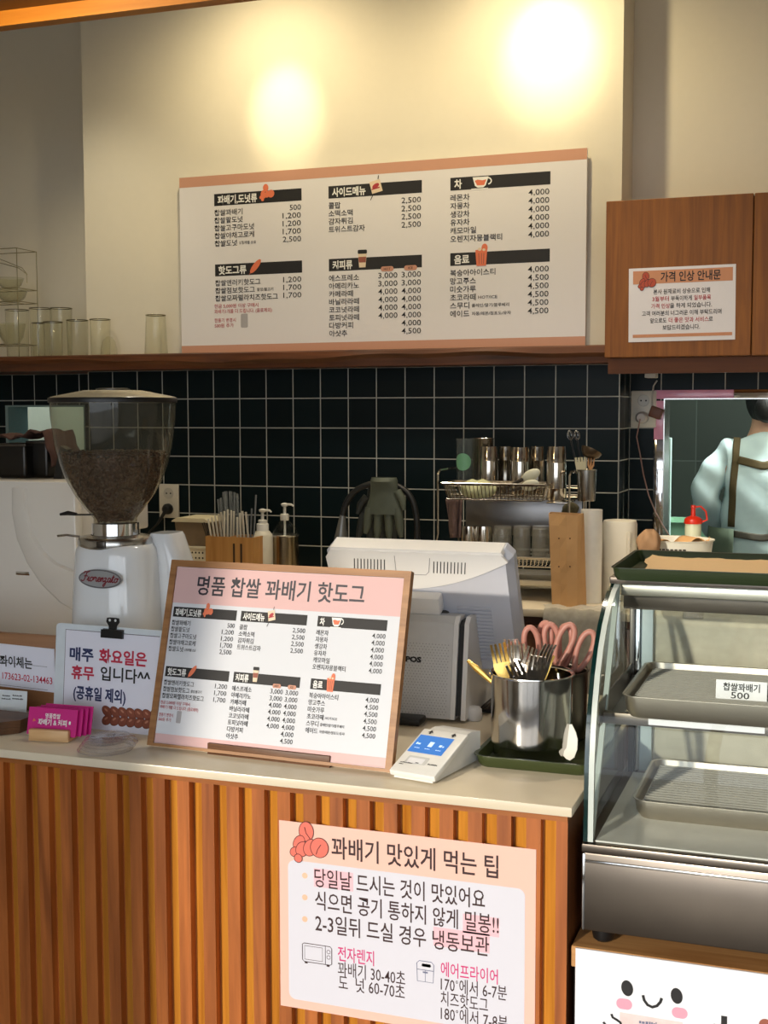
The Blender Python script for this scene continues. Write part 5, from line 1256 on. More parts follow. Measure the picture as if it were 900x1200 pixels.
MB().lathe([(rr - .003, 0), (rr, .004), (rr, zsh - .012), (rr * .9, zsh - .004), (rr * .72, zsh + .004), (.021, zsh + .008)], (0, 0, 0), 36).build('body', plain('bottle_white', (196, 192, 180), .45), t, local=True)
m = MB()
for i in range(9): m.add([(-.006 + .016 * k, -rr - .0006 + .0028 * (k > .4), .05 + .010 * i) for k in (0, 1)] + [(-.006 + .016 * k, -rr - .0006 + .0028 * (k > .4), .0545 + .010 * i) for k in (1, 0)], [(0, 1, 2, 3)])
m.build('label_print', plain('label_brown', (120, 100, 90), .7), t, local=True, fix=False)
MB().lathe([(.0195, zsh + .0082), (.0195, zsh + .030), (.017, zsh + .031)], (0, 0, 0), 28).build('neck_ring', WHITE, t, local=True)
pump(t, plain('pump_white', (206, 204, 198), .4), zsh + .022)
Yd = 3.70
a = at(334, 650, Yd); rr = at(349, 650, Yd).x - a.x; zsh = at(334, 627, Yd).z - ZBC; zneck = at(334, 610, Yd).z - ZBC
t = thing('hand_wash_bottle', 'tall bottle in a steel sleeve with a white pump, right of the foam soap bottle', 'bottle', (a.x, Yd, Zb))
MB().lathe([(rr, 0), (rr, zsh), (rr - .002, zsh), (rr - .002, .003)], (0, 0, 0), 40).build('sleeve', plain('sleeve_steel', (150, 134, 108), .22, 1.0), t, local=True)
MB().lathe([(rr + .001, zsh - .004), (rr + .0014, zsh), (rr - .001, zsh + .002)], (0, 0, 0), 40).build('sleeve_rim', STEEL, t, local=True)
MB().lathe([(rr - .003, .004), (rr - .003, zsh + .004), (rr * .80, zsh + .022), (rr * .5, zsh + .036), (.012, zneck + .002)], (0, 0, 0), 36).build('bottle', GLASS, t, local=True, fix=False)
MB().cyl((0, 0, .02), (0, 0, zneck), .004).build('dip_tube', plain('tube_white', (210, 210, 206), .4), t, local=True)
pump(t, plain('pump_white', 0), zneck)

# gooseneck tap with a rubber glove over it
Yt = 3.64
tp_ = [(401, 612), (403, 598), (409, 584), (420, 573), (436, 567), (455, 567), (472, 573), (483, 586), (488, 606), (489, 640), (489, 700)]
t = thing('gooseneck_tap', 'black gooseneck kitchen tap with a grey spray head, a rubber glove hanging over it', 'tap', (at(489, 700, Yt).x, Yt, ZBC))
P_ = [at(x, y, Yt) for x, y in tp_]; P_[-1].z = ZBC + .0006
fine = []
for i in range(len(P_) - 1):
    p0, p1, p2, p3 = P_[max(i - 1, 0)], P_[i], P_[i + 1], P_[min(i + 2, len(P_) - 1)]
    for k in range(5):
        u_ = k / 5; fine.append(.5 * (2 * p1 + (p2 - p0) * u_ + (2 * p0 - 5 * p1 + 4 * p2 - p3) * u_ ** 2 + (3 * p1 - p0 - 3 * p2 + p3) * u_ ** 3))
fine.append(P_[-1])
MB().tube(fine, .0095, 12).build('neck', plain('rubber_black', (16, 17, 18), .5), t)
a, b = at(402, 601, Yt), at(398, 650, Yt)
MB().lathe([(.008, 0), (.010, .012), (.020, .075), (.024, .12), (.022, .124)], a, 28, True, (b - a).normalized()).build('spray_head', plain('spray_grey', (120, 120, 118), .3, .6), t)
MB().lathe([(.026, 0), (.026, .006), (.016, .03)], (at(489, 700, Yt).x, Yt, ZBC + .0005), 24).build('base', plain('rubber_black', 0), t)
def glove(name, label, px, py, Y, flip, mat, group):
    o = at(px, py, Y); t = thing(name, label, 'glove', o, 0, group)
    W = .062
    rows = []
    hp_ = [(0, .70), (.02, .70), (.045, .74), (.07, .86), (.088, .98), (.100, .98)]
    m = MB(); n = 18
    for z, w in [(-.012, .64)] + hp_:
        r = []
        for k in range(n):
            a = 2 * PI * k / n; bul = .017 + (.012 * math.exp(-((z - .0) / .012) ** 2))
            r.append(Vector((W * w * math.cos(a), bul * math.sin(a), -z)))
        rows.append(r)
    m.strip(rows, True, True); n0 = len(m.v); m.f.append(tuple(range(n0 - n, n0))); m.s.append(True)
    for k, (fx, L, tilt) in enumerate(((-.045, .062, -.22), (-.016, .078, -.08), (.014, .080, .06), (.043, .070, .20))):
        pts_ = [Vector((fx, .002, -.082)), Vector((fx + tilt * .02, .0, -.102)), Vector((fx + tilt * L * .6, -.003, -.102 - L * .55)), Vector((fx + tilt * L, -.006, -.098 - L))]
        m.tube(pts_, [.0155, .0145, .0125, .006], 10)
    m.tube([Vector((flip * .042, 0, -.03)), Vector((flip * .060, -.004, -.055)), Vector((flip * .066, -.008, -.085))], [.014, .012, .006], 10)
    o_ = m.build('rubber', mat, t, local=True)
    return t
GLV = plain('glove_rubber', (78, 84, 72), .6, var=.1, bump=.2, bscale=50)
glove('rubber_glove', 'dark grey-green rubber glove hanging fingers down over the black tap', 450, 564, Yt - .035, 1, GLV, None)
g2 = glove('rubber_glove', 'second dark rubber glove hanging behind the first over the black tap', 447, 573, Yt + .035, -1, plain('glove_dark', (40, 44, 42), .65, var=.1), None)
g2.rotation_euler = (0, .10, .15)

# ------------------------------------------------------------------ two-tier dish rack
Yq = 3.50; Yr = 3.72
zpost = at(512, 556, Yq).z
X = lambda px, Y=Yq: at(px, 600, Y).x
Z = lambda py, Y=Yq: at(590, py, Y).z
dr = thing('dish_rack', 'two-tier chrome dish rack holding shakers above and glasses below', 'dish rack', (X(590), 3.6, ZBC))
WR = plain('rack_chrome', (196, 190, 180), .2, 1.0)
XL, XR = X(513), X(667)
zu = Z(567); zub = Z(586); zl1 = Z(652); zl2 = Z(663); zpan = Z(672)
def wire(name, paths, r=.0022, closed=False):
    m = MB()
    for p in paths: m.tube(p, r, 6, closed)
    return m.build(name, WR, dr)
for x in (XL, XR):
    sgn = 1 if x == XL else -1
    wire('post', [[(x, Yq, zpost), (x, Yq, Z(628)), (x - sgn * .006, Yq, Z(640)), (x - sgn * .012, Yq - .0, ZBC + .003)], [(x, Yr, zpost), (x, Yr, ZBC + .003)], [(x, Yq, zpost), (x, Yq + .02, zpost + .012), (x, Yr - .02, zpost + .012), (x, Yr, zpost)]], .0032)
def basket(z0, z1, x0, x1, y0, y1, name):
    P1 = [(x0, y0, z1), (x1, y0, z1), (x1, y1, z1), (x0, y1, z1)]; P0 = [(x0 + .012, y0 + .012, z0), (x1 - .012, y0 + .012, z0), (x1 - .012, y1 - .012, z0), (x0 + .012, y1 - .012, z0)]
    m = MB(); m.tube(P1, .003, 6, True); m.tube(P0, .0022, 6, True); m.tube([Vector(p) - Vector((0, 0, .004)) for p in P1], .0018, 6, True)
    n = int((x1 - x0) / .0115)
    for i in range(1, n):
        x = x0 + (x1 - x0) * i / n; xi = x0 + .012 + (x1 - x0 - .024) * i / n
        m.tube([(x, y0, z1), (xi, y0 + .012, z0), (xi, y1 - .012, z0), (x, y1, z1)], .0013, 4)
    for i in range(1, 9):
        y = y0 + (y1 - y0) * i / 9; yi = y0 + .012 + (y1 - y0 - .024) * i / 9; m.tube([(x0, y, z1), (x0 + .012, yi, z0)], .0013, 4); m.tube([(x1, y, z1), (x1 - .012, yi, z0)], .0013, 4)
    return m.build(name, WR, dr)
basket(zub, zu, X(520), X(640), Yq - .02, Yq + .11, 'upper_basket')
m = MB()
for i in range(7): m.tube([(XL, Yq + .125 + .014 * i, zub + .004), (XR, Yq + .125 + .014 * i, zub + .004)], .0015, 5)
for z in (zub + .004, zub + .03): m.tube([(XL, Yq + .118, z), (XR, Yq + .118, z), (XR, Yr, z), (XL, Yr, z)], .0025, 6, True)
m.build('upper_shelf', WR, dr)
MB().box((X(641), Yq - .01, zub - .006), (XR - .004, Yq + .11, zub - .002), .001).build('cup_platform', WR, dr)
MB().box((XL + .02, Yr + .005, Z(636)), (XR - .006, Yr + .008, Z(590)), .001).build('back_panel', plain('panel_steel', (150, 148, 148), .32, 1.0, bscale=16, var=.1), dr)
basket(zl2, zl1, XL + .02, XR - .01, Yq - .01, Yr - .004, 'lower_basket')
m = tray(MB(), XL + .01, Yq - .02, XR - .004, Yr - .002, Z(684), .016, .01, .001, .004, .002); m.build('drip_tray', plain('tray_pale', (190, 184, 170), .3, .6), dr)
m = MB()
for x in (XL + .02, XR - .014):
    for y in (Yq, Yr - .02): m.cyl((x, y, ZBC + .0004), (x, y, Z(684) + .001), .006)
m.build('drip_tray_feet', BLACK, dr)
# steel shakers in the upper tier
zsh = zub + .0065
def shaker_proto(h, r):
    m = MB().shell([(r * .80, 0), (r * .82, .003), (r * .90, h * .5), (r * .96, h * .72), (r * .985, h * .725), (r * .965, h * .735), (r * .985, h * .80), (r * .97, h * .81), (r, h - .002), (r + .0012, h)][::-1] if False else [(r, 0), (r + .001, .003), (r * .97, h * .2), (r * .99, h * .21), (r * .965, h * .225), (r * .985, h * .28), (r * .96, h * .29), (r * .86, h * .97), (r * .82, h - .001)], .001, (0, 0, 0), 40)
    return m
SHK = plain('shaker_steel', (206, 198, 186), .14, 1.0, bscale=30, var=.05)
SHD = plain('shaker_shaded', (150, 144, 134), .2, 1.0)  # same steel for the rear cups, their shade put into the colour
for i, (xa, xb, yt, Y, mt, lab) in enumerate(((562, 584, 523, 3.645, SHK, 'steel cocktail shaker cup in front of the tall steel jug in the dish rack'), (584, 601, 523, 3.70, SHD, 'shaded steel cup standing behind, between the two front shaker cups'), (598, 621, 524, 3.64, SHK, 'steel shaker cup in the middle of the upper dish rack, behind the white spoons'), (620, 639, 523, 3.69, SHD, 'shaded steel shaker cup behind the white spoons, right of the middle one'), (640, 664, 523, 3.56, SHK, 'steel shaker cup nearest, standing on the right end platform of the dish rack'))):
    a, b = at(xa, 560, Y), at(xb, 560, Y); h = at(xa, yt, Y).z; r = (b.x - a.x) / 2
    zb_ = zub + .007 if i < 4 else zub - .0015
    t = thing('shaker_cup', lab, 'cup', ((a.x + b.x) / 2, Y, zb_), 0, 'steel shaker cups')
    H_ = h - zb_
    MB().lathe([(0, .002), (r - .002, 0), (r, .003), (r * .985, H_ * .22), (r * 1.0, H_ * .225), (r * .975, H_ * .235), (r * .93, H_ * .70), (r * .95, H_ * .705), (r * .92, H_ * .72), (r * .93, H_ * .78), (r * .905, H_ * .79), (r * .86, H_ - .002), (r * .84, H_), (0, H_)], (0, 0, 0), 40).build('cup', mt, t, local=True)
Yj = 3.70
a, b = at(554, 560, Yj), at(578, 560, Yj); zt = at(565, 513.5, Yj).z
t = thing('steel_jug', 'tall plain steel jug behind the shakers, beside the clear pitcher', 'jug', ((a.x + b.x) / 2, Yj, zub + .007))
MB().shell([((b.x - a.x) / 2, 0), ((b.x - a.x) / 2, zt - zub - .01), ((b.x - a.x) / 2 + .002, zt - zub - .007)], .0012, (0, 0, 0), 40).build('jug', plain('jug_steel', (200, 194, 184), .2, 1.0), t, local=True)
a, b = at(535, 560, 3.655), at(555, 560, 3.655); r = (b.x - a.x) / 2; zt = at(545, 514, 3.655).z
t = thing('clear_pitcher', 'clear plastic pitcher with a round green sticker in the upper dish rack', 'pitcher', ((a.x + b.x) / 2, 3.655, zub + .007))
MB().shell([(r * .92, 0), (r * .95, .004), (r, zt - zub - .01), (r + .002, zt - zub - .007)], .0018, (0, 0, 0), 36).build('pitcher', thin_glass('pitcher_clear', (236, 240, 240), .04, haze=.08, edge=.45, hazec=(150, 156, 158)), t, local=True, fix=False)
m = MB(); zc = at(544.5, 541.5, 3.62).z - zub - .007; 
dsk = []
for k in range(33):
    aa = 2 * PI * k / 32
sk = [[Vector((math.sin(th) * (r + .0012), -math.cos(th) * (r + .0012), zc + sg * math.sqrt(max(0, .0255 ** 2 - (th * r) ** 2)))) for sg in (-1, -.5, 0, .5, 1)] for th in (-.0254 / r + .0508 / r * q_ / 20 for q_ in range(21))]
m.strip(sk); m.build('sticker', plain('sticker_green', (98, 148, 116), .5), t, local=True, fix=False)
# white spoons, gloves and cloths in the basket
for i, (tx, ty, bx_, by_, lab) in enumerate(((632, 552, 592, 572, 'upper one of the two white-bowled spoons in the dish rack'), (631, 566, 594, 576, 'lower one of the two white-bowled spoons in the dish rack'))):
    tip = at(tx, ty, Yq + .02 + .03 * (1 - i)); ft = at(bx_, by_, Yq + .05 + .02 * (1 - i)); d = tip - ft; L = d.length
    t = thing('spoon', lab, 'spoon', ft, 0, 'white spoons in the dish rack'); t.rotation_mode = 'QUATERNION'; t.rotation_quaternion = Vector((0, 0, 1)).rotation_difference(d.normalized())
    MB().ell((0, 0, L - .028), .016, .008, .030, 20, 12).build('bowl', plain('spoon_white', (206, 204, 184), .4), t, local=True)
    MB().tube([(0, 0, 0), (0, 0, L * .4), (0, 0, L - .052)], [.005, .0055, .0045], 8).build('handle', plain('spoon_handle', (48, 42, 38), .5), t, local=True)
def cloth_blob(name, label, px0, px1, py0, py1, Y, mat, cat='cloth', sd=1, dep=.05):
    rg = random.Random(sd); a, b = at(px0, py0, Y), at(px1, py1, Y); t = thing(name, label, cat, ((a.x + b.x) / 2, Y, b.z))
    ph = [rg.uniform(0, 6) for _ in range(6)]; rows = []
    for i in range(15):
        f = i / 14; r = []
        for k in range(28):
            an = 2 * PI * k / 28; w = math.sin(PI * min(max(f, .02), .98)) ** .35
            q_ = 1 + .12 * math.sin(3 * an + ph[0] + 4 * f) + .08 * math.sin(5 * an + ph[1] - 6 * f)
            r.append(Vector(((a.x + b.x) / 2 + (b.x - a.x) / 2 * w * q_ * math.cos(an) * (1 - .22 * f), Y + dep * .5 * w * q_ * math.sin(an), b.z + (a.z - b.z) * f * (1 + .06 * math.sin(an * 2 + ph[2])))))
        rows.append(r)
    m = MB().strip(rows, True, True); n0 = len(m.v); m.f += [tuple(range(27, -1, -1)), tuple(range(n0 - 28, n0))]; m.s += [True, True]
    m.build('fabric', mat, t); return t
cloth_blob('dish_cloth', 'pale yellow-green cloth lying at the left of the upper dish rack basket', 538, 582, 562, 584, Yq + .045, plain('cloth_pale', (186, 186, 146), .9, bump=.3, bscale=120), sd=2, dep=.07)
a = at(532, 586, Yq + .03)
rows = []
for j in range(14):
    f = j / 13; r = []
    for i in range(12):
        g = i / 11; px = 522 + 20 * g * (1 - .45 * f) + 7 * f; py = 585 + 45 * f
        p = at(px, py, Yq + .01 + .012 * math.sin(g * 9 + f * 2)); r.append(p)
    rows.append(r)
t = thing('hanging_cloth', 'brownish-pink cloth hanging from the left end of the upper dish rack', 'cloth', a)
o = MB().strip(rows).build('fabric', plain('cloth_mauve', (104, 82, 76), .95, bump=.3, bscale=150), t); md = o.modifiers.new('thick', 'SOLIDIFY'); md.thickness = .004
# glasses in the lower tier
RG = thin_glass('rack_glass', (240, 240, 236), .03, haze=.20, edge=.55, hazec=(206, 202, 192))
labs = ('steel beaker at the left end of the lower dish rack', 'steel beaker second from the left in the lower dish rack', 'upturned clear glass in the middle of the lower dish rack', 'upturned clear glass right of the middle one in the lower dish rack', 'upturned clear glass at the right end of the lower dish rack, beside the paper bag')
for i, (xa, xb) in enumerate(((540, 558), (557, 577), (578, 600), (601, 622), (623, 645))):
    Y = 3.60; a, b = at(xa, 640, Y), at(xb, 640, Y); zt = at(xa, 616, Y).z; zb_ = zl2 + .0025; r = (b.x - a.x) / 2; H_ = zt - zb_
    t = thing('beaker' if i < 2 else 'drinking_glass', labs[i], 'cup' if i < 2 else 'glass', ((a.x + b.x) / 2, Y, zb_), 0, 'steel beakers in the dish rack' if i < 2 else 'glasses in the dish rack')
    if i < 2: MB().lathe([(0, .001), (r, 0), (r + .001, .003), (r, H_ * .9), (r * .95, H_), (0, H_)], (0, 0, 0), 32).build('beaker', SHK, t, local=True)
    else:
        pr_ = [(r, 0), (r * .98, H_ * .5), (r * .92, H_ - .003), (r * .88, H_), (0, H_)]
        MB().lathe(pr_ + [(0, H_ - .008), (r * .86, H_ - .008), (r * .94, H_ * .5), (r - .0025, 0)], (0, 0, 0), 20).build('glass', RG, t, local=True, fix=False)
# utensil caddy at the right end
Yu = 3.56
a, b = at(676, 560, Yu), at(699, 560, Yu); r = (b.x - a.x) / 2; z0_, z1_ = at(688, 587, Yu).z, at(688, 550, Yu).z
cd = thing('utensil_caddy', 'steel utensil caddy hooked on the right end of the dish rack', 'caddy', ((a.x + b.x) / 2, Yu, z0_))
MB().shell([(r * .86, 0), (r * .9, .004), (r, z1_ - z0_ - .002), (r + .002, z1_ - z0_)], .0014, (0, 0, 0), 40).build('cup', plain('caddy_steel', (150, 146, 140), .24, 1.0), cd, local=True)
MB().tube([(-r - .001, 0, z1_ - z0_ - .012), (-r - .006, 0, z1_ - z0_ - .006), (-r - .010, 0, z1_ - z0_ - .012)], .002, 6).build('hook', WR, cd, local=True)
MB().tube([(-r * .3, .0, -.0015), (-r * .3, .0, -(z0_ - ZBC) + .001)], .002, 6).build('support', WR, cd, local=True)
MB().tube([(r * .3, .0, -.0015), (r * .3, .0, -(z0_ - ZBC) + .001)], .002, 6).build('support', WR, cd, local=True)
cz = Vector(((a.x + b.x) / 2, Yu, z0_ + .004))
def utensil(name, label, tip, off, build):
    ft = cz + Vector(off); tip = Vector(tip); d = tip - ft; t = thing(name, label, name.split('_')[-1], ft); t.rotation_mode = 'QUATERNION'; t.rotation_quaternion = Vector((0, 0, 1)).rotation_difference(d.normalized()); build(t, d.length)
def whisk(t, L):
    MB().tube([(0, 0, 0), (0, 0, L - .03)], .003, 8).build('handle', BLACK, t, local=True)
    m = MB()
    for k in range(3):
        c_, q_ = math.cos(k * PI / 3), math.sin(k * PI / 3); m.tube([(.009 * math.sin(PI * j / 8) ** .8 * c_ * (1 if True else 0), .009 * math.sin(PI * j / 8) ** .8 * q_, L - .030 + .030 * j / 8) for j in range(9)] + [(-.009 * math.sin(PI * j / 8) ** .8 * c_, -.009 * math.sin(PI * j / 8) ** .8 * q_, L - .030 + .030 * j / 8) for j in range(8, -1, -1)], .0009, 5)
    m.build('wire_head', plain('whisk_wire', (150, 150, 150), .25, 1.0), t, local=True)
utensil('milk_whisk', 'left one of two thin black whisks standing in the utensil caddy', at(667, 504, Yu), (-.010, .006, 0), whisk)
utensil('milk_whisk', 'right one of two thin black whisks standing in the utensil caddy', at(675, 504, Yu + .01), (-.004, .012, 0), whisk)
def ladle(t, L):
    MB().tube([(0, 0, 0), (0, 0, L - .03)], .003, 8).build('handle', STEELD, t, local=True)
    m = MB().lathe([(.001, -.020), (.016, -.016), (.027, -.006), (.031, .006), (.029, .006), (.025, -.004), (.015, -.013), (.001, -.017)], (.004, 0, L - .014), 28, True, (.35, .35, .9)); m.build('bowl', plain('ladle_dark', (96, 80, 62), .35, .7), t, local=True)
utensil('soup_ladle', 'dark ladle with its bowl up in the utensil caddy', at(691, 524, Yu), (.004, .008, 0), ladle)
def forked(t, L):
    m = MB().tube([(0, 0, 0), (0, 0, L - .045)], .004, 8); m.prism([(-.012, L - .045), (.012, L - .045), (.016, L - .012), (-.016, L - .012)], (0, -.002, 0), (1, 0, 0), (0, 0, 1), (0, .004, 0))
    for k in range(4): m.box((-.0155 + k * .0085, -.002, L - .0122), (-.0100 + k * .0085, .002, L))
    m.build('turner', plain('turner_cream', (200, 190, 156), .6), t, local=True)
utensil('slotted_turner', 'cream slotted turner in the utensil caddy', at(680, 536, Yu - .012), (-.006, -.008, 0), forked)
def wfork(t, L):
    m = MB().tube([(0, 0, 0), (0, 0, L - .03)], .004, 8)
    for k in (-1, 0, 1): m.tube([(0, 0, L - .032), (k * .007, 0, L - .02), (k * .008, 0, L)], [.004, .003, .0016], 6)
    m.build('fork', plain('wood_utensil', (188, 138, 92), .6), t, local=True)
utensil('wooden_fork', 'wooden fork in the utensil caddy, beside the cream turner', at(693, 537, Yu - .014), (.006, -.008, 0), wfork)
cloth_blob('sponge', 'round olive scourer hanging under the utensil caddy', 658, 679, 588, 604, 3.66, plain('scourer_olive', (86, 80, 58), .95, bump=.6, bscale=200), 'sponge', 5, .04)
# paper bag, rolls
Yb = 3.40
a, b = at(647, 704, Yb), at(683, 703, Yb); a2, b2 = at(642, 602, Yb), at(681, 601, Yb)
t = thing('paper_bag', 'tall folded brown paper bag standing on the back counter', 'bag', ((a.x + b.x) / 2, Yb + .03, ZBC))
zt = a2.z
m = MB(); front = [(a.x, Zb), (b.x - .012, Zb), (b2.x - .014, zt), (a2.x, zt)]
D = .055
v_ = [Vector((a.x, Yb, Zb)), Vector((b.x - .014, Yb - .004, Zb)), Vector((b.x, Yb + .02, Zb)), Vector((b.x, Yb + D, Zb)), Vector((a.x, Yb + D, Zb))]
w_ = [Vector((a2.x, Yb + .012, zt)), Vector((b2.x - .012, Yb + .010, zt - .003)), Vector((b2.x, Yb + .024, zt + .002)), Vector((b2.x, Yb + D - .014, zt)), Vector((a2.x, Yb + D - .014, zt + .002))]
rows = []
for j in range(9):
    f = j / 8; r = [v_[i].lerp(w_[i], f) for i in range(5)]
    e = .0012 * math.sin(j * 1.7); 
    r = [r[0], r[0].lerp(r[1], .35) + Vector((0, e, 0)), r[0].lerp(r[1], .62) + Vector((.001 * math.sin(j), -.005 - e, 0)), r[1], r[2] + Vector((-.006 * math.sin(PI * f), 0, 0)), r[3], r[4]]
    rows.append(r)
m.strip(rows, False, True); m.f.append(tuple(range(6, -1, -1))); m.s.append(False)
o = m.build('bag', plain('kraft_paper', (204, 158, 106), .8, var=.08, bump=.15, bscale=25), t); md = o.modifiers.new('thick', 'SOLIDIFY'); md.thickness = .0012
m = MB()
for px, py in ((655, 631), (668, 631), (655, 664), (668, 664)):
    q = at(px, py, Yb - .006); m.lathe([(.0022, 0), (.0022, .0012), (.0, .0014)], q, 10, True, (0, -1, 0))
m.build('rivet', plain('rivet_brown', (96, 60, 30), .6), t)
Yo = 3.52
a, b = at(680.5, 640, Yo), at(705.5, 640, Yo); r = (b.x - a.x) / 2; zt = at(690, 597, Yo).z
t = thing('film_roll', 'upright white roll of plastic film beside the paper bag', 'roll', ((a.x + b.x) / 2, Yo, Zb))
MB().lathe([(r, 0), (r, zt - Zb), (r * .45, zt - Zb + .0002), (r * .45, zt - Zb - .03), (0, zt - Zb - .03)], (0, 0, 0), 40).build('roll', plain('film_white', (236, 232, 222), .3, coat=.3), t, local=True)
Yo = 3.60
a, b = at(706, 650, Yo), at(746, 650, Yo); r = (b.x - a.x) / 2; zt = at(725, 609, Yo).z
t = thing('kitchen_towel_pack', 'fat white pack of kitchen towels standing right of the film roll', 'paper towels', ((a.x + b.x) / 2, Yo, Zb))
loft(MB(), [(0, 0, 0, r * .96, r * .9), (0, 0, .01, r, r), (0, 0, (zt - Zb) * .5, r * 1.0, r), (0, 0, zt - Zb - .012, r, r), (0, 0, zt - Zb - .002, r * .93, r * .93), (0, 0, zt - Zb, r * .6, r * .6)], 40, .75).build('wrap', plain('towel_white', (226, 218, 200), .5, bump=.15, bscale=20), t, local=True)
MB().box((r * .55, -r * 1.004, .02), (r * .78, -r * .90, zt - Zb - .03), .002).build('seam_strip', plain('towel_shade', (196, 186, 166), .5), t, local=True)
# plastic bag hanging over the counter edge
rows = []
for j in range(26):
    f = j / 25; r = []
    for i in range(24):
        g = i / 23; x = -.745 + .25 * g
        if f < .25: y = YBF + .06 - .08 * f / .25; z = ZBC + .003 + .006 * math.sin(g * 14 + 3) ** 2 * (1 - f)
        else: y = YBF - .022 - .015 * math.sin((f - .25) * 3) - .018 * math.sin(g * 17 + f * 5) ** 2 * (f - .2); z = ZBC - .30 * (f - .25) / .75
        r.append(Vector((x + .02 * math.sin(f * 6 + g * 3), y, z)))
    rows.append(r)
t = thing('plastic_bag', 'crumpled translucent plastic bag hanging over the edge of the back counter', 'plastic bag', (-.62, YBF, ZBC - .1))
MB().strip(rows).build('film', thin_glass('bag_film', (226, 226, 222), .2, haze=.55, edge=.4, hazec=(214, 208, 194)), t, fix=False)
# basket with paper, kraft bag and the sauce bottle, right
Ya = 3.62
a, b = at(748, 632, Ya), at(836, 632, Ya); rx = (b.x - a.x) / 2; zr = at(790, 631, Ya).z; zb_ = Zb
t = thing('colander_basket', 'oval white perforated basket beside the kitchen hatch', 'basket', ((a.x + b.x) / 2, Ya, Zb))
rows = []
for f, zz in ((.70, 0), (.78, .01), (.92, (zr - Zb) * .7), (.98, zr - Zb - .003), (1.04, zr - Zb), (1.04, zr - Zb - .003)):
    rows.append([Vector((rx * f * math.cos(2 * PI * k / 48), .085 * f * math.sin(2 * PI * k / 48), zz)) for k in range(48)])
m = MB().strip(rows, True, True); m.f.append(tuple(range(47, -1, -1))); m.s.append(False); o = m.build('basket', plain('basket_white', (214, 210, 196), .45), t, local=True); md = o.modifiers.new('thick', 'SOLIDIFY'); md.thickness = .002
m = MB()
for k in range(11):
    an = -PI / 2 + (k - 7) * .115; c_, q_ = math.cos(an), math.sin(an)
    for f0, z0 in ((.955, (zr - Zb) * .82),):
        p = Vector((rx * f0 * c_, .085 * f0 * q_ - .004, z0)); m.box(p + Vector((-.004, 0, -.010)), p + Vector((.004, .002, .010)))
m.build('slot_pattern', plain('hole_dark', 0), t, local=True)
t = thing('kraft_wrapper', 'crumpled brown paper wrapper lying in the white oval basket', 'paper', (at(800, 628, Ya).x, Ya, zr))
rows = [[Vector((at(772 + 58 * i / 19, 630, Ya).x, Ya - .045 + .10 * j / 9, zr - .016 + .014 * math.sin(i * .5 + j * .4) + .012 * (i / 19))) for i in range(20)] for j in range(10)]
o = MB().strip(rows).build('paper', plain('kraft_paper', 0), t); md = o.modifiers.new('thick', 'SOLIDIFY'); md.thickness = .0012
cloth_blob('paper_parcel', 'small brown paper parcel left of the white oval basket', 746, 776, 621, 650, 3.50, plain('parcel_brown', (150, 116, 84), .85, bump=.2, bscale=30), 'paper', 9, .06)
Ys = 3.86
a = at(812, 630, Ys); r = at(822.5, 630, Ys).x - a.x
zcap, zcap1, ztip = at(812, 613.5, Ys).z - Zb, at(812, 606, Ys).z - Zb, at(812, 592, Ys).z - Zb
t = thing('sauce_bottle', 'squeeze bottle with a red cap and yellowish sauce in front of the kitchen hatch', 'bottle', (a.x, Ys, Zb))
SB = plain('bottle_translucent', (206, 208, 178), .35, var=.03)
zf = at(812, 629, Ys).z - Zb
MB().lathe([(r * .96, zf + .0005), (r * .90, zcap * .8), (r * .93, zcap * .95), (r * .9, zcap - .0005)], (0, 0, 0), 32).build('body', SB, t, local=True)
MB().lathe([(r * .96, 0), (r, .004), (r, zf * .6), (r * .96, zf)], (0, 0, 0), 32).build('sauce_fill', plain('sauce_yellow', (172, 168, 96), .35), t, local=True)
RED = plain('cap_red', (206, 44, 22), .3)
MB().lathe([(r * 1.02, zcap), (r * 1.04, zcap + .004), (r * 1.0, zcap1 - .006), (r * .75, zcap1), (r * .28, zcap1 + .004), (r * .24, ztip - .008), (r * .30, ztip - .006), (r * .26, ztip), (0, ztip + .001)], (0, 0, 0), 32).build('cap', RED, t, local=True)
MB().tube([(r * .25, 0, ztip - .006), (r * .8, 0, ztip - .003), (r * 1.4, 0, ztip - .018), (r * 1.55, 0, zcap + .012), (r * 1.02, 0, zcap + .006)], .0028, 8).build('cap_strap', RED, t, local=True)

# ------------------------------------------------------------------ sockets and cords
def outlet(name, label, p0, p1, Y, plug_lower):
    a, b = at(*p0, Y), at(*p1, Y); cx = (a.x + b.x) / 2; w = b.x - a.x; h = a.z - b.z
    t = thing(name, label, 'socket', (cx, Y, b.z))
    MB().box((a.x, Y - .009, b.z), (b.x, Y - .0003, a.z), .003).build('plate', plain('socket_cream', (204, 198, 184), .4), t)
    for zc in (a.z - h * .27, b.z + h * .27):
        MB().lathe([(.0195, 0), (.0195, .0012), (.0185, .0016), (.0175, .0005), (0, .0005)], (cx, Y - .0092, zc), 32, True, (0, -1, 0)).build('receptacle', plain('socket_shade', (182, 178, 168), .4), t)
        m = MB()
        for dx in (-.008, .008): m.lathe([(.0028, 0), (.0028, .0006), (0, .0007)], (cx + dx, Y - .0098, zc), 12, True, (0, -1, 0))
        m.build('pin_hole', plain('hole_black', (20, 20, 20), .8), t)
    return t, cx, a.z - h * .27, b.z + h * .27
o1, cx, z1, z2 = outlet('wall_socket', 'double wall socket on the tiles behind the grinder, black plug in its lower outlet', (187.5, 567), (211, 607), YW, True)
t = thing('power_plug', 'black plug with a cord in the wall socket behind the grinder', 'plug', (cx, YW - .012, z2))
m = MB().lathe([(.019, 0), (.019, .012), (.014, .022), (.010, .024), (0, .024)], (cx, YW - .0122, z2), 24, True, (0, -1, 0)); m.build('plug', BLACK, t)
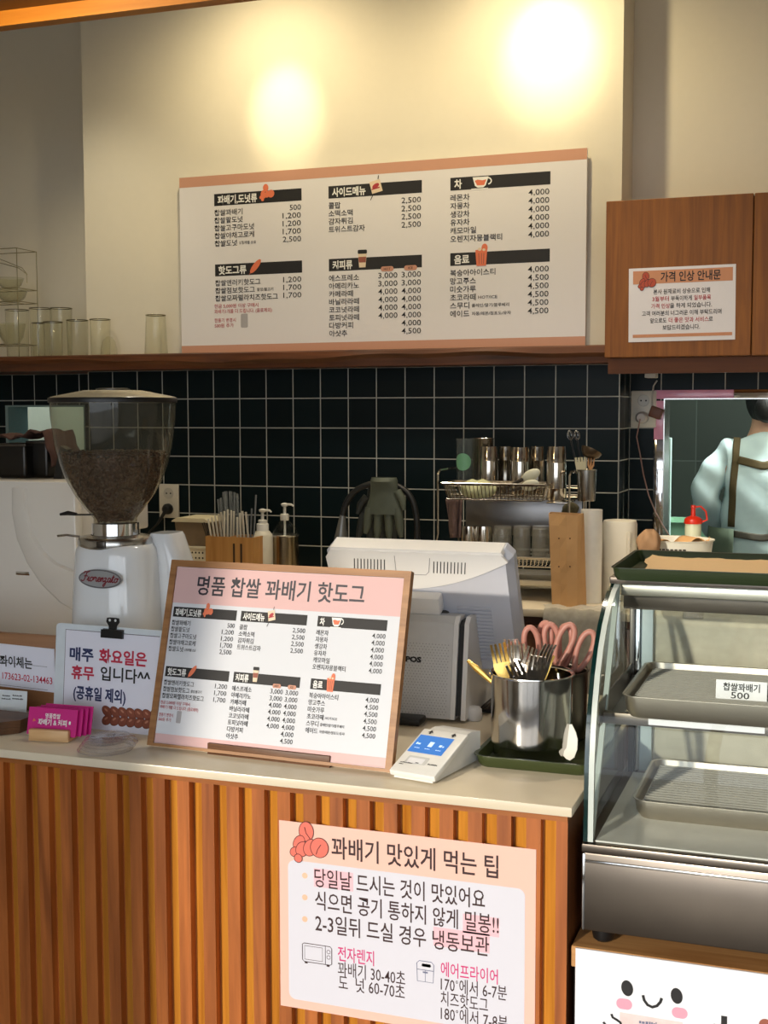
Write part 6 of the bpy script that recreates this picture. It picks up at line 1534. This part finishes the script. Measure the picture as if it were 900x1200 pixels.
e = at(176, 622, YW - .03); P_ = [Vector((cx, YW - .030, z2 - .004)), Vector((cx - .012, YW - .036, z2 - .025)), Vector((cx - .035, YW - .034, z2 - .055)), Vector((e.x, YW - .03, e.z)), Vector((e.x - .03, YW - .03, e.z - .05)), Vector((e.x - .04, YW - .04, ZBC + .006))]
MB().tube(P_, [.0075, .006, .0042, .0036, .0036, .0036], 8).build('cord', BLACK, t)
o2, cx, z1, z2 = outlet('wall_socket', 'double wall socket left of the kitchen hatch, pale plug in its lower outlet', (740, 458), (769, 501), YR, True)
t = thing('power_plug', 'pale round plug with a thin pinkish cord hanging down beside the hatch', 'plug', (cx, YR - .012, z2))
MB().lathe([(.019, 0), (.019, .014), (.013, .022), (0, .022)], (cx - .004, YR - .0122, z2), 24, True, (0, -1, 0)).build('plug', plain('plug_pale', (186, 178, 170), .45), t)
PC = [(746, 492), (746, 512), (750, 532), (754, 556), (760, 580), (768, 600), (778, 618), (788, 633)]
P_ = [Vector((cx - .006, YR - .036, z2 - .004))] + [at(x, y, YR - .03 - .02 * i) for i, (x, y) in enumerate(PC[1:])]
MB().tube(P_, .0022, 6).build('cord', plain('cord_pink', (168, 130, 118), .5), t)
t = thing('cable_adapter', 'brown cable adapter hanging by a pale wire at the corner of the hatch frame', 'adapter', at(766, 484, YR - .05))
a, b = at(760.5, 477, YR - .05), at(777, 490.5, YR - .05)
m = MB().box((-.020, -.012, -.018), (.020, .012, .018), .004); m.xf(Matrix.Translation(((a.x + b.x) / 2, YR - .05, (a.z + b.z) / 2)) @ Matrix.Rotation(.35, 4, 'Y')); m.build('body', plain('adapter_brown', (98, 56, 38), .5), t)
P_ = [at(770, 446, YR - .02), at(766, 452, YR - .025), at(764.5, 462, YR - .03), at(764.5, 474, YR - .045), at(765, 480, YR - .05)]
MB().tube(P_, .0026, 8).build('wire', plain('wire_pale', (176, 174, 166), .5), t)
a, b = at(755.5, 437, YC + .10), at(768, 442.5, YC + .10)
t = thing('cabinet_lamp', 'small pale fitting under the wooden wall cabinet', 'light fitting', ((a.x + b.x) / 2, YC + .12, b.z))
MB().box((a.x, YC + .10, b.z), (b.x, YC + .16, c1.z - .001), .002).build('fitting', plain('fitting_pale', (176, 170, 160), .5), t)

# ------------------------------------------------------------------ kitchen hatch frame and the kitchen beyond
hf = thing('window_2', None, None, ((OX0 + OX1) / 2, YR, OZ0)); struct(hf)
fx0, fz1 = at(766, 520, YR - .004).x, at(800, 457, YR - .004).z
MIR = plain('mirror_steel', (208, 206, 206), .07, 1.0, bscale=6, var=.03, bump=.12)
FILM = plain('pink_film', (232, 160, 190), .25, .0, var=.25, bscale=9, bump=.25, coat=.4)
zfb = at(770, 515, YR).z; zf2 = at(770, 517, YR).z
MB().box((fx0, YR - .006, zfb), (OX0 + .002, YR - .0005, fz1 - .034), .001).build('film_jamb', FILM, hf)
MB().box((fx0, YR - .006, OZ0), (OX0 + .002, YR - .0005, zfb - .0005), .001).build('steel_jamb', MIR, hf)
xs_ = at(860, 460, YR).x
MB().box((fx0, YR - .006, OZ1 - .001), (xs_, YR - .0005, fz1), .001).build('film_head', FILM, hf)
MB().box((xs_ + .0005, YR - .006, OZ1 - .001), (OX1 + .03, YR - .0005, fz1), .001).build('steel_head', MIR, hf)
for a, b in (((OX0 - .0005, YR - .008, OZ0), (OX0 + .003, YR + .125, OZ1)), ((OX1 - .003, YR - .008, OZ0), (OX1 + .0005, YR + .125, OZ1)), ((OX0 + .0031, YR - .008, OZ1 - .003), (OX1 - .0031, YR + .125, OZ1 + .0005)), ((OX0 + .0031, YR - .008, OZ0 - .0005), (OX1 - .0031, YR + .125, OZ0 + .003))): MB().box(a, b).build('reveal', STEEL, hf)
# a green crate and a counter in the kitchen
t = thing('kitchen_counter', 'steel worktable in the kitchen beyond the hatch', 'table', (-.2, 5.45, 0))
MB().box((-1.1, 5.25, .82), (2.2, 5.74, .86), .003).build('top', STEELB, t)
for x in (-1.05, .5, 2.15):
    for y in (5.29, 5.70): MB().cyl((x, y, 0), (x, y, .8195), .02).build('leg', STEELD, t)
Yx = 5.30
a, b = at(782, 612, Yx), at(818, 640, Yx)
t = thing('green_crate', 'pale green plastic crate on the kitchen worktable behind the sauce bottle', 'crate', ((a.x + b.x) / 2, Yx + .1, .8605))
m = MB(); tray(m, a.x - .02, Yx, b.x + .05, Yx + .26, .861, a.z - .861, .02, .004, .012, .006); m.build('crate', plain('crate_green', (128, 172, 140), .45), t)
a, b = at(780.5, 513, 4.6), at(784.5, 640, 4.6)
t = thing('pale_post', 'pale upright post just inside the left jamb of the kitchen hatch', 'post', (a.x, 4.6, 0))
MB().box((a.x, 4.6, 0), (b.x, 4.63, a.z), .003).build('post', plain('post_pale', (168, 196, 188), .5), t)
# left hatch: kitchen furniture seen over the espresso machine
lf = thing('window_3', None, None, ((LX0 + LX1) / 2, YR, LZ0)); struct(lf)
STEELP = plain('lining_pale', (126, 150, 150), .5)
for a, b in (((LX0 - .0005, YR - .004, LZ0), (LX0 + .012, YR + .125, LZ1)), ((LX1 - .004, YR - .004, LZ0), (LX1 + .0005, YR + .125, LZ1)), ((LX0 + .0121, YR - .004, LZ1 - .006), (LX1 - .0041, YR + .125, LZ1 + .0005)), ((LX0 + .0121, YR - .004, LZ0 - .0005), (LX1 - .0041, YR + .125, LZ0 + .006))): MB().box(a, b).build('reveal', STEELP, lf)
Ye = 5.40
TEAL = plain('teal_panel', (120, 152, 154), .5)
a, b = at(8, 478, Ye), at(31, 507, Ye)
t = thing('tall_cupboard', 'pale teal tall cupboard beyond the left hatch', 'cupboard', ((a.x + b.x) / 2, Ye + .15, 0))
MB().box((a.x - .15, Ye, .02), (b.x - .004, Ye + .32, a.z + .30), .004).build('door', TEAL, t); MB().box((a.x - .15, Ye + .02, 0), (b.x - .004, Ye + .32, .0195)).build('plinth', BLACK, t)
a, b = at(31, 487.5, Ye), at(98, 506, Ye)
t = thing('wall_unit', 'white wall unit beyond the left hatch, under a grey duct', 'wall unit', ((a.x + b.x) / 2, 5.6, b.z))
MB().box((a.x, Ye, b.z), (b.x, 5.7485, a.z), .012).build('case', plain('unit_white', (172, 190, 192), .4), t)
a, b = at(28, 481, 5.36), at(98, 486.8, 5.36)
t = thing('grey_duct', 'grey horizontal duct with a bracket above the white wall unit', 'duct', ((a.x + b.x) / 2, 5.5, b.z))
MB().box((a.x, 5.36, b.z + .001), (b.x, 5.7485, a.z), .004).build('duct', plain('duct_grey', (128, 134, 136), .5), t)
p = at(34, 478, 5.355); MB().box((p.x - .018, 5.352, a.z - .022), (p.x + .018, 5.3595, a.z + .055)).build('bracket', plain('bracket_grey', (92, 96, 98), .5), t)
a, b = at(8, 507, 5.3), at(98, 510.5, 5.3)
t = thing('dark_pipe', 'dark pipe running along under the white wall unit beyond the left hatch', 'pipe', ((a.x + b.x) / 2, 5.3, b.z))
MB().cyl((a.x - .1, 5.3, (a.z + b.z) / 2), (b.x + .1, 5.3, (a.z + b.z) / 2), .016).build('pipe', STEELD, t)
for x in (a.x - .05, b.x + .05): MB().cyl((x, 5.3, 0), (x, 5.3, (a.z + b.z) / 2 - .014), .012).build('leg', STEELD, t)

# ------------------------------------------------------------------ person at work in the kitchen, seen from behind
Yp = 5.0
def skin(name, mat, verts, edges, parent=None, sub=2, root=0):
    me = bpy.data.meshes.new(name); me.from_pydata([tuple(v[0]) for v in verts], edges, []); o = bpy.data.objects.new(name, me); COL.objects.link(o)
    md = o.modifiers.new('skin', 'SKIN'); md.use_smooth_shade = True
    for i, v in enumerate(verts): d = me.skin_vertices[0].data[i]; d.radius = v[1]; d.use_root = (i == root)
    ss = o.modifiers.new('sub', 'SUBSURF'); ss.levels = sub; ss.render_levels = sub
    dg = bpy.context.evaluated_depsgraph_get(); dg.update()
    m2 = bpy.data.meshes.new_from_object(o.evaluated_get(dg)); bpy.data.objects.remove(o)
    m2.materials.clear(); m2.materials.append(mat); m2.polygons.foreach_set('use_smooth', [True] * len(m2.polygons))
    o = bpy.data.objects.new(name, m2); COL.objects.link(o)
    if parent is not None:
        o.parent = parent; m2.transform(Matrix.Translation(-Vector(parent.location)))
    return o
sho = at(843, 524, Yp); nk = at(893, 505, Yp); hd = at(904, 478, Yp)
cxp = nk.x + .012
elb = at(826, 588, Yp - .02); wri = at(848, 640, Yp + .22)
zs = sho.z
V = [  # position, radius (x, y)
    (Vector((cxp, Yp, .90)), (.150, .115)), (Vector((cxp, Yp + .01, 1.02)), (.135, .10)), (Vector((cxp, Yp, 1.16)), (.150, .105)), (Vector((cxp, Yp, zs - .055)), (.130, .080)), (Vector((cxp, Yp, zs + .010)), (.085, .07)), (Vector((cxp, Yp + .015, nk.z + .02)), (.052, .055)), (Vector((cxp + .01, Yp + .035, hd.z - .03)), (.070, .085)), (Vector((cxp + .01, Yp + .03, hd.z + .045)), (.074, .092)), (Vector((cxp + .01, Yp + .03, hd.z + .10)), (.045, .055)),
]
E_ = [(i, i + 1) for i in range(8)]
def limb(root_i, pts):
    last = root_i
    for p, r in pts: V.append((Vector(p), r)); E_.append((last, len(V) - 1)); last = len(V) - 1
    return last
mir = lambda p: Vector((2 * cxp - p.x, p.y, p.z))
ha = limb(3, [((sho.x + .03, Yp, zs - .03), (.044, .046)), ((sho.x + .004, Yp - .005, zs - .075), (.044, .046)), (elb, (.038, .038)), ((elb + wri) / 2, (.032, .032)), (wri, (.024, .022))])
s2, e2, w2 = mir(Vector((sho.x + .03, Yp, zs - .03))), mir(elb), mir(wri)
hb2 = limb(3, [(s2, (.044, .046)), (mir(Vector((sho.x + .004, Yp - .005, zs - .075))), (.044, .046)), (e2, (.038, .038)), ((e2 + w2) / 2, (.032, .032)), (w2, (.024, .022))])
for hnd, sg in ((ha, 1), (hb2, -1)):
    w = V[hnd][0]; palm = w + Vector((sg * .02, .06, -.012)); pi_ = limb(hnd, [(w + Vector((sg * .010, .03, -.005)), (.032, .017)), (palm, (.036, .014))])
    for k, (dx, L) in enumerate(((-.026, .066), (-.009, .076), (.009, .072), (.025, .056))):
        limb(pi_, [(palm + Vector((dx, .030, .0)), (.009, .009)), (palm + Vector((dx * 1.1, .030 + L * .5, -.010)), (.0085, .0085)), (palm + Vector((dx * 1.1, .030 + L * .85, -.035)), (.007, .007))])
    limb(pi_ - 1, [(w + Vector((sg * .045, .045, -.012)), (.011, .010)), (w + Vector((sg * .055, .075, -.022)), (.009, .009))])
for sg in (-1, 1):
    limb(0, [((cxp + sg * .085, Yp, .80), (.085, .09)), ((cxp + sg * .09, Yp + .01, .48), (.058, .062)), ((cxp + sg * .09, Yp - .01, .28), (.048, .052)), ((cxp + sg * .09, Yp - .01, .07), (.034, .04)), ((cxp + sg * .095, Yp + .06, .045), (.040, .035)), ((cxp + sg * .10, Yp + .15, .035), (.036, .024))])
SKIN = plain('skin', (206, 160, 132), .55)
body = skin('person', SKIN, V, E_, None, 2, 0)
me_ = body.data; me_.transform(Matrix.Translation((-cxp, -Yp, 0))); body.location = (cxp, Yp, 0)
tag(body, 'person in a pale blue shirt and olive apron straps, back turned, beyond the hatch', 'person')
# shirt: same skeleton, looser
SV = [(Vector((cxp, Yp, .86)), (.180, .135)), (Vector((cxp, Yp + .005, 1.0)), (.165, .125)), (Vector((cxp, Yp, 1.15)), (.175, .125)), (Vector((cxp, Yp, zs - .06)), (.180, .118)), (Vector((cxp, Yp, zs + .016)), (.095, .080)), (Vector((cxp, Yp + .01, nk.z - .008)), (.066, .068))]
SE = [(i, i + 1) for i in range(5)]
for f in (lambda p: p, mir):
    last = 3
    for p, r in ((Vector((sho.x + .03, Yp, zs - .030)), (.072, .075)), (Vector((sho.x - .004, Yp - .005, zs - .085)), (.070, .072)), (elb + Vector((.004, 0, .06)), (.064, .064)), (elb, (.062, .062)), ((elb * .55 + wri * .45), (.058, .056)), ((elb * .25 + wri * .75), (.048, .046))):
        SV.append((f(p), r)); SE.append((last, len(SV) - 1)); last = len(SV) - 1
SHIRT = plain('shirt_blue', (206, 224, 224), .85, var=.04, bump=.35, bscale=14)
shirt = skin('shirt', SHIRT, SV, SE, body, 3, 0)
for v in shirt.data.vertices:
    c = v.co; n = .0035 * math.sin(c.z * 46 + c.x * 38) + .0035 * math.sin(c.x * 60 - c.z * 25 + c.y * 30); v.co += v.normal * n
hair = MB().ell((0, 0, 0), .086, .100, .112, 28, 18); hair.xf(Matrix.Translation((cxp + .01, Yp + .018, hd.z + .04))); 
for v in hair.v:
    if v.y > Yp + .05 and v.z < hd.z + .075: v.y = Yp + .05 + (v.y - Yp - .05) * .25
HAIR = plain('hair_black', (20, 17, 16), .5, bump=.6, bscale=120)
hb = MB().ell((cxp + .012, Yp - .075, hd.z - .005), .050, .042, .052, 20, 14)
hair.build('hair', HAIR, body); hb.build('hair_bun', HAIR, body)
# apron straps follow the shirt by casting onto it
APR = plain('apron_olive', (84, 68, 36), .8, var=.1, bump=.2, bscale=80)
from mathutils.bvhtree import BVHTree
bv = BVHTree.FromPolygons([v.co + body.location for v in shirt.data.vertices], [tuple(p.vertices) for p in shirt.data.polygons])
def strap(name, pts, w, mat, cols=5):
    rows = []
    n = len(pts)
    for i in range(n):
        a, b = Vector(pts[max(i - 1, 0)]), Vector(pts[min(i + 1, n - 1)]); d = (b - a).normalized(); pn = Vector((-d.y, d.x)); r = []
        for k in range(cols):
            q_ = Vector(pts[i]) + pn * w * (k / (cols - 1) - .5); hit = bv.ray_cast(Vector((q_.x, Yp - .6, q_.y)), Vector((0, 1, 0)))
            y = hit[0].y - .004 if hit[0] is not None else None; r.append((q_, y))
        rows.append(r)
    flat = [y for r in rows for _, y in r if y is not None]
    R2 = [[Vector((q_.x, (y if y is not None else max(flat)), q_.y)) for q_, y in r] for r in rows]
    o = MB().strip(R2).build(name, mat, body); md = o.modifiers.new('thick', 'SOLIDIFY'); md.thickness = .003; return o
def xz(px, py): p = at(px, py, Yp - .11); return (p.x, p.z)
def lp2(pts, n=14):
    out = []
    for i in range(n):
        f = i / (n - 1) * (len(pts) - 1); k = min(int(f), len(pts) - 2); g = f - k; out.append((pts[k][0] + (pts[k + 1][0] - pts[k][0]) * g, pts[k][1] + (pts[k + 1][1] - pts[k][1]) * g))
    return out
sw = at(866, 560, Yp - .11).x - at(857.5, 560, Yp - .11).x
L1 = [xz(862.5, 513), xz(861.5, 540), xz(858, 575), xz(856, 618)]; strap('apron_strap', lp2(L1, 22), sw, APR)
mx_ = lambda p: (2 * cxp - p[0], p[1])
strap('apron_strap', lp2([mx_(p) for p in L1], 22), sw, APR)
c0_ = xz(864, 539); strap('apron_crossband', lp2([c0_, (cxp, c0_[1] - .022), mx_(c0_)], 16), .030, APR)
w0 = xz(858, 626); strap('apron_tie', lp2([w0, (cxp, w0[1] - .010), mx_(w0)], 16), .026, plain('apron_tie', (104, 96, 84), .8))
rows = []
for j in range(10):
    r = []
    for i in range(9):
        g = i / 8; an = PI + .10 + g * .95; rr_ = .205 + .02 * j / 9; r.append(Vector((cxp + rr_ * math.cos(an), Yp + .02 + .155 * math.sin(an) * 1.0, w0[1] + .02 - .06 * g * 0 - .055 * j)))
    rows.append(r)
o = MB().strip(rows).build('apron_skirt', plain('apron_grey', (104, 116, 96), .85, bump=.2, bscale=60), body); md = o.modifiers.new('thick', 'SOLIDIFY'); md.thickness = .004
rows = []
for f, z in ((1.0, .90), (1.02, .7), (.98, .45), (.94, .12)):
    rows.append([Vector((cxp + .178 * f * math.cos(2 * PI * k / 32), Yp + .01 + .135 * f * math.sin(2 * PI * k / 32), z)) for k in range(32)])
MB().strip(rows, True, True).build('skirt', plain('trousers_dark', (28, 28, 34), .85), body)

# ------------------------------------------------------------------ glasses on the wall shelf
GL = thin_glass('shelf_glass', (247, 247, 240), .03, haze=.03, edge=.52, hazec=(240, 238, 226))
def tumbler(r0, r1, h):
    return MB().strip([[Vector((r * math.cos(2 * PI * k / 32), r * math.sin(2 * PI * k / 32), z)) for k in range(32)] for r, z in ((r0 * .2, .0005), (r0 * .96, .0005), (r0, .004), (r1, h))], True, True)
Yl = 3.90
for i, (xa, xb, yt, Y, flip, lab) in enumerate((
        (9, 32, 364, 3.86, 0, 'ribbed tall glass in front of the wire rack on the wall shelf'), (37, 59, 362, 3.97, 0, 'left one of the two tall glasses in the back row on the shelf'), (61, 83, 362, 3.97, 0, 'right one of the two tall glasses in the back row on the shelf'),
        (39, 51.5, 379, 3.87, 0, 'slim short glass before the left tall glass on the shelf'), (52.5, 72, 378, 3.87, 0, 'short glass in front, between the two tall glasses on the shelf'), (80, 102, 376, 3.90, 0, 'clear glass on the shelf just right of the two tall glasses'),
        (107, 128, 375, 3.90, 0, 'clear glass standing beside the small domed glass on the shelf'), (172.5, 193, 370, 3.90, 1, 'clear glass standing alone just left of the big menu board'))):
    a, b = at(xa, 390, Y), at(xb, 390, Y); zt = at(xa, yt, Y).z; r = (b.x - a.x) / 2; h = zt - ZS
    t = thing('drinking_glass', lab, 'glass', ((a.x + b.x) / 2, Y, ZS + .0006), 0, 'glasses on the wall shelf')
    tumbler(r * (1.18 if flip else .92), r * (.98 if flip else 1.0), h).build('glass', GL, t, local=True, fix=False)
    MB().tube([(r * .985 * math.cos(q_), r * .985 * math.sin(q_), h) for q_ in (2 * PI * k / 32 for k in range(32))], .0017, 6, True).build('rim', thin_glass('rim_glass', (176, 172, 150), .05, haze=.1, edge=.5, hazec=(120, 116, 96)), t, local=True)
a, b = at(119, 405, 3.86), at(136.5, 405, 3.86); zt = at(127, 394, 3.86).z; r = (b.x - a.x) / 2; h = zt - ZS
t = thing('dome_glass', 'small upturned domed glass in front of the right glass on the shelf', 'glass', ((a.x + b.x) / 2, 3.86, ZS + .0006))
MB().lathe([(r, 0), (r * .93, h * .35), (r * .72, h * .72), (r * .35, h * .95), (0, h)], (0, 0, 0), 32).build('glass', GL, t, local=True, fix=False)
Yv = 3.95
t = thing('wire_glass_rack', 'thin wire rack holding glass bowls at the left end of the wall shelf', 'rack', (at(10, 400, Yv).x, Yv, ZS))
TW = plain('thin_wire', (176, 170, 140), .25, 1.0)
xr_ = at(32.5, 350, Yv).x; xl_ = xr_ - .30; zt = at(30, 293, Yv).z
m = MB()
for x in (xl_, xr_):
    for y in (Yv - .06, Yv + .06): m.tube([(x, y, ZS + .002), (x, y, zt)], .0016, 6)
m.build('upright', TW, t)
for zz in (zt, at(30, 339, Yv).z, at(30, 354.5, Yv).z, at(30, 404, Yv).z):
    m = MB(); m.tube([(xl_, Yv - .06, zz), (xr_, Yv - .06, zz), (xr_, Yv + .06, zz), (xl_, Yv + .06, zz)], .0016, 6, True)
    if zz < zt: 
        for k in range(1, 6): m.tube([(xl_ + (xr_ - xl_) * k / 6, Yv - .06, zz), (xl_ + (xr_ - xl_) * k / 6, Yv + .06, zz)], .0012, 5)
    m.build('wire_tier', TW, t)
m = MB(); m.tube([(xl_ + .16, Yv - .06, zt - .01), at(26, 314, Yv - .06), at(32, 322, Yv - .06)], .0014, 5); m.tube([at(0, 308, Yv - .06), at(22, 314, Yv - .06), at(31, 321, Yv - .06), at(32, 332, Yv - .06)], .0014, 5); m.build('brace', TW, t)
for i, (px, zz, r, h, lab) in enumerate(((14, 354.5, .058, .045, 'glass bowl on the middle tier of the wire rack, right one'), (-18, 354.5, .058, .045, 'glass bowl on the middle tier of the wire rack, left one'), (14, 404, .052, .075, 'large glass cup on the lowest tier of the wire rack, right one'), (-16, 404, .052, .075, 'large glass cup on the lowest tier of the wire rack, left one'), (12, 339, .05, .04, 'shallow glass dish on the upper tier of the wire rack'))):
    p = at(px, zz, Yv); g = thing('glass_bowl', lab, 'bowl', (p.x, Yv, at(30, zz, Yv).z + .0025), 0, 'glass bowls in the wire rack')
    MB().lathe([(0, 0), (r * .5, 0), (r * .8, h * .35), (r, h), (r - .002, h), (r * .78, h * .38), (r * .46, .004), (0, .004)], (0, 0, 0), 28).build('bowl', GL, g, local=True, fix=False)
